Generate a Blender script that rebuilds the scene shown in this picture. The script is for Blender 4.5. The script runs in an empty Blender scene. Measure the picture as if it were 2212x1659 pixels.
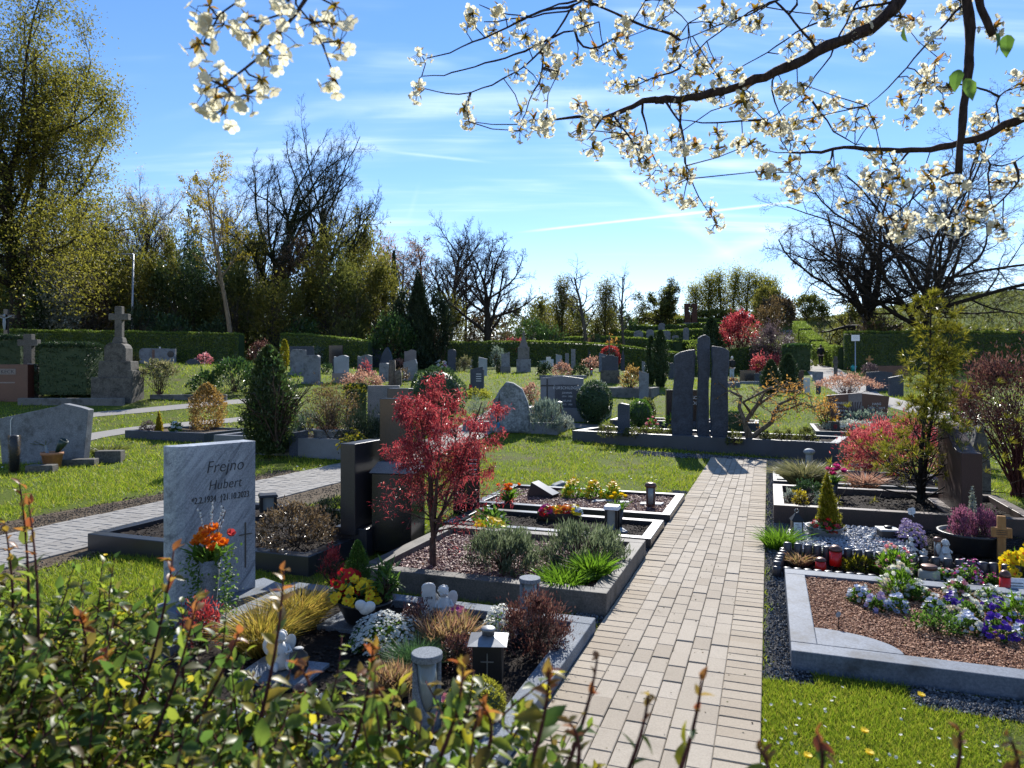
import bpy, math, random
import numpy as np
from mathutils import Vector
random.seed(11); R = np.random.default_rng(11)
SC = bpy.context.scene; COL = SC.collection
PI = math.pi
# ---- camera model: horizontal camera at 1.75 m; (u, v) are the photo's pixels at 2212 px width
F, U0, V0, H = 1535.0, 1106.0, 803.0, 1.75
SX = lambda a, b, x: np.clip((x-a)/(b-a), 0, 1)**2*(3-2*np.clip((x-a)/(b-a), 0, 1))
def gz(x, y):
    x = np.asarray(x, float); y = np.asarray(y, float)
    g = np.interp(y, [-50, 13.5, 16, 20, 25, 30, 38, 45, 58, 75, 120, 400], [0, 0, .1, .35, .8, 1.12, 1.5, 1.75, 2.35, 2.9, 3.6, 5])
    g = g*(1-.4*np.exp(-((x-15)/6.)**2)*SX(22, 32, y))
    g = g + np.clip(y-60, 0, 32)*.17*SX(0, 22, x) + np.clip(y-57, 0, 50)*.1*SX(38, 76, x)
    g = g + np.clip(y-64, 0, 40)*.16*SX(-5, -20, x)
    g = g+.6*SX(-6, -14, x)*SX(20, 32, y)*(1-SX(50, 60, y))
    return g
def G(u, v, h=0.0):
    """ground point (raised by h) seen at pixel u, v"""
    lo, hi = 1.0, 160.0
    k = (v-V0)/F
    ys = np.linspace(lo, hi, 6000); xs = (u-U0)/F*ys
    d = (H-k*ys)-(gz(xs, ys)+h)
    i = np.argmax(d <= 0) if (d <= 0).any() else len(ys)-1
    y = ys[i]
    if i > 0 and d[i] <= 0:
        y = ys[i-1]+(ys[i]-ys[i-1])*d[i-1]/(d[i-1]-d[i])
    x = (u-U0)/F*y
    return Vector((x, y, float(gz(x, y))))
def AT(u, v, Y): return Vector(((u-U0)/F*Y, Y, H-(v-V0)/F*Y))
def GY(u, Y):
    x = (u-U0)/F*Y; return Vector((x, Y, float(gz(x, Y))))
# ---- mesh core
def nrm(a): return a/np.maximum(np.linalg.norm(a, axis=-1, keepdims=True), 1e-9)
def mesh_np(name, V, Fs, smooth=False):
    me = bpy.data.meshes.new(name)
    V = np.ascontiguousarray(V, dtype=np.float32)
    Fs = [np.asarray(f, dtype=np.int32) for f in Fs if len(f)]
    me.vertices.add(len(V)); me.vertices.foreach_set('co', V.ravel())
    li = np.concatenate([f.ravel() for f in Fs]); tot = np.concatenate([np.full(len(f), f.shape[1], np.int32) for f in Fs])
    me.loops.add(len(li)); me.loops.foreach_set('vertex_index', li)
    me.polygons.add(len(tot)); me.polygons.foreach_set('loop_start', np.concatenate([[0], np.cumsum(tot)[:-1]]).astype(np.int32))
    me.polygons.foreach_set('use_smooth', np.full(len(tot), bool(smooth)))
    me.update(calc_edges=True); me.validate()
    return me
class MB:
    def __init__(s): s.v = []; s.f = []; s.n = 0
    def add(s, v, *fs):
        v = np.asarray(v, float).reshape(-1, 3)
        for f in fs:
            if len(f): s.f.append(np.asarray(f, int)+s.n)
        s.v.append(v); s.n += len(v); return s
    def box(s, c, size, rz=0, tx=0, ty=0, top=1.0):
        x, y, z = [q/2 for q in size]; t = top
        p = np.array([(-x,-y,-z),(x,-y,-z),(x,y,-z),(-x,y,-z),(-x*t,-y*t,z),(x*t,-y*t,z),(x*t,y*t,z),(-x*t,y*t,z)])
        p = rotm(rz, tx, ty, p)+np.array(c)
        return s.add(p, [(0,3,2,1),(4,5,6,7),(0,1,5,4),(1,2,6,5),(2,3,7,6),(3,0,4,7)])
    def prism(s, poly, y0, y1, off=(0,0,0), rz=0, tx=0):
        n = len(poly); P = np.array([(a, y0, b) for a, b in poly]+[(a, y1, b) for a, b in poly], float)
        P = rotm(rz, tx, 0, P)+np.array(off)
        return s.add(P, [list(range(n))], [list(range(2*n-1, n-1, -1))], [(i, i+n, (i+1) % n+n, (i+1) % n) for i in range(n)])
    def prismz(s, poly, z0, z1):
        n = len(poly); P = np.array([(a, b, z0) for a, b in poly]+[(a, b, z1) for a, b in poly], float)
        return s.add(P, [list(range(n-1, -1, -1))], [list(range(n, 2*n))], [(i, (i+1) % n, (i+1) % n+n, i+n) for i in range(n)])
    def lathe(s, prof, n=20, c=(0,0,0), sx=1, sy=1, rz=0, tx=0, ty=0):
        a = np.arange(n)/n*2*PI; m = len(prof)
        P = np.array([(r*math.cos(t)*sx, r*math.sin(t)*sy, z) for r, z in prof for t in a])
        P = rotm(rz, tx, ty, P)+np.array(c)
        q = [(i*n+j, i*n+(j+1) % n, (i+1)*n+(j+1) % n, (i+1)*n+j) for i in range(m-1) for j in range(n)]
        return s.add(P, q, [list(range(n-1, -1, -1))], [list(range((m-1)*n, m*n))])
    def cyl(s, c, r, h, n=16, r2=None, **k): return s.lathe([(r, 0), (r if r2 is None else r2, h)], n, c, **k)
    def ell(s, c, r, n=14, m=9, rz=0, tx=0, ty=0):
        pr = [(max(math.sin(PI*i/(m-1)), .001), -math.cos(PI*i/(m-1))) for i in range(m)]
        a = np.arange(n)/n*2*PI
        P = np.array([(q*math.cos(t)*r[0], q*math.sin(t)*r[1], z*r[2]) for q, z in pr for t in a])
        P = rotm(rz, tx, ty, P)+np.array(c)
        return s.add(P, [(i*n+j, i*n+(j+1) % n, (i+1)*n+(j+1) % n, (i+1)*n+j) for i in range(m-1) for j in range(n)])
    def tube(s, pts, rad, n=6):
        V, fs = tubes(np.array([pts], float), np.array([rad if hasattr(rad, '__len__') else [rad]*len(pts)], float), n)
        return s.add(V, *fs)
    def mesh(s, name, smooth=False): return mesh_np(name, np.concatenate(s.v), s.f, smooth)
    def build(s, name, mat, parent=None, smooth=False, bevel=0, loc=None):
        return obj(name, s.mesh(name, smooth), mat, parent, bevel, loc)
def rotm(rz, tx, ty, P):
    P = np.asarray(P, float)
    if tx: c, q = math.cos(tx), math.sin(tx); P = np.stack([P[:,0], P[:,1]*c-P[:,2]*q, P[:,1]*q+P[:,2]*c], 1)
    if ty: c, q = math.cos(ty), math.sin(ty); P = np.stack([P[:,0]*c+P[:,2]*q, P[:,1], -P[:,0]*q+P[:,2]*c], 1)
    if rz: c, q = math.cos(rz), math.sin(rz); P = np.stack([P[:,0]*c-P[:,1]*q, P[:,0]*q+P[:,1]*c, P[:,2]], 1)
    return P
def tubes(P, r, sides=4):
    n, k, _ = P.shape
    T = np.empty_like(P); T[:,1:-1] = P[:,2:]-P[:,:-2]; T[:,0] = P[:,1]-P[:,0]; T[:,-1] = P[:,-1]-P[:,-2]
    T = nrm(T); ref = np.where(np.abs(T[:,:1,2:3]) > .9, np.array([1.,0,0]), np.array([0,0,1.])); ref = np.broadcast_to(ref, T.shape)
    A = nrm(np.cross(T, ref)); B = np.cross(T, A)
    a = np.arange(sides)/sides*2*PI
    ring = P[:,:,None,:]+r[:,:,None,None]*(A[:,:,None,:]*np.cos(a)[None,None,:,None]+B[:,:,None,:]*np.sin(a)[None,None,:,None])
    V = ring.reshape(-1, 3)
    b = (np.arange(n)*k*sides)[:,None,None]; i = (np.arange(k-1)*sides)[None,:,None]; j = np.arange(sides)[None,None,:]; j2 = (np.arange(sides)+1) % sides
    j2 = j2[None,None,:]
    q = np.stack([b+i+j, b+i+j2, b+i+sides+j2, b+i+sides+j], -1).reshape(-1, 4)
    cap = (np.arange(n)*k*sides)[:,None]+((k-1)*sides+np.arange(sides))[None,:]
    return V, [q, cap]
def obj(name, me, mat=None, parent=None, bevel=0, loc=None):
    o = bpy.data.objects.new(name, me); COL.objects.link(o)
    if mat is not None and not me.materials: me.materials.append(mat)
    if parent is not None: o.parent = parent
    if loc is not None: o.location = loc
    if bevel:
        b = o.modifiers.new('bevel', 'BEVEL'); b.width = bevel; b.segments = 2; b.limit_method = 'ANGLE'; b.angle_limit = .7
    return o
def tag(o, label=None, cat=None, group=None, kind=None):
    if label: o['label'] = label
    if cat: o['category'] = cat
    if group: o['group'] = group
    if kind: o['kind'] = kind
    return o
def thing(name, label, cat, loc, rz=0, group=None):
    o = bpy.data.objects.new(name, None); COL.objects.link(o); o.empty_display_size = .1
    o.location = loc; o.rotation_euler = (0, 0, rz); return tag(o, label, cat, group)
def dup(root, loc, rz=0, label=None, group=None, sc=None):
    r = root.copy(); COL.objects.link(r); r.location = loc; r.rotation_euler = (0, 0, rz)
    if sc: r.scale = (sc,)*3 if not hasattr(sc, '__len__') else sc
    if label: r['label'] = label
    if group: r['group'] = group
    for ch in list(root.children):
        c = ch.copy(); COL.objects.link(c); c.parent = r
        for g in list(ch.children):
            d = g.copy(); COL.objects.link(d); d.parent = c
    return r
# ---- materials
MATS = {}
class NT:
    def __init__(s, name):
        s.m = bpy.data.materials.new(name); s.m.use_nodes = True; s.t = s.m.node_tree; s.n = s.t.nodes; s.b = s.n['Principled BSDF']; s.out = s.n['Material Output']
    def node(s, ty, **k):
        q = s.n.new(ty)
        for a, b in k.items():
            if a in q.inputs: q.inputs[a].default_value = b
            else: setattr(q, a, b)
        return q
    def link(s, a, b): s.t.links.new(a, b)
    def ramp(s, fac, stops):
        r = s.n.new('ShaderNodeValToRGB'); e = r.color_ramp.elements
        while len(e) < len(stops): e.new(.5)
        for q, (p, c) in zip(e, stops): q.position = p; q.color = (c[0], c[1], c[2], 1)
        s.link(fac, r.inputs[0]); return r.outputs[0]
    def noise(s, scale, detail=4, rough=.6, vec=None, dist=0):
        q = s.node('ShaderNodeTexNoise', Scale=scale, Detail=detail, Roughness=rough, Distortion=dist)
        s.link(vec if vec is not None else s.oc(), q.inputs['Vector']); return q.outputs['Fac']
    def oc(s):
        if not hasattr(s, '_oc'): s._oc = s.n.new('ShaderNodeTexCoord').outputs['Object']
        return s._oc
    def mix(s, f, a, b, mode='MIX'):
        q = s.n.new('ShaderNodeMix'); q.data_type = 'RGBA'; q.blend_type = mode
        for i, x in ((0, f), (6, a), (7, b)):
            if hasattr(x, 'is_output') or hasattr(x, 'links'): s.link(x, q.inputs[i])
            else: q.inputs[i].default_value = x if i == 0 else (x[0], x[1], x[2], 1)
        return q.outputs[2]
    def bump(s, h, strength=.3, dist=.01):
        q = s.node('ShaderNodeBump', Strength=strength, Distance=dist); s.link(h, q.inputs['Height']); s.link(q.outputs[0], s.b.inputs['Normal'])
    def base(s, c, rough=.6, spec=.5, metal=0):
        if hasattr(c, 'links'): s.link(c, s.b.inputs['Base Color'])
        else: s.b.inputs['Base Color'].default_value = (c[0], c[1], c[2], 1)
        s.b.inputs['Roughness'].default_value = rough; s.b.inputs['Specular IOR Level'].default_value = spec; s.b.inputs['Metallic'].default_value = metal
def mat(name):
    def d(fn): MATS[name] = fn; return fn
    return d
def leafm(name, cols, rough=.45, trans=.4, spec=.4, tb=1.6):
    if name in MATS: return MATS[name]
    n = NT(name); g = n.n.new('ShaderNodeNewGeometry')
    c = n.ramp(g.outputs['Random Per Island'], [(i/max(len(cols)-1, 1), q) for i, q in enumerate(cols)])
    n.base(c, rough, spec)
    t = n.n.new('ShaderNodeBsdfTranslucent'); c2 = n.mix(1, c, (tb, tb, tb*.8), 'MULTIPLY'); n.link(c2, t.inputs[0])
    x = n.n.new('ShaderNodeMixShader'); x.inputs[0].default_value = trans
    n.link(n.b.outputs[0], x.inputs[1]); n.link(t.outputs[0], x.inputs[2]); n.link(x.outputs[0], n.out.inputs[0])
    MATS[name] = n.m; return n.m
def stonem(name, a, b, sc=90, rough=.55, stain=None, bump=.15, vein=None, big=2.5, spec=.4, st=(.5, .68)):
    if name in MATS: return MATS[name]
    n = NT(name); f = n.noise(sc, 6, .75)
    c = n.ramp(f, [(.33, a), (.62, b)])
    f2 = n.noise(big, 4, .6); c = n.mix(n.ramp(f2, [(.3, (0,0,0)), (.75, (.5,.5,.5))]), c, tuple(q*.55 for q in a))
    if vein:
        m0 = n.node('ShaderNodeMapping'); m0.inputs['Rotation'].default_value = (0, math.radians(-38), 0); n.link(n.oc(), m0.inputs[0]); mp = n.node('ShaderNodeMapping'); mp.inputs['Scale'].default_value = (9, 3, 1.1); n.link(m0.outputs[0], mp.inputs[0])
        f3 = n.noise(1.6, 6, .7, mp.outputs[0], 1.5); c = n.mix(n.ramp(f3, [(.5, (0,0,0)), (.66, (.8,.8,.8))]), c, vein)
        f5 = n.noise(1.1, 5, .7, mp.outputs[0], 1.0); c = n.mix(n.ramp(f5, [(.48, (0,0,0)), (.7, (.55,.55,.55))]), c, tuple(min(1, q*1.25) for q in b))
    if stain:
        f4 = n.noise(5, 6, .7); c = n.mix(n.ramp(f4, [(st[0], (0,0,0)), (st[1], (.8,.8,.8))]), c, stain)
    n.base(c, rough, spec); n.bump(f, bump, .004); MATS[name] = n.m; return n.m
def plain(name, c, rough=.5, spec=.5, metal=0, var=.15, sc=40, bump=0):
    if name in MATS: return MATS[name]
    n = NT(name); f = n.noise(sc, 4)
    n.base(n.ramp(f, [(.3, tuple(q*(1-var) for q in c)), (.7, tuple(min(1, q*(1+var)) for q in c))]), rough, spec, metal)
    if bump: n.bump(f, bump, .004)
    MATS[name] = n.m; return n.m
def glassm(name, c, rough=.05, alpha=.35):
    if name in MATS: return MATS[name]
    n = NT(name); n.base(c, rough); t = n.n.new('ShaderNodeBsdfTransparent'); t.inputs[0].default_value = (min(1, c[0]*1.2+.1), min(1, c[1]*1.2+.1), min(1, c[2]*1.2+.1), 1)
    x = n.n.new('ShaderNodeMixShader'); x.inputs[0].default_value = 1-alpha
    n.link(n.b.outputs[0], x.inputs[1]); n.link(t.outputs[0], x.inputs[2]); n.link(x.outputs[0], n.out.inputs[0]); MATS[name] = n.m; return n.m
def islandm(name, cols, rough=.8, spec=.3, nsc=0, nb=.3):
    if name in MATS: return MATS[name]
    n = NT(name); g = n.n.new('ShaderNodeNewGeometry')
    c = n.ramp(g.outputs['Random Per Island'], [(i/max(len(cols)-1, 1), q) for i, q in enumerate(cols)])
    if nsc:
        c = n.mix(n.ramp(n.noise(1.7, 6, .75), [(.5, (0,0,0)), (.72, (.32,.32,.32))]), c, tuple(q*.6 for q in cols[0]))
        f = n.noise(nsc, 5, .7); c = n.mix(1, c, n.ramp(f, [(.3, (1-nb,)*3), (.7, (1,)*3)]), 'MULTIPLY'); n.bump(f, .25, .003)
    n.base(c, rough, spec); MATS[name] = n.m; return n.m
# ---- foliage primitives
def rdir(n, up=0.0):
    d = R.normal(size=(n, 3)); d[:,2] += up; return nrm(d)
def leaves(P, D, L, W, fold=.25, fine=False, droop=.25):
    n = len(P); L = np.broadcast_to(L, (n,))[:,None]; W = np.broadcast_to(W, (n,))[:,None]
    s = nrm(np.cross(D, rdir(n)*.6+np.array([0, 0, 1.0]))); up = np.cross(s, D)
    if not fine:
        m = P+D*L*.45
        V = np.stack([P, m+s*W*.5+up*W*fold, P+D*L, m-s*W*.5+up*W*fold], 1).reshape(-1, 3)
        b = (np.arange(n)*4)[:,None]
        return V, [np.concatenate([b+np.array([0,1,2]), b+np.array([0,2,3])])]
    ts = np.array([0, .12, .38, .7, 1.0]); ws = np.array([.06, .55, 1.0, .72, .03])
    rows = []
    for t, w in zip(ts, ws):
        c = P+D*L*t-up*L*droop*t*t
        rows += [c+s*W*w*.5+up*W*fold*w, c-up*W*.0, c-s*W*w*.5+up*W*fold*w]
    V = np.stack(rows, 1).reshape(-1, 3); b = (np.arange(n)*15)[:,None]; q = []
    for i in range(4):
        a = i*3; q += [b+np.array([a, a+1, a+4, a+3]), b+np.array([a+1, a+2, a+5, a+4])]
    return V, [np.concatenate(q)]
def blades(P, h, w, lean=.5, seg=2, D=None):
    """grass blades / needles: tapered bent strips"""
    n = len(P); h = np.broadcast_to(h, (n,))[:,None]; w = np.broadcast_to(w, (n,))[:,None]
    if D is None: D = nrm(np.stack([R.normal(size=n)*lean, R.normal(size=n)*lean, np.ones(n)], 1))
    s = nrm(np.cross(D, rdir(n)))
    dn = np.array([0, 0, -1.0]); hz = D*np.array([1, 1, 0.])
    if seg == 1:
        V = np.stack([P-s*w*.5, P+s*w*.5, P+D*h], 1).reshape(-1, 3); return V, [np.arange(n*3).reshape(-1, 3)]
    m = P+D*h*.55; t = P+D*h+(hz*.35+dn*.18)*h
    V = np.stack([P-s*w*.5, P+s*w*.5, m+s*w*.4, m-s*w*.4, t], 1).reshape(-1, 3); b = (np.arange(n)*5)[:,None]
    return V, [b+np.array([0,1,2,3]), b+np.array([3,2,4])]
def grains(P, r, flat=1.0):
    n = len(P); r = np.broadcast_to(r, (n,)); O = np.array([(1,0,0),(-1,0,0),(0,1,0),(0,-1,0),(0,0,1),(0,0,-1)], float)
    a = R.uniform(0, 2*PI, n); ca, sa = np.cos(a), np.sin(a)
    sc = np.stack([r*R.uniform(.7, 1.3, n), r*R.uniform(.6, 1.1, n), r*flat*R.uniform(.6, 1, n)], 1)
    Q = O[None]*sc[:,None]+R.normal(size=(n, 6, 3))*r[:,None,None]*.12
    X = Q[:,:,0]*ca[:,None]-Q[:,:,1]*sa[:,None]; Yy = Q[:,:,0]*sa[:,None]+Q[:,:,1]*ca[:,None]
    V = np.stack([X, Yy, Q[:,:,2]], -1)+P[:,None]
    T = np.array([(0,2,4),(2,1,4),(1,3,4),(3,0,4),(2,0,5),(1,2,5),(3,1,5),(0,3,5)])
    return V.reshape(-1, 3), [((np.arange(n)*6)[:,None,None]+T[None]).reshape(-1, 3)]
def flowers(P, N, r, petals=5, cup=.35, w=.9):
    """open flowers: petals round a centre, facing N"""
    n = len(P); a = nrm(np.cross(N, rdir(n))); b = np.cross(N, a); r = np.broadcast_to(r, (n,))[:,None]
    Vs = []; 
    for i in range(petals):
        t = 2*PI*i/petals; d = a*math.cos(t)+b*math.sin(t); s = -a*math.sin(t)+b*math.cos(t); d = nrm(d+N*cup)
        hw = w*r*math.pi/petals*.85
        Vs.append(np.stack([P, P+d*r*.6-s*hw, P+d*r-s*hw*.45, P+d*r+s*hw*.45, P+d*r*.6+s*hw], 1))
    V = np.concatenate(Vs, 1).reshape(-1, 3)
    return V, [np.arange(n*petals*5).reshape(-1, 5)]
def ellipsoid_pts(n, r, shell=.6, zmin=-1.0):
    d = rdir(int(n*1.6)+8); d = d[d[:,2] > zmin][:n]
    q = R.uniform(0, 1, len(d))**(1/3.); q = shell+(1-shell)*q
    return d*q[:,None]*np.array(r), d
def clumped(n, r, nc, sig, zmin=-.9, shell=.55):
    c, d = ellipsoid_pts(nc, r, shell, zmin); i = R.integers(0, len(c), n)
    return c[i]+R.normal(size=(n, 3))*sig*np.array(r)*R.uniform(.5, 1.2, len(c))[i][:,None], nrm(c[i]/np.array(r)), c
# ---- trees
def grow(starts, dirs, L, Rr, levels):
    """starts (n,3), dirs (n,3), lengths, radii; levels: dicts. Returns list of (pts, rad) per level"""
    P = np.asarray(starts, float); D = nrm(np.asarray(dirs, float)); L = np.broadcast_to(np.asarray(L, float), (len(P),)).copy(); r = np.broadcast_to(np.asarray(Rr, float), (len(P),)).copy()
    out = []
    for li, lv in enumerate(levels):
        n = len(P); k = lv.get('k', 5); pts = np.empty((n, k+1, 3)); dd = np.empty((n, k+1, 3)); pts[:,0] = P; d = D.copy(); dd[:,0] = d
        for i in range(k):
            d = d+R.normal(size=(n, 3))*lv.get('wob', .15); d[:,2] += lv.get('trop', 0.0)*(i+1)/k; d = nrm(d)
            pts[:,i+1] = pts[:,i]+d*(L/k)[:,None]; dd[:,i+1] = d
        tp = lv.get('tip', .3); ra = r[:,None]*(1-(1-tp)*np.linspace(0, 1, k+1)[None])
        if li == 0 and lv.get('flare', 1) > 1: ra[:,0] *= lv['flare']
        out.append((pts, ra))
        if li == len(levels)-1: break
        m = lv['n']; t = (np.arange(m)[None]+R.uniform(.1, .9, (n, m)))/m; t = lv.get('t0', .3)+(lv.get('t1', 1)-lv.get('t0', .3))*t
        fi = t*k; i0 = np.minimum(fi.astype(int), k-1); fr = (fi-i0)[...,None]; ii = np.arange(n)[:,None]
        S = pts[ii, i0]*(1-fr)+pts[ii, i0+1]*fr; T = dd[ii, i0+1]
        a = np.radians(R.normal(lv.get('ang', 50), lv.get('asd', 10), (n, m)))[...,None]
        az = (np.arange(m)[None]*2.39996+R.uniform(0, 6.28, (n, 1))+R.normal(0, .4, (n, m)))[...,None]
        ref = np.where(np.abs(T[...,2:3]) > .9, np.array([1.,0,0]), np.array([0,0,1.])); A = nrm(np.cross(T, ref)); B = np.cross(T, A)
        D = nrm(T*np.cos(a)+(A*np.cos(az)+B*np.sin(az))*np.sin(a))
        if lv.get('flat', 0): D[...,2] *= 1-lv['flat']; D = nrm(D)
        sh = lv.get('sh', .5); Lc = L[:,None]*lv.get('lr', .5)*(1-sh*t)*R.uniform(.75, 1.2, (n, m))
        if 'env' in lv: Lc = L[:,None]*lv['lr']*lv['env'](t)*R.uniform(.8, 1.15, (n, m))
        rp = np.take_along_axis(ra, i0, 1); rc = np.minimum(rp*.85, np.maximum(rp*lv.get('rr', .55), lv.get('rmin', 0)))
        P = S.reshape(-1, 3); D = D.reshape(-1, 3); L = Lc.ravel(); r = rc.ravel()
    return out
def wood(levels, sides=(10, 7, 5, 3, 3, 3)):
    b = MB()
    for i, (p, ra) in enumerate(levels):
        V, fs = tubes(p, ra, sides[min(i, len(sides)-1)]); b.add(V, *fs)
    return b
# ---------------------------------------------------------------- world, sun, camera
SUN_AZ, SUN_EL = 11.0, 34.0
w = bpy.data.worlds.new('World'); SC.world = w; w.use_nodes = True
wt = w.node_tree; wn = wt.nodes; bg = wn['Background']
def wnode(ty, **k):
    q = wn.new(ty)
    for a, b in k.items():
        if a in q.inputs: q.inputs[a].default_value = b
        else: setattr(q, a, b)
    return q
def wl(a, b): wt.links.new(a, b)
def wmath(op, a, b=None, c=None):
    q = wn.new('ShaderNodeMath'); q.operation = op
    for i, x in enumerate((a, b, c)):
        if x is None: continue
        if hasattr(x, 'links'): wl(x, q.inputs[i])
        else: q.inputs[i].default_value = x
    return q.outputs[0]
sky = wnode('ShaderNodeTexSky'); sky.sky_type = 'NISHITA'; sky.sun_disc = False
sky.sun_elevation = math.radians(SUN_EL); sky.sun_rotation = math.radians(SUN_AZ)
sky.air_density = 1.0; sky.dust_density = 0.0; sky.ozone_density = 3.0; sky.altitude = 100
tc = wnode('ShaderNodeTexCoord'); sep = wnode('ShaderNodeSeparateXYZ'); wl(tc.outputs['Generated'], sep.inputs[0])
zz = wmath('ADD', wmath('MAXIMUM', sep.outputs[2], 0), .12)
cx = wmath('DIVIDE', sep.outputs[0], zz); cy = wmath('DIVIDE', sep.outputs[1], zz)
cmb = wnode('ShaderNodeCombineXYZ'); wl(cx, cmb.inputs[0]); wl(cy, cmb.inputs[1])
def wramp(f, a, b):
    q = wn.new('ShaderNodeMapRange'); q.interpolation_type = 'SMOOTHSTEP'; wl(f, q.inputs[0]); q.inputs[1].default_value = a; q.inputs[2].default_value = b; return q.outputs[0]
def wnoise(rot, sx, sy, scale, det, dist):
    mp = wnode('ShaderNodeMapping'); mp.inputs['Rotation'].default_value = (0, 0, math.radians(rot)); mp.inputs['Scale'].default_value = (sx, sy, 1); wl(cmb.outputs[0], mp.inputs[0])
    q = wnode('ShaderNodeTexNoise', Scale=scale, Detail=det, Roughness=.62, Distortion=dist); wl(mp.outputs[0], q.inputs[0]); return q.outputs[0]
veil = wramp(wnoise(20, .5, 1.2, 1.1, 4, .6), .44, .72)
str1 = wramp(wnoise(24, .55, 5.0, 1.6, 8, .7), .40, .74)
cl = wmath('MULTIPLY', wmath('ADD', wmath('MULTIPLY', str1, .62), .12), veil)
def trail(a, b, width, strength, ragged=3.0, fade=.06):
    d1 = Vector(((a[0]-U0)/F, 1, -(a[1]-V0)/F)).normalized(); d2 = Vector(((b[0]-U0)/F, 1, -(b[1]-V0)/F)).normalized()
    n = d1.cross(d2).normalized(); t = (d2-d1).normalized()
    def dot(vec):
        q = wnode('ShaderNodeVectorMath', operation='DOT_PRODUCT'); wl(tc.outputs['Generated'], q.inputs[0]); q.inputs[1].default_value = vec; return q.outputs['Value']
    off = wmath('ABSOLUTE', dot(n))
    nz = wnode('ShaderNodeTexNoise', Scale=ragged*10, Detail=5, Roughness=.7); wl(tc.outputs['Generated'], nz.inputs[0])
    wd = wmath('MULTIPLY', wmath('ADD', nz.outputs[0], .3), width)
    q = wmath('SUBTRACT', 1, wmath('MINIMUM', wmath('DIVIDE', off, wd), 1))
    along = dot(t); e = wmath('MULTIPLY', wramp(along, d1.dot(t)-fade*.2, d1.dot(t)+fade), wmath('SUBTRACT', 1, wramp(along, d2.dot(t)-fade, d2.dot(t)+fade*.2)))
    return wmath('MULTIPLY', wmath('MULTIPLY', q, e), strength)
for tr in (trail((1120, 502), (1790, 428), .003, .85), trail((1500, 570), (1730, 490), .02, .4), trail((620, 225), (1900, 195), .020, .26, 2, .2), trail((1280, 330), (1640, 600), .016, .25),
           trail((820, 325), (1070, 352), .0035, .3), trail((1180, 215), (1300, 345), .012, .25), trail((880, 480), (905, 400), .006, .25)):
    cl = wmath('ADD', cl, tr)
cl = wmath('MINIMUM', cl, .9)
hz = wmath('MULTIPLY', wmath('SUBTRACT', 1, wramp(sep.outputs[2], 0, .22)), .16)
cl = wmath('MAXIMUM', cl, hz)
mx = wn.new('ShaderNodeMix'); mx.data_type = 'RGBA'; wl(cl, mx.inputs[0]); 
hs = wnode('ShaderNodeHueSaturation', Saturation=1.2, Value=.93); wl(sky.outputs[0], hs.inputs['Color'])
tint = wn.new('ShaderNodeMix'); tint.data_type = 'RGBA'; tint.blend_type = 'MULTIPLY'; tint.inputs[0].default_value = 1; tint.inputs[7].default_value = (1.12, .95, 1.0, 1); wl(hs.outputs[0], tint.inputs[6]); wl(tint.outputs[2], mx.inputs[6]); mx.inputs[7].default_value = (5.6, 6.7, 8.0, 1)
wl(mx.outputs[2], bg.inputs[0]); bg.inputs[1].default_value = .104
sl = bpy.data.lights.new('sun', 'SUN'); sl.energy = 4.6; sl.angle = math.radians(.55); sl.color = (1, .955, .88)
so = bpy.data.objects.new('sun', sl); COL.objects.link(so)
sd = Vector((math.sin(math.radians(SUN_AZ))*math.cos(math.radians(SUN_EL)), math.cos(math.radians(SUN_AZ))*math.cos(math.radians(SUN_EL)), math.sin(math.radians(SUN_EL))))
so.rotation_euler = sd.to_track_quat('Z', 'Y').to_euler()
cam = bpy.data.cameras.new('camera'); co = bpy.data.objects.new('camera', cam); COL.objects.link(co); SC.camera = co
co.location = (0, 0, H); co.rotation_euler = (PI/2, 0, 0); cam.sensor_width = 36; cam.lens = F/2212*36
cam.shift_y = -(829.5-V0)/2212; cam.clip_start = .05; cam.clip_end = 2000
cam.dof.use_dof = True; cam.dof.focus_distance = 9; cam.dof.aperture_fstop = 5.0
SC.view_settings.view_transform = 'Standard'; SC.view_settings.look = 'None'; SC.view_settings.exposure = 1.0; SC.view_settings.gamma = 1
SC.render.engine = 'CYCLES'; SC.cycles.max_bounces = 6; SC.cycles.transparent_max_bounces = 8; SC.cycles.use_denoising = True; SC.cycles.sample_clamp_indirect = 6
SC.cycles.caustics_reflective = False; SC.cycles.caustics_refractive = False
# ---------------------------------------------------------------- palette
S = {}
S['lightgranite'] = stonem('light_granite', (.075,.09,.11), (.27,.3,.34), 110, .8, bump=.1, spec=.15, stain=(.12,.125,.12), st=(.54, .7))
S['veingranite'] = stonem('veined_granite', (.13,.155,.195), (.42,.46,.51), 85, .55, vein=(.07,.085,.115), bump=.06)
S['greygranite'] = stonem('grey_granite', (.085,.093,.107), (.24,.255,.275), 120, .45)
S['speckle'] = stonem('speckled_granite', (.04,.04,.04), (.36,.35,.33), 75, .6)
S['polished'] = stonem('polished_dark', (.014,.015,.018), (.04,.042,.05), 150, .3, bump=.02, spec=.5)
S['black'] = stonem('polished_black', (.006,.006,.008), (.014,.014,.018), 150, .2, bump=.01, spec=.5)
S['bluestone'] = stonem('blue_basalt', (.026,.03,.04), (.065,.075,.095), 110, .45, bump=.05, spec=.4)
S['slate'] = stonem('dark_slate', (.018,.024,.036), (.07,.085,.115), 45, .55, bump=.45, spec=.3)
S['bluegrey'] = stonem('blue_grey_granite', (.07,.09,.125), (.17,.2,.255), 60, .68, stain=(.045,.05,.06), bump=.08, spec=.22)
S['brownkerb'] = stonem('weathered_kerb', (.06,.055,.048), (.17,.155,.14), 70, .75, stain=(.035,.034,.028))
S['brown'] = stonem('brown_granite', (.028,.014,.011), (.085,.044,.036), 110, .5, bump=.04, spec=.3)
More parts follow.
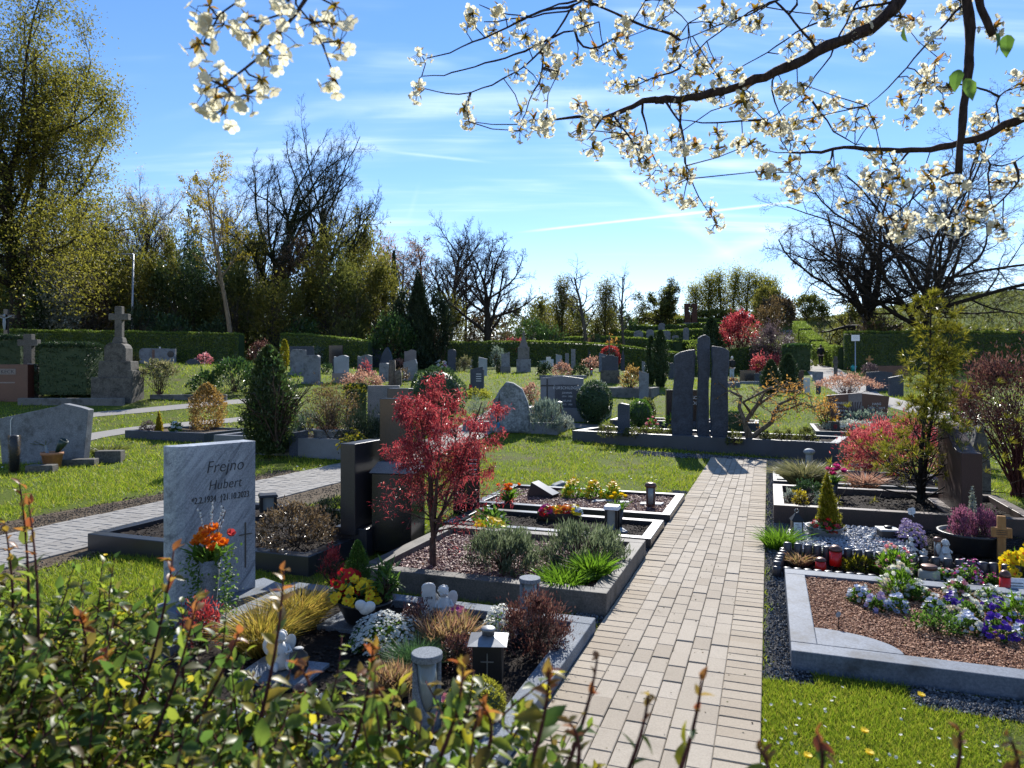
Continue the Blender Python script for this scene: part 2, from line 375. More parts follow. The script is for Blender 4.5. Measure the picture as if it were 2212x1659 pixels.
S['redbrown'] = stonem('red_brown_granite', (.045,.016,.012), (.13,.05,.038), 110, .35, bump=.04)
S['old'] = stonem('old_sandstone', (.05,.046,.04), (.16,.15,.13), 30, .9, stain=(.022,.021,.02), bump=.5)
S['concrete'] = stonem('old_concrete', (.08,.08,.078), (.2,.195,.185), 50, .85, stain=(.045,.045,.042), bump=.3)
S['midgrey'] = stonem('mid_grey_stone', (.1,.108,.122), (.25,.265,.29), 60, .7, stain=(.06,.062,.066), bump=.25)
S['palegrey'] = stonem('pale_grey_stone', (.17,.19,.21), (.36,.4,.43), 60, .7, bump=.2)
S['boulder'] = stonem('grey_gneiss', (.07,.08,.085), (.36,.39,.4), 14, .8, stain=(.05,.06,.05), bump=.6, big=4)
S['white'] = plain('white_stone', (.58,.57,.54), .6, .4, 0, .1, 30, .2)
S['sand'] = stonem('pinkish_stone', (.16,.13,.12), (.3,.26,.24), 60, .7)
S['greenslab'] = stonem('greenish_slab', (.13,.15,.14), (.3,.32,.3), 60, .6, stain=(.1,.12,.1))
S['rust'] = plain('rusty_steel', (.07,.03,.022), .85, .3, 0, .4, 6, .2)
S['trunkstone'] = stonem('bark_textured_stone', (.05,.04,.03), (.2,.16,.12), 12, .9, bump=.8)
W_ = {}
def barkm(name, a, b, sc=14, moss=None):
    n = NT(name); mp = n.node('ShaderNodeMapping'); mp.inputs['Scale'].default_value = (1, 1, .25); n.link(n.oc(), mp.inputs[0])
    f = n.noise(sc, 6, .7, mp.outputs[0]); c = n.ramp(f, [(.35, a), (.65, b)])
    if moss: c = n.mix(n.ramp(n.noise(3, 4), [(.45, (0,0,0)), (.6, (.8,.8,.8))]), c, moss)
    n.base(c, .9, .2); n.bump(f, .6, .02); return n.m
S['chisel'] = stonem('chiselled_basalt', (.022,.028,.04), (.07,.086,.115), 28, .55, bump=.55, spec=.3, stain=(.02,.023,.03))
S['redkerb'] = stonem('dark_red_granite', (.03,.02,.018), (.105,.066,.056), 90, .5, stain=(.03,.028,.024))
W_['dark'] = barkm('dark_bark', (.012,.01,.008), (.045,.037,.03))
W_['grey'] = barkm('grey_bark', (.03,.026,.022), (.1,.09,.075))
W_['cherry'] = barkm('cherry_bark', (.018,.012,.011), (.06,.042,.038), 60)
W_['ivy'] = barkm('ivy_bark', (.012,.014,.008), (.03,.034,.018), 5, (.02,.03,.01))
W_['pale'] = barkm('pale_bark', (.1,.08,.055), (.24,.19,.13))
W_['twig'] = barkm('brown_twig', (.03,.02,.014), (.1,.07,.05), 30)
W_['redtwig'] = barkm('reddish_twig', (.045,.014,.014), (.12,.04,.04), 30)
W_['maple'] = barkm('maple_bark', (.04,.025,.02), (.13,.08,.065), 40)
W_['bonsai'] = barkm('bonsai_bark', (.06,.045,.03), (.2,.16,.11), 30)
LF = {
 'dark': leafm('dark_evergreen_leaf', [(0.0154,0.0346,0.0154),(0.0384,0.0768,0.0269),(0.0576,0.106,0.0384)], .4, .25),
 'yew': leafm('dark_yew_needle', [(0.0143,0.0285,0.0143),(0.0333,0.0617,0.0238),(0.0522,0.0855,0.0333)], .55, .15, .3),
 'laurel': leafm('laurel_leaf', [(0.018,0.045,0.015),(0.0375,0.0825,0.021),(0.075,0.128,0.0375)], .3, .3),
 'green': leafm('green_leaf', [(0.0345,0.0805,0.0138),(0.069,0.138,0.023),(0.103,0.184,0.0345)], .45, .45),
 'olive': leafm('olive_leaf', [(0.048,0.06,0.0144),(0.09,0.102,0.024),(0.132,0.138,0.036)], .5, .45),
 'spring': leafm('spring_leaf', [(0.103,0.115,0.0161),(0.161,0.161,0.023),(0.23,0.218,0.0345)], .5, .7),
 'springdull': leafm('dull_spring_leaf', [(0.0625,0.0688,0.015),(0.119,0.119,0.025),(0.175,0.163,0.0375)], .5, .5),
 'hedge': leafm('hedge_leaf', [(0.0567,0.0945,0.0189),(0.132,0.189,0.034),(0.227,0.284,0.0567)], .45, .45),
 'gold': leafm('golden_leaf', [(.18,.14,.012),(.28,.22,.02),(.34,.28,.04)], .45, .5),
 'goldbrown': leafm('golden_brown_leaf', [(.16,.09,.025),(.26,.16,.05),(.32,.22,.09)], .45, .45),
 'goldgreen': leafm('golden_green_needle', [(.1,.1,.008),(.2,.19,.012),(.3,.26,.02)], .5, .45),
 'bluegrey': leafm('blue_grey_leaf', [(.07,.1,.085),(.14,.19,.165),(.24,.29,.26)], .6, .3),
 'lavender': leafm('lavender_leaf', [(.045,.065,.035),(.1,.13,.075),(.18,.21,.145)], .6, .35),
 'silver': leafm('silver_leaf', [(.2,.23,.2),(.34,.37,.34)], .6, .3),
 'springmid': leafm('mid_spring_leaf', [(.085,.09,.016),(.14,.135,.024),(.19,.175,.035)], .5, .6),
 'red': leafm('red_maple_leaf', [(.13,.012,.022),(.25,.026,.045),(.38,.1,.11)], .35, .55),
 'redbright': leafm('bright_red_leaf', [(.18,.014,.024),(.3,.03,.04),(.38,.08,.07)], .45, .5),
 'pinkred': leafm('pink_red_leaf', [(.18,.018,.034),(.32,.05,.075),(.42,.14,.14)], .5, .5),
 'darkred': leafm('dark_red_leaf', [(.04,.014,.018),(.085,.032,.032),(.17,.095,.085)], .3, .35),
 'pinkbrown': leafm('pinkish_leaf', [(.2,.09,.07),(.34,.18,.15),(.42,.28,.24)], .5, .45),
 'orange': leafm('orange_bronze_leaf', [(.2,.09,.02),(.34,.17,.04),(.4,.26,.09)], .5, .5),
 'brown': leafm('brown_bud', [(.06,.04,.02),(.12,.08,.04),(.17,.12,.06)], .6, .35),
 'bronze': leafm('bronze_leaf', [(0.039,0.026,0.0156),(0.0975,0.065,0.039),(0.195,0.143,0.0975)], .3, .3),
 'purple': leafm('purple_twig_leaf', [(.045,.03,.045),(.085,.06,.08),(.13,.1,.12)], .5, .35),
 'white': leafm('white_petal', [(.62,.62,.58),(.78,.78,.75)], .5, .4, .3, 1.0),
 'blossom': leafm('cherry_petal', [(.68,.62,.54),(.78,.74,.68),(.82,.8,.76)], .6, .55, .3, 1.0),
 'cream': leafm('cream_blossom', [(.5,.42,.34),(.62,.55,.48)], .5, .45, .3, 1.0),
 'yellow': leafm('yellow_petal', [(.75,.5,.01),(.85,.65,.02)], .5, .4, .3, 1.0),
 'orangep': leafm('orange_petal', [(.75,.14,.01),(.85,.28,.02)], .5, .4, .3, 1.0),
 'redp': leafm('red_petal', [(.5,.008,.012),(.7,.02,.02)], .5, .4, .3, 1.0),
 'pink': leafm('pink_petal', [(.65,.18,.25),(.75,.38,.42)], .5, .4, .3, 1.0),
 'magenta': leafm('magenta_petal', [(.55,.03,.22),(.62,.08,.3)], .5, .4, .3, 1.0),
 'violet': leafm('violet_petal', [(.07,.02,.32),(.12,.04,.45)], .5, .35, .3, 1.1),
 'paleblue': leafm('pale_blue_petal', [(.42,.48,.72),(.62,.66,.82)], .5, .4, .3, 1.0),
 'lilac': leafm('lilac_flower', [(.36,.25,.46),(.52,.4,.6)], .6, .35, .3, 1.0),
 'heather': leafm('heather_flower', [(.16,.05,.11),(.3,.11,.2)], .6, .35),
 'heathbrown': leafm('faded_heather', [(.16,.08,.05),(.3,.17,.12),(.2,.16,.05),(.36,.24,.18)], .6, .4),
 'grass': leafm('grass_blade', [(.07,.115,.01),(.15,.215,.014),(.22,.275,.025),(.28,.26,.05)], .5, .45, .3),
 'grassgold': leafm('golden_sedge', [(.14,.12,.02),(.26,.21,.04),(.34,.22,.06)], .5, .45),
 'sedge': leafm('grey_sedge', [(.07,.08,.04),(.15,.15,.075),(.25,.22,.13)], .5, .4),
 'chive': leafm('blue_green_grass', [(.03,.07,.03),(.06,.12,.05)], .5, .4),
 'iris': leafm('iris_leaf', [(.06,.13,.01),(.12,.22,.02)], .4, .5),
 'shoot': leafm('red_shoot_leaf', [(.2,.05,.025),(.27,.11,.035),(.26,.2,.035)], .4, .5),
 'umbrella': leafm('umbrella_pine_needle', [(.06,.07,.008),(.15,.15,.014),(.28,.25,.04)], .25, .4),
 'fir': leafm('dark_fir_needle', [(0.0112,0.0208,0.0112),(0.0224,0.0384,0.0192),(0.0352,0.0544,0.0288)], .6, .15, .3),
 'ivyleaf': leafm('ivy_leaf', [(0.0213,0.0382,0.0128),(0.0467,0.0722,0.0213),(0.0956,0.128,0.0425)], .35, .25),
}
P_ = {}
P_['soil'] = None
def soilm(name, a, b, sc=60):
    n = NT(name); f = n.noise(sc, 7, .75); n.base(n.ramp(f, [(.35, a), (.7, b)]), .95, .2); n.bump(f, .9, .02); return n.m
P_['soil'] = soilm('dark_soil', (.008,.006,.005), (.035,.024,.018))
P_['drysoil'] = soilm('dry_soil', (.05,.036,.022), (.15,.11,.07), 30)
P_['mulch'] = soilm('mulch_base', (.08,.035,.02), (.2,.095,.055), 120)
P_['gravelbase'] = soilm('gravel_base', (.02,.021,.024), (.07,.073,.08), 90)
P_['chip'] = islandm('bark_chip', [(.17,.066,.034),(.33,.145,.072),(.5,.27,.15)], .7)
P_['redchip'] = islandm('red_stone_chip', [(.1,.04,.035),(.2,.09,.075),(.32,.2,.17)], .6)
P_['grain'] = islandm('grey_gravel_grain', [(.03,.032,.036),(.09,.095,.105),(.2,.21,.22)], .6)
P_['pebble'] = islandm('white_pebble', [(.2,.21,.24),(.42,.43,.46)], .5)
P_['clod'] = islandm('soil_crumb', [(.01,.007,.006),(.03,.02,.015),(.055,.04,.03)], .95)
P_['dryclod'] = islandm('dry_soil_crumb', [(.05,.035,.022),(.12,.085,.055),(.2,.15,.1)], .95)
P_['paver'] = islandm('concrete_paver', [(.33,.28,.22),(.37,.32,.255),(.395,.342,.275),(.41,.358,.29),(.425,.375,.31)], .9, .2, 120, .3)
P_['paverborder'] = islandm('border_paver', [(.35,.292,.222),(.38,.322,.25),(.4,.343,.27),(.42,.365,.29)], .9, .2, 120, .28)
P_['greypaver'] = islandm('grey_paver', [(.24,.225,.205),(.3,.285,.262)], .85, .25, 260, .2)
P_['litter'] = islandm('dry_litter', [(.06,.04,.02),(.16,.11,.06),(.1,.11,.03),(.3,.25,.18)], .9)
P_['metal'] = plain('grey_metal', (.24,.25,.26), .5, .5, .8, .1)
P_['darkmetal'] = plain('dark_metal', (.02,.02,.022), .4, .5, .3, .1)
P_['bronze'] = plain('bronze_metal', (.12,.06,.045), .4, .5, .5, .15)
P_['redcandle'] = plain('red_candle_plastic', (.62,.012,.008), .3, .5, 0, .1)
P_['whitecandle'] = plain('white_candle', (.8,.76,.65), .6)
P_['glass'] = glassm('clear_glass', (.25,.28,.28), .08, .9)
P_['redglass'] = glassm('red_glass', (.6,.02,.02), .05, .5)
P_['terracotta'] = plain('terracotta', (.42,.2,.11), .8, .3, 0, .15, 20)
P_['blackpot'] = plain('black_pot', (.018,.019,.022), .45)
P_['greypot'] = plain('grey_pot', (.2,.21,.22), .6)
P_['palepot'] = plain('pale_planter', (.25,.27,.29), .65, .4, 0, .2, 12)
P_['wicker'] = plain('dark_wicker', (.05,.032,.022), .8, .3, 0, .5, 60, .6)
W_['wood'] = barkm('orange_wood', (.3,.15,.055), (.42,.24,.1), 20)
P_['signwhite'] = plain('white_enamel', (.75,.77,.8), .4)
P_['lampgrey'] = plain('galvanised_post', (.3,.33,.37), .45, .5, .5)
P_['dark'] = plain('dark_letter', (.015,.015,.018), .5)
P_['silverletter'] = plain('pale_letter', (.5,.52,.53), .5)
P_['greenplastic'] = plain('dark_green_plastic', (.015,.035,.025), .4)
P_['jacket'] = plain('black_jacket', (.008,.009,.012), .8)
P_['jeans'] = plain('pale_jeans', (.35,.4,.47), .8)
P_['darktrousers'] = plain('dark_trousers', (.012,.012,.016), .8)
P_['skin'] = plain('skin', (.5,.32,.24), .6)
P_['whitehair'] = plain('white_hair', (.6,.58,.55), .7)
P_['darkhair'] = plain('brown_hair', (.03,.02,.015), .7)
P_['roof'] = plain('dark_roof_tile', (.03,.032,.035), .8)
P_['housewall'] = plain('house_wall', (.07,.06,.055), .8)
# ---------------------------------------------------------------- ground sheet
def groundm():
    n = NT('lawn_ground'); f1 = n.noise(1.1, 5, .6); f2 = n.noise(26, 6, .75); f3 = n.noise(.35, 3)
    c = n.ramp(f2, [(.3, (.04,.055,.008)), (.5, (.085,.115,.013)), (.7, (.15,.175,.025))])
    c = n.mix(n.ramp(f1, [(.52, (0,0,0)), (.7, (.85,.85,.85))]), c, n.ramp(f2, [(.35, (.05,.035,.02)), (.65, (.16,.12,.075))]))
    c = n.mix(n.ramp(f3, [(.4, (0,0,0)), (.65, (.4,.4,.4))]), c, (.09,.13,.016))
    n.base(c, .95, .1); n.bump(f2, 1, .03); return n.m
ys = np.concatenate([np.arange(-12, 40, .5), np.arange(40, 130, 1.5), np.array([140,160,200,260,340,450])]); xs = np.concatenate([[-450,-300,-200,-140], np.arange(-110, -30, 3), np.arange(-30, 40, .75), np.arange(40, 130, 3), [150,200,300,450]])
X, Yg = np.meshgrid(xs, ys); Z = gz(X, Yg)+np.where(Yg > 14, 1, 0)*0
V = np.stack([X, Yg, Z], -1).reshape(-1, 3); nx, ny = len(xs), len(ys)
ii = (np.arange(ny-1)[:,None]*nx+np.arange(nx-1)[None]).ravel()
o = obj('ground', mesh_np('ground', V, [np.stack([ii, ii+1, ii+nx+1, ii+nx], 1)], True), groundm()); tag(o, kind='structure')
# ---------------------------------------------------------------- grid of the cemetery: s along the path, t to its right
Dv = np.array([.3396, .9406]); Cv = np.array([.9406, -.3396]); P0 = np.array([-.037, 0.])
def ST(s, t):
    p = P0+np.multiply.outer(np.asarray(s, float), Dv)+np.multiply.outer(np.asarray(t, float), Cv); return p
KEEP = []   # quads where no lawn grows: arrays of (x, y)
def strip(name, pts, width, m, lift=.004, keep=True, step=.4):
    """a ribbon that follows the ground"""
    pts = np.array([(p[0], p[1]) for p in pts], float); seg = np.linalg.norm(np.diff(pts, axis=0), axis=1); cum = np.concatenate([[0], np.cumsum(seg)])
    q = np.arange(0, cum[-1]+step, step); q[-1] = cum[-1]; x = np.interp(q, cum, pts[:,0]); y = np.interp(q, cum, pts[:,1])
    d = nrm(np.stack([np.gradient(x), np.gradient(y)], 1)); nn = np.stack([-d[:,1], d[:,0]], 1)
    wd = np.broadcast_to(width, (len(q),)) if not hasattr(width, '__len__') else np.interp(q/cum[-1], np.linspace(0, 1, len(width)), width)
    k = 5; rows = []
    for j in range(k):
        o_ = (j/(k-1)-.5)*wd; p = np.stack([x, y], 1)+nn*o_[:,None]; rows.append(np.concatenate([p, (gz(p[:,0], p[:,1])+lift)[:,None]], 1))
    V = np.stack(rows, 1).reshape(-1, 3); i = (np.arange(len(q)-1)[:,None]*k+np.arange(k-1)[None]).ravel()
    if keep:
        L_, R_ = V.reshape(-1, k, 3)[:,0,:2], V.reshape(-1, k, 3)[:,-1,:2]
        for a in range(len(q)-1): KEEP.append(np.array([L_[a], L_[a+1], R_[a+1], R_[a]]))
    return tag(obj(name, mesh_np(name, V, [np.stack([i, i+1, i+k+1, i+k], 1)], True), m), kind='structure')
def pavers(b, s, t, ls, lt, lift=.03, ch=.004):
    """chamfered paving blocks; s, t centres, ls, lt sizes"""
    n = len(s); jit = R.normal(0, .002, n)
    rings = []
    for ins, z in ((0, -.03), (0, lift-.004), (ch, lift)):
        for a, c in ((-1, -1), (1, -1), (1, 1), (-1, 1)):
            p = ST(s+a*(ls/2-ins), 0)+np.multiply.outer(t+c*(lt/2-ins), Cv)
            rings.append(np.concatenate([p, (gz(p[:,0], p[:,1])+z+jit)[:,None]], 1))
    V = np.stack(rings, 1).reshape(-1, 3); q = (np.arange(n)*12)[:,None]
    fs = []
    for r0 in (0, 4):
        for i in range(4): fs.append(q+np.array([r0+i, r0+(i+1) % 4, r0+4+(i+1) % 4, r0+4+i]))
    fs.append(q+np.array([8, 9, 10, 11])); b.add(V, np.concatenate(fs))
b = MB(); n = 137; s_ = np.arange(n)*.105+.3
pavers(b, np.concatenate([s_, s_]), np.concatenate([np.full(n, -.1), np.full(n, -.945)]), .1, .2)
tag(b.build('path_border', P_['paverborder']), kind='structure')
b = MB()
for i in range(6):
    s_ = np.arange(68)*.21+.35+(i % 2)*.105; pavers(b, s_, np.full(68, -.2-.0535-.1075*i), .2055, .1035)
tag(b.build('path', P_['paver']), kind='structure')
strip('path_joints', [ST(.2, -.5225), ST(14.65, -.5225)], 1.04, P_['gravelbase'], .006)
GRAV = []
def gravel(p0, p1, width, n, r=.007, name='gravel'):
    strip(name, [p0, p1], width, P_['gravelbase'], .005); GRAV.append((np.array(p0[:2]), np.array(p1[:2]), width, n, r))
gravel(ST(4.3, .14), ST(14.9, .14), .27, 14000)
gravel(ST(2.6, -1.165), ST(10.6, -1.165), .24, 10000)
gravel(ST(4.33, .75), ST(4.3, 3.4), .24, 6000, .008)
gravel(ST(14.85, -2.6), ST(14.6, 2.0), .55, 3500, .012)
RZ = math.atan2(-.3396, .9406)
def S3(s, t, z=0.0):
    p = ST(s, t); return Vector((p[0], p[1], float(gz(p[0], p[1]))+z))
def lumps(b, x0, x1, y0, y1, z, amp, step=.035):
    nx = max(3, int((x1-x0)/step)); ny = max(3, int((y1-y0)/step)); X, Y = np.meshgrid(np.linspace(x0, x1, nx), np.linspace(y0, y1, ny))
    Z = z+R.normal(0, amp, X.shape)+amp*2*np.sin(X*9+1)*np.sin(Y*8)
    i = (np.arange(ny-1)[:,None]*nx+np.arange(nx-1)[None]).ravel()
    b.add(np.stack([X, Y, Z], -1), np.stack([i, i+1, i+nx+1, i+nx], 1))
def kerb(label, s0, s1, t0, t1, m, h=.12, wd=.1, bed='soil', bedh=None, rot=0, scatter=None, ns=0, rs=.01, name='grave_kerb', sides='nfrl'):
    L, D_ = t1-t0, s1-s0; o = S3(s0, t0); rz = RZ+rot
    t = thing(name, label, 'grave kerb', o, rz)
    zc = float(np.mean([gz(*(np.array(o[:2])+np.array([math.cos(rz)*a-math.sin(rz)*c, math.sin(rz)*a+math.cos(rz)*c]))) for a in (0, L) for c in (0, D_)]))-o.z
    sp = [(0, L, 0, wd) if 'n' in sides else None, (0, L, D_-wd, D_) if 'f' in sides else None, (0, wd, wd+.003, D_-wd-.003) if 'l' in sides else None, (L-wd, L, wd+.003, D_-wd-.003) if 'r' in sides else None]
    for q in sp:
        if q is None: continue
        a0, a1, c0, c1 = q
        MB().box(((a0+a1)/2, (c0+c1)/2, zc+(h-.25)/2), (a1-a0, c1-c0, h+.25)).build('kerb_stone', m, t, bevel=.006)
    bh = zc+(h-.05 if bedh is None else bedh)
    b = MB(); lumps(b, wd*.8, L-wd*.8, wd*.8, D_-wd*.8, bh, .006 if bed == 'soil' else .003); b.build('planting_bed', P_[bed], t, True)
    if scatter:
        P = np.stack([R.uniform(wd, L-wd, ns), R.uniform(wd, D_-wd, ns), bh+R.uniform(0, .014, ns)], 1)
        V, fs = grains(P, R.uniform(.5, 1.3, ns)*rs, .55); b = MB(); b.add(V, *fs); b.build('loose_chips' if scatter != 'clod' else 'soil_crumbs', P_[scatter], t)['kind'] = 'stuff'
    e = .03; cs = [(-e, -e), (-e, D_+e), (L+e, D_+e), (L+e, -e)]
    KEEP.append(np.array([[o.x+math.cos(rz)*a-math.sin(rz)*c, o.y+math.sin(rz)*a+math.cos(rz)*c] for a, c in cs]))
    return t
# ---- outlines of headstones, (x, z) with width w and height h
def outline(kind, w, h):
    x = w/2
    def arc(fn, n=14): return [(x-2*x*i/n, fn(i/n)) for i in range(n+1)]
    if kind == 'flat': top = [(x, h), (-x, h)]
    elif kind == 'arch': top = arc(lambda t: h-.28*w*(1-math.sqrt(max(0, 1-(2*t-1)**2))))
    elif kind == 'gentle': top = arc(lambda t: h-.1*w*(2*t-1)**2)
    elif kind == 'round': r = min(.16*w, .3*h); top = [(x-r+r*math.cos(a), h-r+r*math.sin(a)) for a in np.linspace(0, PI/2, 6)]+[(-x+r+r*math.cos(a), h-r+r*math.sin(a)) for a in np.linspace(PI/2, PI, 6)]
    elif kind == 'roundl': r = min(.3*w, .3*h); top = [(x, h*.96)]+[(-x+r+r*math.cos(a), h-r+r*math.sin(a)) for a in np.linspace(PI/2, PI, 7)]
    elif kind == 'slantl': top = [(x, h*.9), (-x, h)]
    elif kind == 'slantr': top = [(x, h), (-x, h*.88)]
    elif kind == 'wave': top = arc(lambda t: h*.95+.05*h*math.sin(2*PI*t-.6))
    elif kind == 'shoulder': top = [(x, h*.88), (x*.6, h*.9), (x*.5, h)]+[(-x*.5, h), (-x*.6, h*.9), (-x, h*.88)]
    elif kind == 'peak': top = [(x, h*.86), (0, h), (-x, h*.86)]
    elif kind == 'gable': top = [(x, h*.94), (x*.05, h), (-x, h*.95)]
    elif kind == 'pointed': return [(-x, 0), (x, 0), (x*.95, h*.45), (x*.7, h*.75), (x*.25, h), (-x*.1, h*.96), (-x*.6, h*.7), (-x*.95, h*.4)][::1]
    elif kind == 'boulder':
        return [(-x*.98, 0), (x*.98, 0), (x, h*.35), (x*.88, h*.62), (x*.6, h*.86), (x*.2, h*.99), (-x*.15, h), (-x*.5, h*.84), (-x*.8, h*.6), (-x*.97, h*.3)]
    elif kind == 'swoop': top = arc(lambda t: h*(.86+.14*(1-t)**2))
    elif kind == 'flare': return [(-x*.88, 0), (x*.88, 0), (x, h*.9), (0, h), (-x, h*.92)]
    elif kind == 'leaning': return [(-x, 0), (x*.9, 0), (x, h*.8), (x*.8, h), (-x*.9, h*.85)]
    else: top = [(x, h), (-x, h)]
    return [(-x, 0), (x, 0)]+top
def stone(label, u0, u1, vt, vb, kind, m, Y=None, th=.14, rz=None, plinth=0, pm=None, group='headstones in the rows across the lawn', name='headstone', wx=1.0, cat='headstone', bev=.008):
    uc = (u0+u1)/2
    o = G(uc, vb) if Y is None else GY(uc, Y)
    Yc = o.y+th/2; px = o.y/F; w = (u1-u0)*px*wx; h = H-(vt-V0)*px-o.z
    t = thing(name, label, cat, o+Vector((0, th/2, 0)), RZ*.5 if rz is None else rz, group)
    p = plinth*px
    b = MB(); b.prism([(x_, z_+p) for x_, z_ in outline(kind, w, h-p)], -th/2, th/2); b.build('slab', m, t, bevel=bev)
    MB().box((0, 0, p/2-.1 if p else -.08), (w*1.18, th*1.9, p+.2 if p else .2)).build('plinth', pm or m, t, bevel=.008)
    return t, w, h
def text(s, size, m, parent, loc, name='inscription', shear=0, ext=.0015, rx=PI/2, sx=1.0, rz=0, align='CENTER', thin=0):
    c = bpy.data.curves.new(name, 'FONT'); c.body = s; c.size = size; c.shear = shear; c.extrude = ext; c.offset = thin; c.align_x = align; c.space_character = 1.05
    o = bpy.data.objects.new(name, c); COL.objects.link(o); dg = bpy.context.evaluated_depsgraph_get()
    me = bpy.data.meshes.new_from_object(o.evaluated_get(dg)); bpy.data.objects.remove(o); bpy.data.curves.remove(c); me.name = name
    if not me.materials: me.materials.append(m)
    else: me.materials[0] = m
    q = obj(name, me, None, parent, loc=loc); q.rotation_euler = (rx, 0, rz); q.scale = (sx, 1, 1); return q
# ---- plants
def ptsshape(shape, n, rx, ry, h):
    if shape == 'ball':
        P, d = ellipsoid_pts(n, (1, 1, 1), .86); P = P*(1+.05*np.sin(P[:,:1]*9+P[:,1:2]*7)); return P*np.array([rx, ry, h*.5])+np.array([0, 0, h*.5]), d
    if shape == 'dome':
        P, d, c = clumped(n, (1, 1, 1), 60, .15, -.35, .7); return P*np.array([rx*.9, ry*.9, h*.66])+np.array([0, 0, h*.3]), d
    if shape == 'loose':
        P, d, c = clumped(n, (1, 1, 1), 34, .2, -.55, .35); return P*np.array([rx*.85, ry*.85, h*.5])+np.array([0, 0, h*.5]), d
    if shape == 'umbrella':
        P, d, c = clumped(n, (1, 1, 1), 44, .16, -.1, .5); return P*np.array([rx*.9, ry*.9, h*.42])+np.array([0, 0, h*.55]), d
    if shape == 'spread':
        P, d, c = clumped(n, (1, 1, 1), 50, .16, -.2, .4); return P*np.array([rx*.9, ry*.9, h*.8])+np.array([0, 0, h*.12]), d
    if shape == 'block':
        P = R.uniform(-1, 1, (n, 3)); k = R.integers(0, 3, n); k = np.where(R.uniform(size=n) < .4, 2, k); sg = np.sign(R.uniform(-1, 1, n)); sg = np.where(k == 2, np.where(R.uniform(size=n) < .9, 1, sg), sg)
        P[np.arange(n), k] = sg*R.uniform(.86, 1.02, n); d = np.zeros((n, 3)); d[np.arange(n), k] = sg
        q = np.linalg.norm(P, axis=1, ord=6)[:,None]; P = P/np.maximum(q, 1)*1.0
        return P*np.array([rx, ry, h*.5])+np.array([0, 0, h*.5]), d
    t = R.uniform(0, 1, n); a = R.uniform(0, 2*PI, n)
    if shape == 'cone':
        t = 1-np.sqrt(R.uniform(0, 1, n)); r = (1-t)**.85*(.74+.26*np.sin(a*3+t*17+rx*40)*np.sin(t*13+a*2+h*9))*R.uniform(.5, 1.08, n)
    elif shape == 'column':
        r = np.clip(np.sin(np.clip(t*.93+.07, 0, 1)*PI)**.55, .04, 1)*(.8+.2*np.sin(a*4+t*15+h*7))*R.uniform(.68, 1.08, n)
    elif shape == 'egg':
        r = np.sin(np.clip(.12+t*.88, 0, 1)*PI)**.6*(1-.25*t)*(.8+.2*np.sin(a*4+t*11+h*7)*np.sin(a*2+t*19))*R.uniform(.62, 1.1, n)
    d = nrm(np.stack([np.cos(a), np.sin(a), np.full(n, .55)], 1))
    return np.stack([np.cos(a)*r*rx, np.sin(a)*r*ry, t*h], 1), d
STEMS = {'dome': 14, 'loose': 22, 'umbrella': 22, 'spread': 12, 'ball': 0, 'block': 0, 'cone': 1, 'column': 1, 'egg': 1}
def stems_mb(rx, ry, h, n, r0, shape):
    b = MB()
    if shape in ('cone', 'column', 'egg'): b.tube([(0, 0, -.03), (0, 0, h*.5), (0, 0, h*.9)], [r0*2, r0*1.3, r0*.4], 7); return b
    top = .75 if shape == 'dome' else .7
    ds = np.stack([R.normal(0, .5, n)*rx/h*1.5, R.normal(0, .5, n)*ry/h*1.5, np.ones(n)], 1)
    return wood(grow(R.normal(0, .06, (n, 3))*np.array([rx, ry, 0]), ds, h*top*R.uniform(.75, 1.1, n), r0, [dict(k=4, wob=.14, n=4, t0=.35, ang=38, lr=.5, rr=.6), dict(k=3, wob=.2, n=3, t0=.3, ang=40, lr=.55, rr=.6), dict(k=2, wob=.2)]), (5, 4, 3))
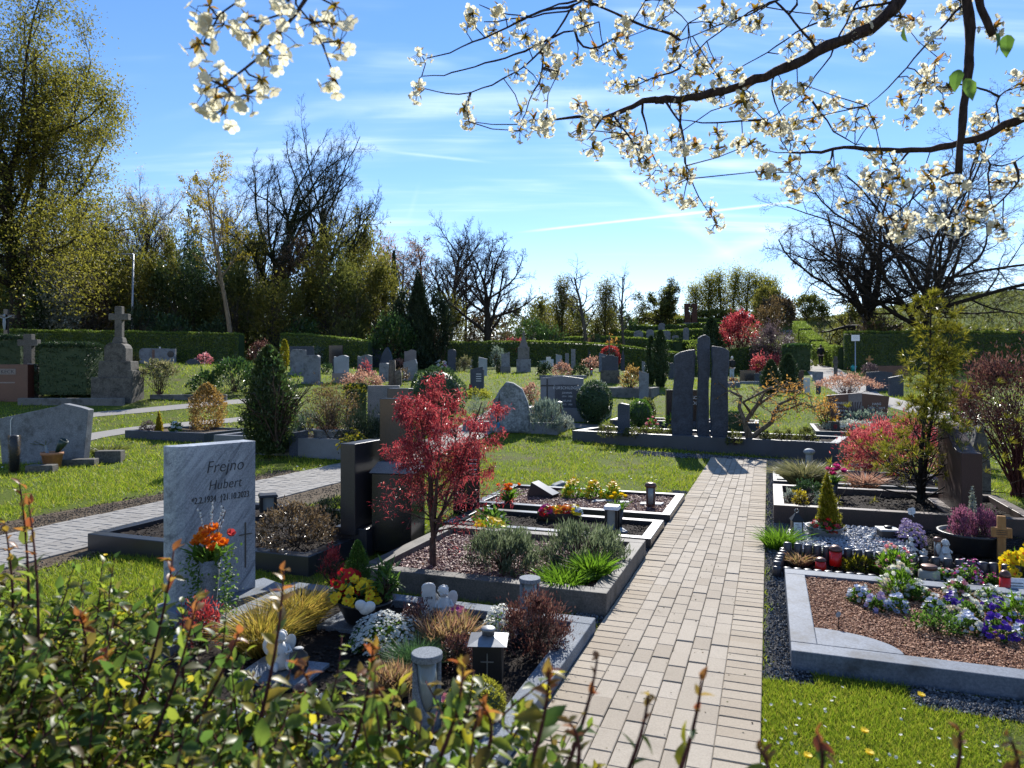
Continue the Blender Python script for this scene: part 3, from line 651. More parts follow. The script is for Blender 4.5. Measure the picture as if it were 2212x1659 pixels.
def shrub(name, label, cat, box, leaf, shape='dome', ls=9, lw=.5, cover=2.6, Y=None, dy=1.0, stem='twig', nst=None, group=None, lift=0.0, fine=False, up=.35, flow=None, fr=5, fcov=.5, nmax=15000, sr=None, needle=False):
    u0, u1, vt, vb = box; uc = (u0+u1)/2
    if Y is None: yb = G(uc, vb, lift).y; Yc = yb+(u1-u0)/2*yb/F*dy*.7
    else: Yc = Y
    o = GY(uc, Yc); o.z += lift; px = Yc/F; rx = (u1-u0)/2*px; ry = rx*dy; h = max(.05, H-(vt-V0)*px-o.z)
    L = ls*px; n = int(min(nmax, max(150, (2.2 if shape in ('cone', 'column', 'egg') and leaf not in ('goldbrown',) else 1.3)*cover*(u1-u0)*(vb-vt)/(ls*ls*lw*.6))))
    t = thing(name, label, cat, o, R.uniform(0, 6), group)
    P, d = ptsshape(shape, n, rx, ry, h); n = len(P)
    dd = nrm(d*.7+rdir(n)*.75+np.array([0, 0, up])); b = MB()
    if needle: V, fs = blades(P, L*R.uniform(.6, 1.3, n), L*lw, seg=1, D=dd)
    else: V, fs = leaves(P-dd*L*.4, dd, L*R.uniform(.65, 1.35, n), L*lw*R.uniform(.8, 1.2, n), .2, fine)
    b.add(V, *fs); b.build('foliage', LF[leaf], t)
    ns = STEMS[shape] if nst is None else nst
    if ns: stems_mb(rx*.8, ry*.8, h, ns, sr or max(.006, h*.012), shape).build('stems', W_[stem], t, True)
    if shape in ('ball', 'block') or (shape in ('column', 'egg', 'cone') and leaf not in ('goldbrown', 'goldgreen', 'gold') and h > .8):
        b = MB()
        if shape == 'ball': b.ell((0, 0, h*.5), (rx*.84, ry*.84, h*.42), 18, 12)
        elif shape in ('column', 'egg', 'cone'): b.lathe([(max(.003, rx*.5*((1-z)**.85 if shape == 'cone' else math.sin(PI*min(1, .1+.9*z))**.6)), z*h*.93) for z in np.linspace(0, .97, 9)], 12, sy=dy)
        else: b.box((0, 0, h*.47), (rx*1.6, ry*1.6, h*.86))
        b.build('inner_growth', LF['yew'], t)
    if flow:
        m = int(fcov*n**.5*12); P, d = ptsshape(shape, m, rx*1.02, ry*1.02, h*1.03); k = P[:,2] > h*.25; P, d = P[k], nrm(d[k]+np.array([0, 0, .5])+rdir(k.sum())*.5)
        V, fs = flowers(P, d, fr*px); b = MB(); b.add(V, *fs); b.build('flowers', LF[flow], t)
    return t
def tuft(name, label, cat, box, leaf, n=600, wpx=2.0, Y=None, lean=.6, group=None, lift=0.0, dy=1.0, spread=.45):
    u0, u1, vt, vb = box; uc = (u0+u1)/2; yb = G(uc, vb, lift).y if Y is None else Y; Yc = yb+(u1-u0)/4*yb/F*dy if Y is None else Y
    o = GY(uc, Yc); o.z += lift; px = Yc/F; rx = (u1-u0)/2*px; h = max(.05, H-(vt-V0)*px-o.z)
    t = thing(name, label, cat, o, 0, group); a = R.uniform(0, 2*PI, n); q = np.sqrt(R.uniform(0, 1, n))
    P = np.stack([np.cos(a)*q*rx*spread, np.sin(a)*q*rx*spread*dy, np.zeros(n)], 1)
    D = nrm(np.stack([np.cos(a)*q*lean+R.normal(0, .22, n), np.sin(a)*q*lean+R.normal(0, .22, n), np.ones(n)], 1))
    V, fs = blades(P, h*R.uniform(.65, 1.25, n), wpx*px*R.uniform(.7, 1.3, n), D=D); b = MB(); b.add(V, *fs); b.build('blades', LF[leaf], t); return t
def blooms(name, label, cat, box, petal, leaf='green', r=6, n=40, h=None, Y=None, dy=1.0, group=None, lift=0.0, petals=5, leafls=14, nl=160, core=None, face=(0, -.5, .7), lw=.5, cup=.35, flat=False, ycen=None):
    """a clump of flowering plants: foliage, flower heads"""
    u0, u1, vt, vb = box; v0_ = vt; uc = (u0+u1)/2; yb = G(uc, vb, lift).y if Y is None else Y; px = yb/F; rx = (u1-u0)/2*px; Yc = yb+rx*dy*.7 if Y is None else Y
    o = GY(uc, Yc); o.z += lift; px = Yc/F; hh = max(.04, H-(vt-V0)*px-o.z) if h is None else h
    t = thing(name, label, cat, o, 0, group)
    P, d = ellipsoid_pts(nl, (rx*.95, rx*dy*.95, hh*.75), .3, -.1); P[:,2] = np.abs(P[:,2]); dd = nrm(d+rdir(len(P))*.7+np.array([0, 0, .3])); L = leafls*px
    V, fs = leaves(P-dd*L*.3, dd, L*R.uniform(.6, 1.3, len(P)), L*lw, .2); b = MB(); b.add(V, *fs); b.build('leaves', LF[leaf], t)
    P, d = ellipsoid_pts(n, (rx*.92, rx*dy*.92, hh), .82, .0); P = P*(1+.16*np.sin(P[:,:1]/rx*5+u0)*np.sin(P[:,1:2]/rx*6+v0_)); N = nrm(d*.6+np.array(face)+rdir(len(P))*.35)
    petal = petal if isinstance(petal, (list, tuple)) else [petal]; k = R.integers(0, len(petal), len(P))
    for i, c in enumerate(petal):
        m = k == i
        if not m.any(): continue
        V, fs = flowers(P[m], N[m], r*px*R.uniform(.75, 1.2, m.sum()), petals, cup); b = MB(); b.add(V, *fs)
        if petals >= 8:
            V, fs = flowers(P[m]+N[m]*r*px*.12, N[m], r*px*.7, petals, cup+.35); b.add(V, *fs)
        b.build('flowers', LF[c], t)
    if core:
        V, fs = flowers(P+N*r*px*.1, N, r*px*.25, 5, .1); b = MB(); b.add(V, *fs); b.build('flower_centres', LF[core], t)
    return t
def hedge(label, pts, width, h, leaf='hedge', ls=.06, dens=900, name='clipped_hedge', group='clipped hedges round the graves', wob=.03, zoff=None, topleaf=None, keep=True):
    """clipped hedge along a ground line"""
    pts = np.array([(p[0], p[1]) for p in pts], float); seg = np.linalg.norm(np.diff(pts, axis=0), axis=1); cum = np.concatenate([[0], np.cumsum(seg)]); Lt = cum[-1]
    o = Vector((pts[0][0], pts[0][1], float(gz(*pts[0])))); t = thing(name, label, 'hedge', o, 0, group)
    hs = h if hasattr(h, '__len__') else [h, h]
    def place(q, side, zf):
        x = np.interp(q, cum, pts[:,0]); y = np.interp(q, cum, pts[:,1]); e = .05
        dx = np.interp(q+e, cum, pts[:,0])-np.interp(q-e, cum, pts[:,0]); dy = np.interp(q+e, cum, pts[:,1])-np.interp(q-e, cum, pts[:,1]); l = np.hypot(dx, dy)+1e-9
        nx_, ny_ = -dy/l, dx/l; hh = np.interp(q/Lt, np.linspace(0, 1, len(hs)), hs); 
        gz0 = gz(x, y)
        return np.stack([x+nx_*side, y+ny_*side, gz0+zf*hh], 1), np.stack([nx_, ny_, 0*nx_], 1)
    hm = float(np.mean(hs)); A = Lt*(hm*2+width*1.3); n = int(A*dens); q = R.uniform(0, Lt, n); k = R.uniform(0, hm*2+width*1.3, n)
    top = k < width*1.3; fr = (~top) & (k < width*1.3+hm); sgn = np.where(fr, -1.0, 1.0)
    jit = R.normal(0, wob, n)+wob*1.2*np.sin(q*3.1)*np.sin(q*1.3+2)
    side = np.where(top, R.uniform(-.5, .5, n)*width, sgn*(width/2+jit)); zf = np.where(top, 1+jit/hm, R.uniform(0, 1, n)**.9)
    rd = np.clip((zf-.86)/.14, 0, 1); side = np.where(top, side, side*(1-.14*rd))
    P, Nn = place(q, side, zf); d = np.where(top[:,None], np.array([0, 0, 1.0]), Nn*sgn[:,None]); d = nrm(d*.6+rdir(n)*.8+np.array([0, 0, .3]))
    L = ls*R.uniform(.6, 1.4, n); V, fs = leaves(P-d*L[:,None]*.4, d, L, L*.55, .2); b = MB(); b.add(V-np.array(o), *fs); b.build('foliage', LF[leaf], t)
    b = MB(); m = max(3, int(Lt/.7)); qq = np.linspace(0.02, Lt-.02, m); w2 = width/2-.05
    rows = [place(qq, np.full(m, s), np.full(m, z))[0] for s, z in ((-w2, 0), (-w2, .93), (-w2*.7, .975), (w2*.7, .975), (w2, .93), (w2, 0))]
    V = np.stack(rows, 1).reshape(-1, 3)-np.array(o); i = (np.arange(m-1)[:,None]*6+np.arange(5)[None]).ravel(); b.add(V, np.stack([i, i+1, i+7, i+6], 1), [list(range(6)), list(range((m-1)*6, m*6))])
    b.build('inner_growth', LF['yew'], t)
    if keep:
        P1, _ = place(qq, np.full(m, -width/2), np.zeros(m)); P2, _ = place(qq, np.full(m, width/2), np.zeros(m))
        for a in range(m-1): KEEP.append(np.array([P1[a,:2], P1[a+1,:2], P2[a+1,:2], P2[a,:2]]))
    return t
def candle(label, u0, u1, vt, vb, name='grave_candle', lid='bronze', body='redcandle', Y=None, lift=0.0, style='round'):
    uc = (u0+u1)/2; o = G(uc, vb, lift) if Y is None else GY(uc, Y); o.z += lift; px = o.y/F; w = (u1-u0)*px; h = (vb-vt)*px; t = thing(name, label, 'grave candle', o, .3)
    r = w/2
    MB().lathe([(r*.9, 0), (r, h*.06), (r*.95, h*.72)], 16).build('candle_body', P_[body], t, True)
    MB().lathe([(r*1.02, h*.72), (r*1.06, h*.8), (r*.8, h*.92), (r*.4, h)], 16).build('lid', P_[lid], t, True); return t
def pot(prof, m, parent, name='pot', n=24): return MB().lathe(prof, n).build(name, m, parent, True)
# ================================================================ graves beside the paved path
K = {}
K['A'] = kerb('light speckled granite kerb round the front grave with heathers and an angel', 2.7, 4.66, -3.45, -1.05, S['lightgranite'], .11, .13, scatter='clod', ns=2600, rs=.012)
K['B'] = kerb('weathered brownish stone kerb round the bed of the red maple', 5.0, 6.72, -3.1, -1.05, S['brownkerb'], .17, .13, 'mulch', .11, scatter='redchip', ns=9000, rs=.016)
K['Q'] = kerb('low polished dark kerb round the bed with the pansy basket and white lantern', 7.03, 7.97, -3.3, -1.05, S['polished'], .11, .11, scatter='clod', ns=1500, rs=.012)
K['P'] = kerb('low polished dark kerb round the reddish gravel bed with the red lantern', 8.33, 9.85, -3.5, -1.03, S['polished'], .1, .11, 'mulch', .06, scatter='redchip', ns=6500, rs=.014)
K['C'] = kerb('dark polished kerb beside the left path round the bronze leaved shrub', 5.13, 7.05, -6.22, -3.66, S['polished'], .17, .12, scatter='clod', ns=1500, rs=.014)
K['E'] = kerb('tall dark stone kerb below the oval planter and dark evergreen', 12.0, 14.2, -11.0, -7.66, S['greygranite'], .33, .14, bedh=.27)
K['F'] = kerb('thin dark kerb below the round golden bush', 12.9, 14.4, -14.5, -12.1, S['slate'], .16, .1, 'drysoil')
K['N'] = kerb('blue grey granite kerb filled with brown bark chips at right', 4.48, 6.33, .16, 3.2, S['bluegrey'], .12, .15, 'mulch', .095, scatter='chip', ns=34000, rs=.0085)
K['M'] = kerb('brown weathered stone kerb at the foot of the tall umbrella pine', 8.72, 10.36, .09, 2.7, S['redkerb'], .22, .12, bedh=.14, scatter='clod', ns=1800, rs=.014)
K['L'] = kerb('low dark kerb with a greenish slab under the grass mound', 11.35, 12.95, .1, 2.5, S['slate'], .12, .1)
K['J'] = kerb('long dark blue basalt kerb carrying the three tall steles', 16.1, 17.75, -4.28, 1.41, S['bluestone'], .27, .16, bedh=.2, rot=-.198)
K['H'] = kerb('grey granite kerb in front of the pale boulder headstone', 16.85, 18.3, -7.4, -4.85, S['greygranite'], .22, .14, bedh=.17)
K['S'] = kerb('dark kerb behind the tulips in front of the black headstone', 18.95, 20.2, -4.0, -.2, S['slate'], .16, .12, bedh=.12)
K['K'] = kerb('dark kerb round the white flowers before the brown family stone', 18.5, 21.2, 1.1, 4.6, S['slate'], .12, .1, bedh=.1)
K['U'] = kerb('speckled granite kerb under the dark family stone and clipped ball', 19.35, 20.9, -6.6, -4.35, S['greygranite'], .3, .14, bedh=.25)
K['R'] = kerb('low mossy stone wall round the yellow leaved shrub', 25.3, 27.2, -5.4, -3.85, S['concrete'], .3, .16, bedh=.26)
# slab and quarter-round plate
o = S3(11.45, .12, .125); t = thing('stone_slab', 'greenish stone slab at the left end of the grass mound grave', 'slab', o, RZ); MB().box((.28, .7, 0), (.5, 1.38, .03)).build('slab', S['greenslab'], t, bevel=.004)
o = S3(4.63, .31, .1); t = thing('corner_plate', 'quarter round granite plate in the near corner of the bark chip bed', 'slab', o, RZ)
MB().prismz([(0, 0)]+[(.46*math.cos(a), .3*math.sin(a)) for a in np.linspace(0, PI/2, 16)], 0, .021).build('plate', S['bluegrey'], t, bevel=.003)
# ---- main light granite headstone
o = Vector((-2.14, 5.17, .11)); t = thing('headstone', 'pale veined granite headstone with handwritten name and thin cross at left front', 'headstone', o, math.radians(50.4)); w = .6; h = 1.115
MB().prismz([(-w/2-.015, .17), (-w/2-.01, .085), (-w/2+.015, .035), (-w/2+.06, .006), (-w/2+.12, 0), (w/2, 0), (w/2, .17)], 0, h).build('slab', S['veingranite'], t, bevel=.006)
MB().box((.06, .02, -.09), (w+.25, .34, .18)).build('plinth', S['lightgranite'], t, bevel=.006)
lt = plain('engraved_letter', (.02,.022,.028), .6)
text('Frejno', .125, lt, t, (.055, -.0025, .91), shear=.22, sx=.85, thin=-.0018); text('Hubert', .105, lt, t, (.055, -.0025, .785), shear=.22, sx=.8, thin=-.0015)
text('*2.2.1934  \u202021.10.2023', .066, lt, t, (.025, -.0025, .70), shear=.08, sx=.68)
b = MB(); b.box((.215, -.003, .34), (.009, .006, .34)); b.box((.215, -.0045, .42), (.1, .006, .008)); b.build('cross', plain('bronze_inlay', (.06,.055,.05), .4), t)
# vase with tulips, ivy and willow
o = Vector((-2.05, 4.82, .11)); v = thing('flower_vase', 'grey stone vase at the pale headstone with trailing ivy', 'vase', o, 0)
pot([(.055, 0), (.06, .015), (.045, .03), (.05, .12), (.062, .26), (.072, .37), (.06, .37), (.05, .2)], S['lightgranite'], v, 'vase')
n = 900; a = R.uniform(0, 2*PI, n); sd_ = R.uniform(size=n) < .45
x = np.where(sd_, R.normal(.13, .035, n), R.normal(-.075, .04, n)); z = np.where(sd_, R.uniform(.0, .48, n), R.uniform(.02, .42, n)); P = np.stack([x, R.normal(-.03, .04, n), z], 1)
V, fs = leaves(P, rdir(n, -.6), R.uniform(.012, .028, n), .02, .1); b = MB(); b.add(V, *fs); b.build('ivy', LF['green'], v)
q = thing('tulip_bouquet', 'orange tulips with pussy willow twigs in the grey stone vase', 'bouquet', o+Vector((0, 0, .36)), 0)
hd = np.array([(-.06,0,.17),(-.015,-.03,.2),(.02,.01,.23),(.0,-.05,.15),(.05,-.02,.17),(-.04,.03,.21),(.085,0,.13),(-.09,.02,.13),(.04,-.05,.11)]); b = MB(); g = MB()
for i, c in enumerate(hd):
    for k in range(2):
        V, fs = flowers(np.array([c-np.array([0, 0, .035])]), np.array([nrm(np.array([c[0]*2, -.35, 1.0]))]), .062-.014*k, 6, 1.1+k*.8, .95); b.add(V, *fs)
    g.tube([(c[0]*.2, c[1]*.2, -.1), tuple(c*.6), tuple(c-np.array([0, 0, .03]))], .004, 5)
b.build('tulip_heads', LF['orangep'], q); g.build('stalks', LF['green'], q)
c = hd[6]+np.array([.05, -.01, .035]); b = MB(); V, fs = flowers(np.array([c]), np.array([nrm(np.array([.5, -.3, .8]))]), .055, 6, 1.6); b.add(V, *fs); b.build('pink_tulip', LF['redbright'], q)
n = 26; P = np.stack([R.normal(0, .03, n), R.normal(-.01, .03, n), np.full(n, -.02)], 1); D = nrm(np.stack([R.normal(0, .45, n), R.normal(-.2, .3, n), np.ones(n)], 1)); V, fs = leaves(P, D, R.uniform(.12, .2, n), .045, .25, True); b = MB(); b.add(V, *fs); b.build('leaves', LF['green'], q)
b = MB(); c_ = MB()
for dx, dz in ((-.075, .34), (.01, .385), (.012, .35), (.085, .36), (.1, .33)):
    b.tube([(0, 0, 0), (dx*.6, .01, dz*.6), (dx, .02, dz)], .0025, 4)
    for k in np.linspace(.55, 1, 8): c_.ell((dx*k+R.normal(0, .007), .012, dz*k), (.0065, .0065, .011), 7, 5)
b.build('willow_twigs', W_['twig'], q); c_.build('catkins', S['white'], q, True)
# ---- plants of the front grave
tuft('ornamental_grass', 'golden sedge tuft nearest the pale headstone vase', 'ornamental grass', (475, 660, 1300, 1425), 'grassgold', 900, 2.6, lean=.75, group='golden sedge tufts', lift=.06)
tuft('ornamental_grass', 'golden sedge tuft between the pale headstone and the black bowl', 'ornamental grass', (560, 725, 1262, 1368), 'grassgold', 900, 2.4, lean=.75, group='golden sedge tufts', lift=.06)
shrub('pieris_shrub', 'small pieris with coral red new leaves at the hedge edge', 'shrub', (395, 480, 1295, 1420), 'redbright', 'loose', 10, .35, 1.3, lift=.05)
shrub('pieris_shrub', 'small pieris with coral red new leaves behind the red primroses', 'shrub', (690, 745, 1185, 1275), 'redbright', 'loose', 9, .35, 1.4, lift=.05)
o = G(762, 1352, .05); o.z += .06; t = thing('stone_slab', 'rough granite slab under the black flower bowl', 'slab', o, RZ); MB().box((0, 0, 0), (.36, .3, .05)).build('slab', S['lightgranite'], t, bevel=.005)
o = G(790, 1343, .09); o.z += .09; BW = o; bwl = thing('flower_bowl', 'black flower bowl on a granite slab in the front grave', 'planter', o, .2)
pot([(.1, 0), (.13, .02), (.185, .14), (.2, .155), (.185, .158), (.17, .14), (.02, .12)], P_['blackpot'], bwl, 'bowl'); MB().lathe([(.001, .13), (.175, .14)], 20).build('soil', P_['soil'], bwl)
b = MB(); b.tube([(.09+.035*math.cos(a), -.19, .125+.035*math.sin(a)) for a in np.linspace(2.6, 6.8, 12)], .005, 6); b.build('rope_handle', W_['twig'], bwl)
blooms('primrose', 'yellow primroses at the front of the black flower bowl', 'flowers', (722, 822, 1255, 1315), 'yellow', 'laurel', 10, 70, .12, lift=.25, Y=BW.y-.04, leafls=30, nl=60, core='orangep', face=(-.1, -.8, .5), ycen=1)
blooms('primrose', 'dark red primroses behind the yellow ones in the black bowl', 'flowers', (715, 785, 1230, 1268), 'redp', 'laurel', 10, 26, .14, lift=.28, Y=BW.y+.06, leafls=22, nl=40, core='yellow', face=(-.1, -.8, .5))
shrub('hellebore', 'leafy hellebore with pale green flowers at the right of the bowl', 'plant', (805, 866, 1222, 1310), 'green', 'loose', 24, .3, 1.6, Y=BW.y+.02, lift=.2, flow='goldgreen' if False else None, fine=True)
shrub('small_conifer', 'small round green conifer at the back of the black bowl', 'conifer', (738, 808, 1168, 1262), 'green', 'egg', 6, .3, 3.4, Y=BW.y+.16, lift=.18)
o = Vector((BW.x+.04, BW.y-.21, BW.z+.165)); t = thing('heart_ornament', 'white stone heart leaning on the rim of the black bowl', 'ornament', o, .1)
b = MB(); b.ell((-.025, 0, .012), (.042, .026, .034), ty=.6); b.ell((.025, 0, .0), (.042, .026, .036), ty=-.7); b.ell((0, 0, -.012), (.04, .024, .036)); b.build('heart', S['white'], t, True)
def angel(label, u, vb, hpx, lift, tablet=False, rz=0, kind='angel_figurine', pose='kneel'):
    o = G(u, vb, lift); o.z += lift; px = o.y/F; k = hpx*px; t = thing(kind, label, 'figurine', o, rz); b = MB()
    if pose == 'kneel': b.lathe([(.26*k, 0), (.3*k, .08*k), (.24*k, .3*k), (.17*k, .52*k), (.14*k, .6*k), (.06*k, .66*k)], 14, sy=.8); hz = .78*k
    else: b.lathe([(.3*k, 0), (.34*k, .1*k), (.2*k, .34*k), (.19*k, .52*k), (.08*k, .63*k)], 14, sy=.85); b.ell((-.18*k, -.2*k, .12*k), (.09*k, .22*k, .1*k), tx=.3); b.ell((.14*k, -.22*k, .12*k), (.09*k, .22*k, .1*k), tx=.3); hz = .78*k
    for sx in (-1, 1): b.tube([(sx*.16*k, 0, .52*k), (sx*.24*k, -.1*k, .38*k), (sx*.1*k, -.22*k, .4*k)], [.06*k, .055*k, .04*k], 8)
    b.ell((0, -.02*k, hz), (.14*k, .14*k, .16*k)); b.ell((0, -.16*k, hz-.02*k), (.025*k, .03*k, .03*k), 8, 6); b.ell((-.07*k, -.12*k, hz-.05*k), (.05*k, .04*k, .04*k), 8, 6); b.ell((.07*k, -.12*k, hz-.05*k), (.05*k, .04*k, .04*k), 8, 6)
    b.build('body', S['white'], t, True)
    b = MB()
    for i in range(26):
        d = rdir(1)[0]; d[1] = abs(d[1])*.9-.1; d[2] = abs(d[2])*.9; b.ell(np.array([0, 0, hz+.02*k])+d*.135*k, (.045*k,)*3, 7, 5)
    b.build('hair', S['white'], t, True)
    for sx in (-1, 1):
        MB().ell((sx*.24*k, .13*k, .5*k), (.17*k, .035*k, .26*k), 12, 8, ty=sx*.35).build('wing', S['white'], t, True)
    if tablet:
        MB().prism(outline('arch', .38*k, 1.05*k), -.06*k, .06*k, (-.42*k, -.03*k, 0)).build('tablet', S['white'], t, bevel=.004)
        text('2018', .1*k, P_['dark'], t, (-.42*k, -.093*k, .62*k), 'engraving'); b = MB(); [b.box((-.42*k, -.062*k, z*k), (.2*k, .004, .012*k)) for z in (.5, .44, .38)]; b.build('engraved_lines', P_['dark'], t)
    return t
angel('white kneeling angel beside an arched tablet at the far granite kerb', 958, 1338, 78, .06, True, .25)
o = G(610, 1462, .05); o.z += .06; t = thing('stone_slab', 'granite slab under the white cherub near the hedge', 'slab', o, RZ+.1); MB().box((0, 0, 0), (.42, .3, .06)).build('slab', S['lightgranite'], t, bevel=.005)
angel('white curly haired cherub sitting on a granite slab', 606, 1440, 84, .1, False, .5, pose='sit')
angel('small resting white angel below the slab partly behind hedge leaves', 680, 1535, 50, .08, False, -.3, pose='sit')
o = G(645, 1450, .1); o.z += .1; t = thing('small_urn', 'small black urn with a pale rim beside the cherub', 'urn', o, 0); MB().lathe([(.04, 0), (.055, .03), (.05, .09), (.025, .115), (.03, .125), (.02, .126)], 18).build('urn', P_['blackpot'], t, True); MB().lathe([(.018, .1255), (.024, .127), (.0235, .13), (.004, .129)], 16).build('rim', P_['palepot'], t, True)
candle('red grave candle glass half hidden behind the hedge leaves', 633, 660, 1478, 1522, lift=.05)
def lamp(label, u0, u1, vt, vb, lift=.06, rz=0):
    uc = (u0+u1)/2; o = G(uc, vb, lift); o.z += lift; px = o.y/F; r = (u1-u0)/2*px*.92; h = (vb-vt)*px*.93; t = thing('granite_lamp', label, 'grave lamp', o, rz)
    n = 28; V = []; 
    for i in range(n):
        a = 2*PI*i/n; cut = max(0, math.cos(a+PI/2-.25)); zt = h*(.9-.62*cut**1.2); V += [(r*math.cos(a), r*math.sin(a), 0), (r*math.cos(a), r*math.sin(a), zt), (r*.72*math.cos(a), r*.72*math.sin(a), zt), (r*.72*math.cos(a), r*.72*math.sin(a), h*.2)]
    f = [(i*4+k, ((i+1) % n)*4+k, ((i+1) % n)*4+k+1, i*4+k+1) for i in range(n) for k in range(3)]
    MB().add(V, f, [[i*4+3 for i in range(n)]]).build('column', S['lightgranite'], t, True)
    MB().lathe([(r*1.06, h*.91), (r*1.08, h*.92), (r*1.08, h*.985), (r*1.05, h)], 28).build('lid', S['lightgranite'], t, False, .003)
    MB().lathe([(r*.68, h*.2), (r*.68, h*.91)], 20).build('glass', P_['glass'], t, True)
    MB().lathe([(r*.4, h*.2), (r*.44, h*.52), (r*.3, h*.56)], 14).build('candle', P_['redcandle'], t, True)
lamp('round granite grave lamp with glass and red candle in front of the heathers', 888, 956, 1396, 1575)
lamp('smaller round granite lamp beyond the dark red heather', 1121, 1168, 1240, 1345)
o = G(1055, 1470, .06); o.z += .06; t = thing('grave_lantern', 'black metal lantern with pyramid roof and cross in the front grave', 'lantern', o, RZ+.3); k = o.y/F
MB().box((0, 0, .11), (.16, .16, .22)).build('body', P_['darkmetal'], t, bevel=.004)
MB().box((0, 0, .238), (.215, .215, .03), top=.3).build('roof', P_['metal'], t, bevel=.003)
MB().lathe([(.035, .255), (.035, .275), (.043, .28), (.035, .29), (.002, .294)], 18).build('cap', P_['metal'], t, True)
b = MB(); b.box((0, -.082, .12), (.006, .004, .12)); b.box((0, -.0835, .135), (.07, .004, .006)); b.build('cross', P_['metal'], t)
blooms('candytuft', 'broad mound of white candytuft in the front grave', 'flowers', (740, 935, 1325, 1415), 'white', 'green', 3.4, 1300, dy=.7, petals=5, leafls=9, nl=1300, lift=.06, face=(0, -.2, .8))
blooms('candytuft', 'white candytuft beside the dark red heather at the lantern', 'flowers', (1040, 1115, 1310, 1385), 'white', 'green', 3.4, 520, petals=5, leafls=9, nl=400, lift=.06, face=(0, -.2, .8))
tuft('chive_grass', 'blue green fine grass tuft behind the granite lamp', 'ornamental grass', (835, 955, 1375, 1462), 'chive', 900, 1.6, lean=.7, lift=.06)
def heath(label, box, leaf, n=800, **k): return tuft('heather', label, 'heather', box, leaf, n, 4.5, lean=.12, lift=.06, spread=.8, group='heathers in the front grave', **k)
heath('faded straw coloured heather left of the granite lamp', (800, 890, 1430, 1512), 'heathbrown')
heath('straw coloured heather in front of the angel tablet', (905, 1030, 1318, 1412), 'heathbrown', 650)
shrub('hebe', 'reddish brown hebe between the candytuft and the angel', 'shrub', (862, 960, 1305, 1395), 'darkred', 'loose', 8, .4, 1.6, lift=.06)
shrub('hebe', 'reddish brown hebe right of the fine grass', 'shrub', (950, 1030, 1372, 1452), 'darkred', 'dome', 8, .4, 1.8, lift=.06)
shrub('dark_red_heather', 'large dark red upright shrub beside the black lantern', 'shrub', (1085, 1232, 1280, 1425), 'darkred', 'dome', 9, .32, 2.4, lift=.06, up=1.0)
blooms('carnation', 'pink flowers at the foot of the kneeling angel', 'flowers', (960, 1015, 1318, 1352), ['pink', 'magenta'], 'green', 8, 26, .1, lift=.07)
blooms('pansy', 'violet pansy left of the black lantern', 'flowers', (1000, 1022, 1388, 1420), ['violet', 'lilac'], 'green', 8, 9, .08, lift=.06)
shrub('box_ball', 'yellow green box ball behind the front hedge', 'shrub', (965, 1092, 1468, 1590), 'spring', 'ball', 8, .55, 3.0, lift=.05)
blooms('daisy', 'pale pink daisy beside the granite lamp', 'flowers', (955, 985, 1500, 1535), ['pink', 'white'], 'green', 8, 10, .07, lift=.06)
# ---- red maple grave
o = G(936, 1226, .1); o.z += .1; t = thing('red_maple', 'small red japanese maple with bare lower stems in chip bed', 'tree', o, .6)
st0 = grow([(0, 0, -.05)], [(0.02, 0, 1)], .3, .032, [dict(k=4, wob=.04, flare=1.4, tip=.85)])
e = st0[0][0][0]; bs = np.array([e[2], e[3], e[4], e[4], e[4], e[3], e[4]]); az = np.array([0, .9, 1.8, 2.9, 3.9, 4.9, 5.6])
ds = np.stack([np.cos(az)*.22, np.sin(az)*.22, np.ones(7)], 1)
lv = grow(bs, ds, R.uniform(1.0, 1.32, 7), .0155, [dict(k=7, wob=.12, trop=.1, n=10, t0=.1, ang=58, lr=.42, rr=.5, sh=.55), dict(k=5, wob=.16, trop=-.02, n=6, t0=.2, ang=42, lr=.5, rr=.55, flat=.2), dict(k=3, wob=.2, trop=-.1, n=4, t0=.3, ang=40, lr=.5, rr=.55), dict(k=2, wob=.2, trop=-.2)])
b = wood(st0+lv, (10, 8, 6, 4, 3)); b.build('trunk', W_['maple'], t, True)
P = np.concatenate([lv[3][0].reshape(-1, 3), lv[2][0][:,1:].reshape(-1, 3)]); P = np.repeat(P, 3, 0)+R.normal(0, .018, (len(P)*3, 3)); P = P[(R.uniform(size=len(P)) < np.clip((P[:,2]-.35)/.75, .12, 1.0))]
print('maple leaves', len(P)); D = rdir(len(P), -.75); V, fs = leaves(P, D, R.uniform(.028, .055, len(P)), .0095, .3); b = MB(); b.add(V, *fs); b.build('crown', LF['red'], t)
shrub('lavender', 'round grey green lavender left of centre in the maple bed', 'shrub', (1003, 1166, 1142, 1250), 'lavender', 'dome', 13, .2, 3.4, lift=.1, needle=False, up=1.3, nst=40, group='lavender bushes in the maple bed')
shrub('lavender', 'wide grey green lavender at the far right of the maple bed', 'shrub', (1166, 1352, 1136, 1240), 'lavender', 'dome', 13, .2, 3.4, lift=.1, up=1.3, nst=40, group='lavender bushes in the maple bed')
tuft('iris_leaves', 'bright green sword leaves in the corner of the maple bed', 'plant', (1235, 1330, 1185, 1262), 'iris', 330, 4, lift=.11, lean=.5)
tuft('iris_leaves', 'bright green short leaf carpet before the lavender', 'plant', (1160, 1275, 1218, 1275), 'iris', 420, 3.5, lift=.11, lean=.6, spread=.8)
blooms('daffodil', 'yellow narcissi behind the left lavender bush', 'flowers', (1022, 1092, 1115, 1165), 'yellow', 'iris', 9, 40, lift=.05, leafls=26, nl=150, lw=.15, petals=6)
t = thing('monument', 'dark pedestal monument with roofed base behind the red maple', 'monument', G(858, 1180, .1)+Vector((-.02, .22, .05)), RZ*.6)
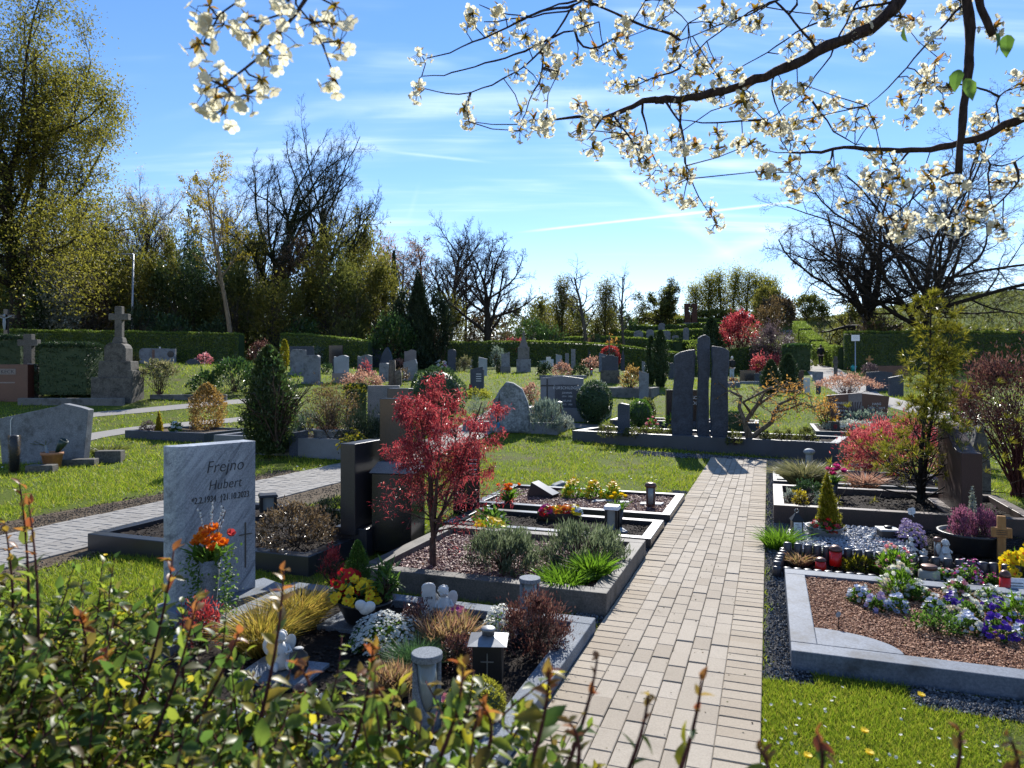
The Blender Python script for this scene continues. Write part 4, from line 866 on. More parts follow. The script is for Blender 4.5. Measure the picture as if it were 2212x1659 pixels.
MB().box((0, 0, .36), (.4, .4, .74)).build('pedestal', S['black'], t, bevel=.006); MB().box((0, 0, .785), (.44, .44, .1), top=.7).build('pedestal_roof', S['greygranite'], t, bevel=.004); MB().box((-.03, .02, 1.13), (.29, .16, .62)).build('slab', S['black'], t, bevel=.006)
t = thing('headstone', 'dark olive granite stele on a block left of the maple', 'headstone', S3(5.74, -3.7), RZ)
MB().box((.0, .3, .64), (.16, .5, .86)).build('slab', S['polished'], t, bevel=.006); MB().box((0, .3, .1), (.36, .42, .34)).build('plinth', S['polished'], t, bevel=.006)
t = thing('headstone', 'black polished two winged headstone with engraved name behind the maple', 'headstone', GY(1008, 8.7), 0)
MB().box((-.085, .03, .42), (.155, .1, .9)).build('left_wing', S['black'], t, bevel=.003); MB().box((.08, 0, .44), (.165, .1, .9)).build('right_wing', S['black'], t, bevel=.003)
text('SCHULTE', .042, P_['silverletter'], t, (.083, -.052, .75), sx=.85); b = MB(); [b.box((.083, -.0515, z), (.09, .003, .012)) for z in (.68, .63, .56, .51)]; b.build('inscription_lines', P_['silverletter'], t)
# ---- the two low dark graves
t = thing('book_stone', 'dark tilted book shaped stone with engraved lines on reddish chips', 'headstone', G(1172, 1073, .06)+Vector((0, 0, .06)), -.5)
MB().prism([(-.2, -.02), (.16, -.02), (.2, .05), (-.12, .2)], -.1, .12).build('block', S['polished'], t, bevel=.004)
b = MB(); [b.box((.05-.035*i, 0.01, .115+.0165*i), (.012, .15, .003), ty=.435) for i in range(4)]; b.build('engraved_lines', P_['silverletter'], t)
t = thing('natural_stone', 'pale grey flat rock behind the tilted book stone', 'rock', G(1213, 1052, .06)+Vector((0, .05, .02)), .2); b = MB(); b.prism([(-.17, -.02), (.17, -.02), (.1, .09), (.02, .12), (-.12, .07)], -.1, .1); b.build('rock', S['boulder'], t, bevel=.02)
for i, (a, l) in enumerate((((1213, 1262, 1037, 1078), 'yellow pansies and narcissi at the left of the reddish bed'), ((1262, 1305, 1036, 1080), 'yellow narcissi in the middle of the reddish bed'), ((1305, 1342, 1042, 1082), 'yellow narcissi nearest the red lantern'))):
    blooms('narcissus', l, 'flowers', a, 'yellow', 'iris', 5, 46, lift=.05, leafls=20, nl=170, lw=.18, petals=6, group='yellow narcissi in the reddish bed', core='orangep')
def lantern(label, u0, u1, vt, vb, lift, body, cap, glass, cand, rz=0, style='square', name='grave_lantern'):
    uc = (u0+u1)/2; o = G(uc, vb, lift); o.z += lift; px = o.y/F; w = (u1-u0)*px; h = (vb-vt)*px; t = thing(name, label, 'lantern', o, rz); r = w/2
    if style == 'square':
        MB().box((0, 0, h*.06), (w*.92, w*.92, h*.12)).build('foot', body, t, bevel=.003); b = MB()
        for sx in (-1, 1):
            for sy in (-1, 1): b.box((sx*r*.74, sy*r*.74, h*.48), (w*.16, w*.16, h*.74))
        b.build('frame', body, t); MB().box((0, 0, h*.91), (w*1.05, w*1.05, h*.13), top=.9).build('roof', cap, t, bevel=.003); MB().box((0, 0, h*.48), (w*.62, w*.62, h*.7)).build('glass', P_[glass], t); MB().cyl((0, 0, h*.12), r*.38, h*.3, 12).build('candle', P_[cand], t, True)
    else:
        MB().lathe([(r*.7, 0), (r*.8, h*.06), (r*.6, h*.1)], 18).build('foot', body, t, True); MB().lathe([(r*.62, h*.1), (r*.66, h*.66)], 16).build('candle', P_[cand], t, True); MB().lathe([(r*.8, h*.1), (r*.82, h*.8)], 18).build('glass', P_[glass], t, True)
        b = MB(); [b.box((r*.86*math.cos(a), r*.86*math.sin(a), h*.46), (w*.07, w*.12, h*.76), rz=a) for a in np.arange(4)*PI/2+.6]; b.build('frame', body, t); MB().lathe([(r*.95, h*.8), (r*1.02, h*.84), (r*.9, h*.96), (r*.3, h)], 18).build('lid', cap, t, True)
    return t
o = G(1407, 1090, .06); o.z += .07; t = thing('stone_slab', 'pale flagstone under the red lantern', 'slab', o, 0); b = MB(); b.prismz([(-.16, -.06), (.1, -.1), (.17, .02), (.05, .1), (-.12, .07)], -.01, .012); b.build('flagstone', S['palegrey'], t, bevel=.004)
lantern('bronze lantern with a red candle on the reddish chip bed', 1393, 1418, 1042, 1092, .08, P_['bronze'], P_['bronze'], 'glass', 'redcandle', style='round')
for u, v_, w_, l in ((1300, 1083, .17, 'flat pale stone near the narcissi on the reddish bed'), (1345, 1086, .1, 'small flat pale stone left of the red lantern')):
    o = G(u, v_, .06); o.z += .068; t = thing('stepping_stone', l, 'slab', o, .3, 'flat pale stones on the reddish bed'); MB().prismz([(-w_, -.05), (w_*.6, -.07), (w_, .02), (-w_*.4, .07)], -.01, .01).build('flagstone', S['palegrey'], t, bevel=.003)
o = G(1098, 1092, .06); o.z += .05; t = thing('tulip_vase', 'orange and yellow tulips in a green vase beside the dark kerb', 'bouquet', o, 0); MB().lathe([(.04, 0), (.05, .1), (.06, .14)], 14).build('vase', P_['greenplastic'], t, True)
b = MB(); n = 16; P = np.stack([R.normal(0, .055, n), R.normal(0, .05, n), R.uniform(.2, .29, n)], 1); [b.add(*(lambda V, fs: (V, *fs))(*flowers(P-np.array([0, 0, .02]), nrm(np.stack([P[:,0]*4, P[:,1]*4-.2, np.ones(n)], 1)), .04, 6, c))) for c in (1.1, 2.0)]; b.build('tulip_heads', LF['orangep'], t)
n = 70; P = np.stack([R.normal(0, .03, n), R.normal(0, .03, n), np.full(n, .08)], 1); V, fs = blades(P, R.uniform(.12, .24, n), .022, .45); b = MB(); b.add(V, *fs); b.build('leaves', LF['iris'], t)
blooms('hellebore_patch', 'low green leafy plants left of the pansy basket', 'plant', (1015, 1100, 1088, 1140), 'white', 'green', 4, 14, lift=.05, leafls=16, nl=260)
t = thing('flower_basket', 'dark wicker basket in the narrow dark bed', 'basket', G(1207, 1128, .06)+Vector((0, .12, .04)), RZ*.4); o = t.location.copy()
MB().lathe([(.2, 0), (.235, .04), (.24, .11), (.22, .115), (.2, .05)], 26, sy=.55).build('basket', P_['wicker'], t, True); MB().lathe([(.001, .09), (.215, .1)], 20, sy=.55).build('soil', P_['soil'], t)
for i, (dx, c, l) in enumerate(((-.13, ['redp', 'magenta'], 'red pansies at the left end of the wicker basket'), (-.02, ['yellow', 'orangep'], 'yellow pansies in the middle of the wicker basket'), (.1, ['redp', 'orangep'], 'orange red pansies right of the middle in the basket'), (.18, ['paleblue', 'yellow'], 'pale blue and yellow pansies at the right basket end'))):
    q = thing('pansy', l, 'flowers', o+Vector((dx, -.03, .1)), 0, 'pansies in the wicker basket'); n = 34
    P, d = ellipsoid_pts(n, (.085, .08, .09), .8, 0); V, fs = flowers(P, nrm(d+np.array([0, -.7, .4])), .026, 5, .2); b = MB(); b.add(V, *fs); k = len(P)//2*25
    me = b.build('flowers', LF[c[0]], q); P, d = ellipsoid_pts(14, (.09, .09, .1), .8, 0); V, fs = flowers(P, nrm(d+np.array([0, -.7, .4])), .024, 5, .2); b = MB(); b.add(V, *fs); b.build('contrast_flowers', LF[c[1]], q)
    P, d = ellipsoid_pts(60, (.09, .09, .07), .5, 0); V, fs = leaves(P, nrm(d+rdir(len(P))), .035, .02); b = MB(); b.add(V, *fs); b.build('leaves', LF['green'], q)
o = G(1325, 1148, .06); o.z += .068; t = thing('stone_slab', 'white diamond shaped slab under the white lantern', 'slab', o, RZ+.5); MB().box((0, 0, 0), (.26, .2, .02)).build('slab', S['palegrey'], t, bevel=.003)
lantern('white roofed lantern with glass sides and a pale candle', 1307, 1338, 1090, 1150, .08, P_['darkmetal'], P_['signwhite'], 'glass', 'whitecandle', RZ)
o = G(1337, 1140, .07); o.z += .05; t = thing('tulip_vase', 'yellow tulips in a slim black vase behind the white lantern', 'bouquet', o+Vector((.02, .1, 0)), 0); MB().lathe([(.035, 0), (.03, .06), (.045, .2)], 14).build('vase', P_['blackpot'], t, True)
b = MB(); P = np.array([(-.05,0,.37),(.02,-.01,.36),(.06,0,.34),(-.08,.01,.33)]); [b.add(*(lambda V, fs: (V, *fs))(*flowers(P-np.array([0, 0, .02]), nrm(np.stack([P[:,0]*3, P[:,1], np.ones(4)], 1)), .045, 6, c))) for c in (1.5, 2.4)]; b.build('tulip_heads', LF['yellow'], t)
n = 40; P = np.stack([R.normal(0, .015, n), R.normal(0, .015, n), np.full(n, .17)], 1); V, fs = blades(P, R.uniform(.12, .2, n), .026, .5); b = MB(); b.add(V, *fs); b.build('leaves', LF['iris'], t)
o = G(1015, 1150, .06); o.z += .1; t = thing('stone_slab', 'pale slab at the left of the narrow dark bed', 'slab', G(1106, 1132, .05)+Vector((-.35, .1, .07)), RZ); MB().box((0, 0, 0), (.3, .2, .02)).build('slab', S['palegrey'], t, bevel=.003)
# ---- left dark grave
shrub('bronze_shrub', 'low wide shrub with bronze brown leaves in the dark kerb', 'shrub', (548, 728, 1090, 1200), 'bronze', 'dome', 9, .45, 2.4, lift=.1)
shrub('creeping_conifer', 'dark blue green creeping conifer beside the olive stele', 'conifer', (660, 768, 1072, 1140), 'fir', 'spread', 8, .25, 3.2, lift=.1)
lantern('dark curved roof lantern with a red candle behind the pale headstone', 560, 598, 1066, 1104, .17, P_['darkmetal'], P_['darkmetal'], 'glass', 'redcandle', .4)
# ---- right side graves
def palis(label, s0, t0, s1, t1, h=.1):
    a, c = S3(s0, t0), S3(s1, t1); n = max(3, int((c-a).length/.078)); t = thing('palisade_edging', label, 'edging', a, 0, 'black palisade edgings'); b = MB(); b.lathe([(.036, -.05), (.036, h-.012), (.03, h-.003), (.012, h)], 10, sy=.8); me = b.mesh('palisade', True)
    for i in range(n):
        q = obj('palisade', me, P_['palisade'], t, loc=(c-a)*(i/(n-1))); q.rotation_euler = (R.normal(0, .03), R.normal(0, .03), RZ)
P_['palisade'] = plain('black_palisade', (.03,.028,.035), .38, .6)
palis('front row of small black palisades behind the blue grey kerb', 6.45, .1, 6.45, 2.6, .1); palis('middle row of black palisades before the white pebbles', 6.98, .2, 6.72, 2.6, .19); palis('short curved end of black palisades beside the path', 6.5, .1, 7.02, .17, .13); palis('black palisades along the left side of the white pebbles', 7.05, .2, 8.2, .26, .06)
def bed(label, s0, s1, t0, t1, grain, n, r, z=.05, base='drysoil', name='pebble_bed'):
    t = thing(name, label, 'pebble bed' if 'pebble' in grain else 'soil bed', S3(s0, t0), RZ); b = MB(); lumps(b, 0, t1-t0, 0, s1-s0, z-.01, .003); b.build('base_layer', P_[base], t)
    P = np.stack([R.uniform(0, t1-t0, n), R.uniform(0, s1-s0, n), z+R.uniform(0, .015, n)], 1); V, fs = grains(P, r*R.uniform(.6, 1.3, n), .7); b = MB(); b.add(V, *fs); b.build('pebbles' if 'pebble' in grain else 'soil_crumbs', P_[grain], t)['kind'] = 'stuff'
    o = [ST(s0, t0), ST(s1, t0), ST(s1, t1), ST(s0, t1)]; KEEP.append(np.array(o))
bed('white pebble bed behind the black palisades', 7.03, 8.35, .28, 1.28, 'pebble', 4200, .015, .1, 'gravelbase')
bed('dark soil bed between the black palisade rows', 6.5, 6.98, .16, 2.6, 'clod', 1200, .012, .03, 'soil', 'soil_bed')
bed('dark soil bed under the heather bowl and the wooden cross', 6.95, 8.65, 1.3, 3.0, 'clod', 2500, .014, .05, 'soil', 'soil_bed')
candle('tall red grave candle with a brown lid between the palisades', 1792, 1818, 1178, 1222, lift=.04)
candle('short red grave candle beside the tall one', 1762, 1784, 1204, 1232, lift=.04)
o = G(1906, 1182, .06); o.z += .08; t = thing('grave_candle', 'fallen red candle lying on the white pebbles', 'grave candle', o, .3, None); MB().lathe([(.032, -.06), (.035, .05), (.03, .06)], 14, ty=PI/2).build('candle_body', P_['redcandle'], t, True)
MB().lathe([(.036, .05), (.038, .075), (.02, .08)], 14, ty=PI/2).build('lid', P_['redcandle'], t, True)
t = thing('flower_bowl', 'grey round planter standing on the white pebbles', 'planter', G(1787, 1168, .06)+Vector((0, .05, .06)), 0); o = t.location.copy(); MB().lathe([(.1, 0), (.12, .02), (.185, .13), (.19, .14), (.17, .14), (.15, .1)], 26).build('bowl', P_['greypot'], t, True); MB().lathe([(.001, .115), (.168, .125)], 20).build('soil', P_['soil'], t)
shrub('golden_conifer', 'slim golden conifer in the grey planter', 'conifer', (1752, 1822, 1018, 1140), 'goldgreen', 'cone', 8, .3, 3.0, Y=o.y+.02, lift=.16)
blooms('ranunculus', 'dark red flowers at the front of the grey planter', 'flowers', (1760, 1812, 1108, 1140), ['redp', 'redbright'], 'green', 6, 24, .1, Y=o.y-.09, lift=.17, leafls=12, nl=140)
blooms('skimmia', 'pale green leafy flowers at the left of the grey planter', 'flowers', (1748, 1775, 1120, 1145), ['redp', 'white'], 'bluegrey', 4, 20, .09, Y=o.y-.06, lift=.17, leafls=10, nl=140)
blooms('ivy_plant', 'dark trailing leaves at the right of the grey planter', 'plant', (1795, 1826, 1120, 1150), 'redp', 'bronze', 3, 4, .08, Y=o.y-.03, lift=.15, leafls=10, nl=150)
o = G(1721, 1158, .06); o.z += .07; px = o.y/F; t = thing('grave_lantern', 'small black house lantern with a white panel beside the path', 'lantern', o, RZ*.5); h = 57*px
MB().box((0, 0, h*.29), (h*.38, h*.38, h*.58)).build('body', P_['darkmetal'], t, bevel=.003); MB().box((0, -h*.197, h*.3), (h*.29, .006, h*.44)).build('white_panel', P_['signwhite'], t); MB().box((0, 0, h*.72), (h*.46, h*.46, h*.28), top=.15).build('roof', P_['darkmetal'], t); b = MB(); b.tube([(math.cos(a)*h*.07, 0, h*.92+math.sin(a)*h*.07) for a in np.linspace(0, 2*PI, 13)], .006, 6); b.build('ring', P_['metal'], t)
b = MB(); [b.box((-.01+.01*i, -h*.205, h*(.44-.05*i)), (h*.12, .002, h*.014)) for i in range(3)]; b.ell((.0, -h*.203, h*.16), (h*.05, .002, h*.06), 8, 6); b.build('panel_marks', P_['dark'], t)
for u, v_, a, l in ((1750, 1172, .11, 'large pale oval stone left of the grey planter'), (1728, 1166, .1, 'pale flat stone next to the small house lantern')):
    o = G(u, v_, .06); o.z += .075; t = thing('oval_stone', l, 'stone', o, .2, 'oval stones on the white pebbles'); MB().ell((0, 0, 0), (a, a*.6, .025)).build('stone', S['palegrey'], t, True)
o = G(1879, 1171, .06); o.z += .07; px = o.y/F; t = thing('bird_figurine', 'small white bird figure on the white pebbles', 'figurine', o, .4); b = MB(); b.ell((0, 0, .03), (.045, .03, .03)); b.ell((.04, 0, .065), (.02, .018, .02)); b.lathe([(.006, 0), (.001, .02)], 6, (.058, 0, .065), ty=PI/2); b.ell((-.05, 0, .035), (.035, .016, .012)); b.build('body', S['white'], t, True)
o = G(1870, 1188, .06); o.z += .08; t = thing('book_ornament', 'open white stone book on the pebbles', 'ornament', o, -.1); b = MB(); b.box((-.045, 0, 0), (.09, .11, .02), ty=.18); b.box((.045, 0, 0), (.09, .11, .02), ty=-.18); b.build('pages', S['white'], t, bevel=.003); b = MB(); [b.box((.045, .03-.02*i, .0135), (.06, .004, .002), ty=-.18) for i in range(4)]; b.build('lines', P_['dark'], t)
o = G(1930, 1176, .06); o.z += .06; t = thing('grave_lantern', 'low square black lantern with a flat steel lid behind the lilac plant', 'lantern', o+Vector((0, .1, 0)), RZ+.2); MB().box((0, 0, .06), (.16, .16, .12)).build('body', P_['blackpot'], t, bevel=.004); MB().box((0, 0, .13), (.2, .2, .016), top=.9).build('lid', P_['metal'], t, bevel=.003); MB().lathe([(.03, .138), (.04, .15), (.03, .16), (.005, .163)], 14).build('cap', P_['darkmetal'], t, True)
t = blooms('lilac_heather', 'bushy plant with pale lilac flowers in a dark pot', 'flowers', (1932, 2002, 1126, 1185), 'lilac', 'lavender', 3.5, 330, lift=.06, leafls=8, nl=300, petals=4)
MB().lathe([(.08, -.02), (.1, .1)], 16).build('pot', P_['blackpot'], t, True)
b = MB(); V, fs = flowers(np.array([(0, -.02, .32), (.0, -.02, .34)]), np.array([(.7, -.5, .4), (-.7, -.5, .4)]), .04, 4, .1); b.add(V, *fs); b.build('butterfly_pick', S['white'], t)
o = G(2100, 1205, .06); o.z += .06; px = o.y/F; t = thing('flower_bowl', 'large round black bowl planted with pink heather', 'planter', GY(2100, o.y+.2)+Vector((0, 0, .06)), 0); MB().lathe([(.2, 0), (.22, .02), (.27, .16), (.29, .18), (.29, .195), (.26, .195), (.24, .14)], 30).build('bowl', P_['blackpot'], t, True); MB().lathe([(.001, .16), (.255, .17)], 20).build('soil', P_['soil'], t); BQ = t.location.copy()
shrub('heather', 'dark pink heather filling the left of the large black bowl', 'heather', (2052, 2110, 1095, 1165), 'heather', 'dome', 6, .35, 3.0, Y=BQ.y-.04, lift=.15, up=1.8); shrub('heather', 'dark pink heather filling the right of the large black bowl', 'heather', (2098, 2155, 1100, 1168), 'heather', 'dome', 6, .35, 3.0, Y=BQ.y-.02, lift=.15, up=1.8)
shrub('silver_plant', 'silvery white upright plant at the back of the heather bowl', 'plant', (2082, 2118, 1048, 1140), 'silver', 'cone', 8, .35, 2.0, Y=BQ.y+.12, lift=.16)
o = G(2163, 1212, .06); o.z += .03; px = o.y/F; t = thing('wooden_cross', 'orange brown wooden grave cross right of the heather bowl', 'cross', o, RZ-.1); h = 105*px
MB().box((0, 0, h*.5), (h*.15, h*.1, h)).build('post', W_['wood'], t, bevel=.006); MB().box((0, -.003, h*.66), (h*.36, h*.12, h*.2)).build('crossbar', W_['wood'], t, bevel=.006); b = MB(); [b.box((0, -.003-h*.0615, h*(.71-.04*i)), (h*.2, .002, h*.012)) for i in range(3)]; b.build('engraved_lines', P_['dark'], t)
angel('white praying angel beside the candle lantern', 2042, 1212, 50, .05, False, .4); angel('small white cherub sitting before the soil bed', 1996, 1206, 22, .05, False, -.2, pose='sit'); angel('white cherub lying behind the pink tulips', 1968, 1190, 32, .06, False, .6, pose='sit')
lantern('slim glass lantern with golden lid beside the praying angel', 2017, 2034, 1160, 1206, .05, P_['bronze'], P_['bronze'], 'glass', 'whitecandle', style='round')
# flowers of the chip grave
def fb(u0, u1, vt, vb, c, l, nm, r=7, n=36, **k): return blooms(nm, l, 'flowers', (u0, u1, vt, vb), c, k.pop('leaf', 'green'), r*.72, int(n*1.5), lift=k.pop('lift', .1), group=k.pop('group', None), leafls=k.pop('leafls', 12), nl=k.pop('nl', 240), **k)
GP = 'flower clumps on the bark chip grave'
fb(1832, 1885, 1262, 1305, ['paleblue', 'white'], 'pale blue pansies at the left tip of the flower band', 'pansy', 8, 34, group=GP); fb(1870, 1920, 1282, 1322, ['paleblue', 'lilac'], 'pale blue pansies second from the left along the chip bed', 'pansy', 8, 34, group=GP); fb(1915, 1962, 1283, 1325, ['paleblue'], 'pale blue pansies right below the white narcissi', 'pansy', 8, 34, group=GP)
fb(1905, 1978, 1212, 1290, ['white', 'cream'], 'white narcissi rising behind the pale blue pansies', 'narcissus', 8, 42, group=GP, leaf='iris', petals=6, leafls=30, lw=.14, nl=320, face=(0, -.9, .2)); fb(1895, 1972, 1178, 1235, ['pink', 'cream'], 'pink tulips leaning over the white narcissi', 'tulip', 10, 20, group=GP, leaf='iris', leafls=24, lw=.2, lift=.1, cup=1.4, petals=6)
fb(1955, 2010, 1258, 1300, ['white'], 'white daisies left of the pink primula', 'daisy', 8, 22, group=GP, petals=10); fb(2040, 2095, 1250, 1290, ['pink', 'white'], 'pale pink primula at the back of the flower band', 'primula', 9, 24, group=GP); fb(1995, 2040, 1285, 1330, ['paleblue', 'white'], 'white and pale blue hyacinths in the middle of the band', 'hyacinth', 6, 40, group=GP); fb(2030, 2085, 1282, 1325, ['violet'], 'deep violet pansies in the middle of the flower band', 'pansy', 9, 26, group=GP)
fb(2070, 2118, 1290, 1342, ['white'], 'large white daisies among the violet pansies', 'daisy', 11, 18, group=GP, petals=10); fb(2040, 2080, 1308, 1348, ['white', 'cream'], 'white daisy cluster at the front of the band', 'daisy', 10, 12, group=GP, petals=10); fb(2055, 2120, 1325, 1372, ['paleblue', 'white'], 'pale blue pansies at the front edge of the band', 'pansy', 9, 34, group=GP); fb(2125, 2180, 1290, 1330, ['violet', 'white'], 'violet pansies with white daisies behind', 'pansy', 9, 28, group=GP); fb(2125, 2185, 1325, 1385, ['violet'], 'largest deep violet pansies at the right front', 'pansy', 10, 40, group=GP); fb(2110, 2165, 1268, 1300, ['white'], 'white daisies along the far granite kerb', 'daisy', 9, 18, group=GP, petals=10); fb(2165, 2230, 1278, 1345, ['white', 'paleblue'], 'white hyacinths with green blades at the right edge', 'hyacinth', 7, 30, group=GP, leaf='iris', leafls=28, lw=.15, nl=320); fb(2185, 2260, 1340, 1392, ['violet', 'paleblue'], 'violet and white pansies cut by the right frame edge', 'pansy', 10, 34, group=GP)
shrub('ground_cover', 'low green leaves along the front of the violet pansies', 'plant', (1965, 2080, 1320, 1372), 'green', 'spread', 9, .5, 1.6, lift=.1, dy=.5)
o = G(1811, 1358, .1); o.z += .1; t = thing('plant_marker', 'tiny plant marker stuck in the bark chips', 'plant marker', o, 0); b = MB(); b.tube([(0, 0, 0), (0, 0, .075)], .003, 5); b.build('stick', P_['darkmetal'], t); MB().ell((0, 0, .09), (.016, .004, .022), 10, 6, ty=.5).build('tag', S['palegrey'], t, True)
o = G(2007, 1258, .05); o.z += .04; px = o.y/F; t = thing('glass_jar', 'frosted glass jar with a brown lid behind the daisies', 'jar', o, 0); MB().lathe([(.07, 0), (.08, .02), (.078, .1), (.055, .115)], 18).build('jar', glassm('frosted_glass', (.6,.6,.55), .5, .35), t, True); MB().lathe([(.058, .115), (.06, .145), (.05, .15)], 18).build('lid', P_['bronze'], t, True)
fb(2018, 2062, 1225, 1258, ['pink', 'white'], 'small pink daisies right of the glass jar', 'daisy', 6, 16, lift=.05, petals=10); fb(2060, 2125, 1208, 1268, ['magenta', 'lilac'], 'magenta aubrieta on tall stems behind the kerb', 'aubrieta', 5, 60, lift=.05, leafls=9, nl=320); fb(2130, 2160, 1238, 1268, ['magenta'], 'single magenta flower clump left of the red candle', 'primula', 6, 10, lift=.05)
fb(2172, 2250, 1180, 1262, ['yellow'], 'large yellow daffodils at the right frame edge', 'daffodil', 17, 22, lift=.06, leaf='iris', leafls=34, lw=.13, petals=6, core='orangep', face=(-.3, -.9, .1)); candle('tall red grave candle beside the white card at right', 2160, 2182, 1232, 1282, lift=.05)
o = G(2198, 1282, .06); o.z += .05; t = thing('memorial_card', 'white memorial card standing at the right edge', 'card', o, -.2); MB().box((0, 0, .06), (.17, .012, .13), tx=-.2).build('card', P_['signwhite'], t); b = MB(); [b.box((-.01, -.0085+.002*i*-2, .09-.02*i), (.09, .003, .005), tx=-.2) for i in range(3)]; b.build('handwriting', P_['dark'], t)
tuft('moss_clump', 'dry brown moss clump at the left palisade corner', 'plant', (1705, 1750, 1188, 1222), 'heathbrown', 260, 2.5, lift=.03, lean=.8, spread=.9); shrub('small_herb', 'tiny white flowering herb between the palisade rows', 'plant', (1742, 1785, 1178, 1215), 'olive', 'loose', 6, .4, .9, lift=.03, flow='white', fr=3); shrub('fir_branch', 'cut fir branch lying between the palisade rows', 'branch', (1815, 1905, 1200, 1235), 'goldgreen', 'spread', 8, .25, 2.2, lift=.03, dy=.5); fb(1880, 1915, 1218, 1238, ['pink', 'redp'], 'small pink flowers at the end of the fir branch', 'cyclamen', 4, 14, lift=.03, h=.06)
tuft('grass_tuft', 'bright grass tuft between the gravel and the white pebbles', 'grass tuft', (1655, 1712, 1130, 1190), 'iris', 420, 2, lean=.6, spread=.9)
# umbrella pine grave and beyond
t = thing('umbrella_pine', 'tall umbrella pine with glossy yellow green needles in brown kerb', 'conifer', G(2010, 1092, .15)+Vector((0, .25, .12)), 0); px = t.location.y/F; hh = 450*px
tr = grow([(0, 0, -.05), (.06, .03, -.05)], [(0, 0, 1), (.04, .02, 1)], [hh, hh*.86], .03, [dict(k=9, wob=.025, tip=.25, n=70, t0=.02, t1=1.0, ang=62, asd=12, lr=.3, env=lambda q: np.where(q < .34, 1.75-q*3.0, .72-.46*q)*(.75+.35*np.sin(q*23)), rr=.35, rmin=.004), dict(k=4, wob=.12, trop=.07, n=4, t0=.25, ang=40, lr=.5, sh=.2, rr=.6), dict(k=2, wob=.12, trop=.15)])
wood(tr, (9, 5, 3)).build('trunk', W_['dark'], t, True)
E = np.concatenate([tr[2][0][:,-1], tr[1][0][:,-1]]); Dn = np.concatenate([tr[2][0][:,-1]-tr[2][0][:,-2], tr[1][0][:,-1]-tr[1][0][:,-2]]); kk = R.uniform(size=len(E)) < .8; E, Dn = E[kk], Dn[kk]; Dn = nrm(Dn)
m = 20; P = np.repeat(E, m, 0); D = nrm(np.repeat(Dn, m, 0)*.9+rdir(len(P))*.9+np.array([0, 0, .15])); V, fs = leaves(P, D, R.uniform(.06, .115, len(P)), .0095, .3); b = MB(); b.add(V, *fs); b.build('needles', LF['umbrella'], t); print('umb', len(P))
shrub('lace_maple', 'low red lace leaf maple spreading behind the umbrella pine', 'shrub', (1825, 2060, 905, 1035), 'pinkred', 'dome', 8, .3, 2.6, Y=12.0, nst=20, stem='redtwig')
tuft('ornamental_grass', 'grey green fountain grass mound on the slab', 'ornamental grass', (1680, 1795, 985, 1050), 'sedge', 1500, 1.6, lean=1.0, lift=.12, spread=.5)
o = GY(1742, 12.6); o.z += .5; t = thing('ball_ornament', 'pale stone ball behind the fountain grass mound', 'ornament', GY(1748, 12.7)+Vector((0, 0, .12)), 0); MB().lathe([(.06, 0), (.06, .16)], 12).build('post', S['palegrey'], t); MB().ell((0, 0, .2), (.1, .1, .06)).build('cap', S['palegrey'], t, True)
o = G(1801, 1076, .12); o.z += .1; px = o.y/F; t = thing('tulip_vase', 'magenta tulips in a tall black vase right of the grass mound', 'bouquet', o, 0); MB().lathe([(.045, 0), (.04, .08), (.055, .22)], 14).build('vase', P_['blackpot'], t, True)
b = MB(); n = 13; P = np.stack([R.normal(0, .05, n), R.normal(0, .04, n), R.uniform(.33, .46, n)], 1); [b.add(*(lambda V, fs: (V, *fs))(*flowers(P-np.array([0, 0, .02]), nrm(np.stack([P[:,0]*4, P[:,1]*4-.2, np.ones(n)], 1)), .05, 6, c))) for c in (.9, 2.0)]; b.build('tulip_heads', LF['magenta'], t)
n = 60; P = np.stack([R.normal(0, .02, n), R.normal(0, .02, n), np.full(n, .2)], 1); V, fs = blades(P, R.uniform(.1, .2, n), .024, .5); b = MB(); b.add(V, *fs); b.build('leaves', LF['green'], t)
shrub('golden_shrub', 'small bright yellow shrub at the brown kerb corner', 'shrub', (1710, 1745, 1060, 1100), 'gold', 'loose', 7, .5, 2.2, lift=.15); shrub('dark_shrub', 'dark low evergreen behind the yellow shrub', 'shrub', (1712, 1782, 1038, 1088), 'dark', 'dome', 7, .5, 2.4, lift=.15); shrub('grey_herb', 'pale grey herb at the left end of the brown kerb bed', 'plant', (1690, 1722, 1058, 1090), 'silver', 'loose', 6, .4, 1.2, lift=.15); shrub('grey_herb', 'grey green herb between the yellow shrub and golden conifer', 'plant', (1760, 1792, 1062, 1100), 'bluegrey', 'loose', 6, .4, 1.4, lift=.15)
tuft('ornamental_grass', 'reddish tipped grass at the far right of the slab grave', 'ornamental grass', (1830, 1905, 1012, 1062), 'pinkbrown', 420, 1.8, lean=.7, lift=.1)
t = thing('headstone', 'polished brown headstone with a swept top seen end on at right', 'headstone', S3(9.0, 2.12), RZ); b2 = MB(); P = [(0, -.1), (1.15, -.1), (1.15, 1.14), (.9, 1.11), (.65, 1.01), (.4, .9), (.2, .86), (0, .86)]; b2.prism(P, -.1, .1, rz=PI/2); b2.build('slab', S['brown'], t, bevel=.008); MB().box((0, .55, .02), (.44, 1.4, .3)).build('plinth', S['brown'], t, bevel=.008)
stone('dark rough natural stone beside the swept brown headstone', 2106, 2150, 918, 1080, 'pointed', S['old'], Y=9.3, th=.3, rz=-.4, group=None, bev=.03)
shrub('purple_barberry', 'big dark reddish purple shrub at the right frame edge', 'shrub', (2075, 2330, 762, 1105), 'darkred', 'umbrella', 9, .32, 1.5, Y=9.9, nst=46, stem='redtwig', sr=.014)
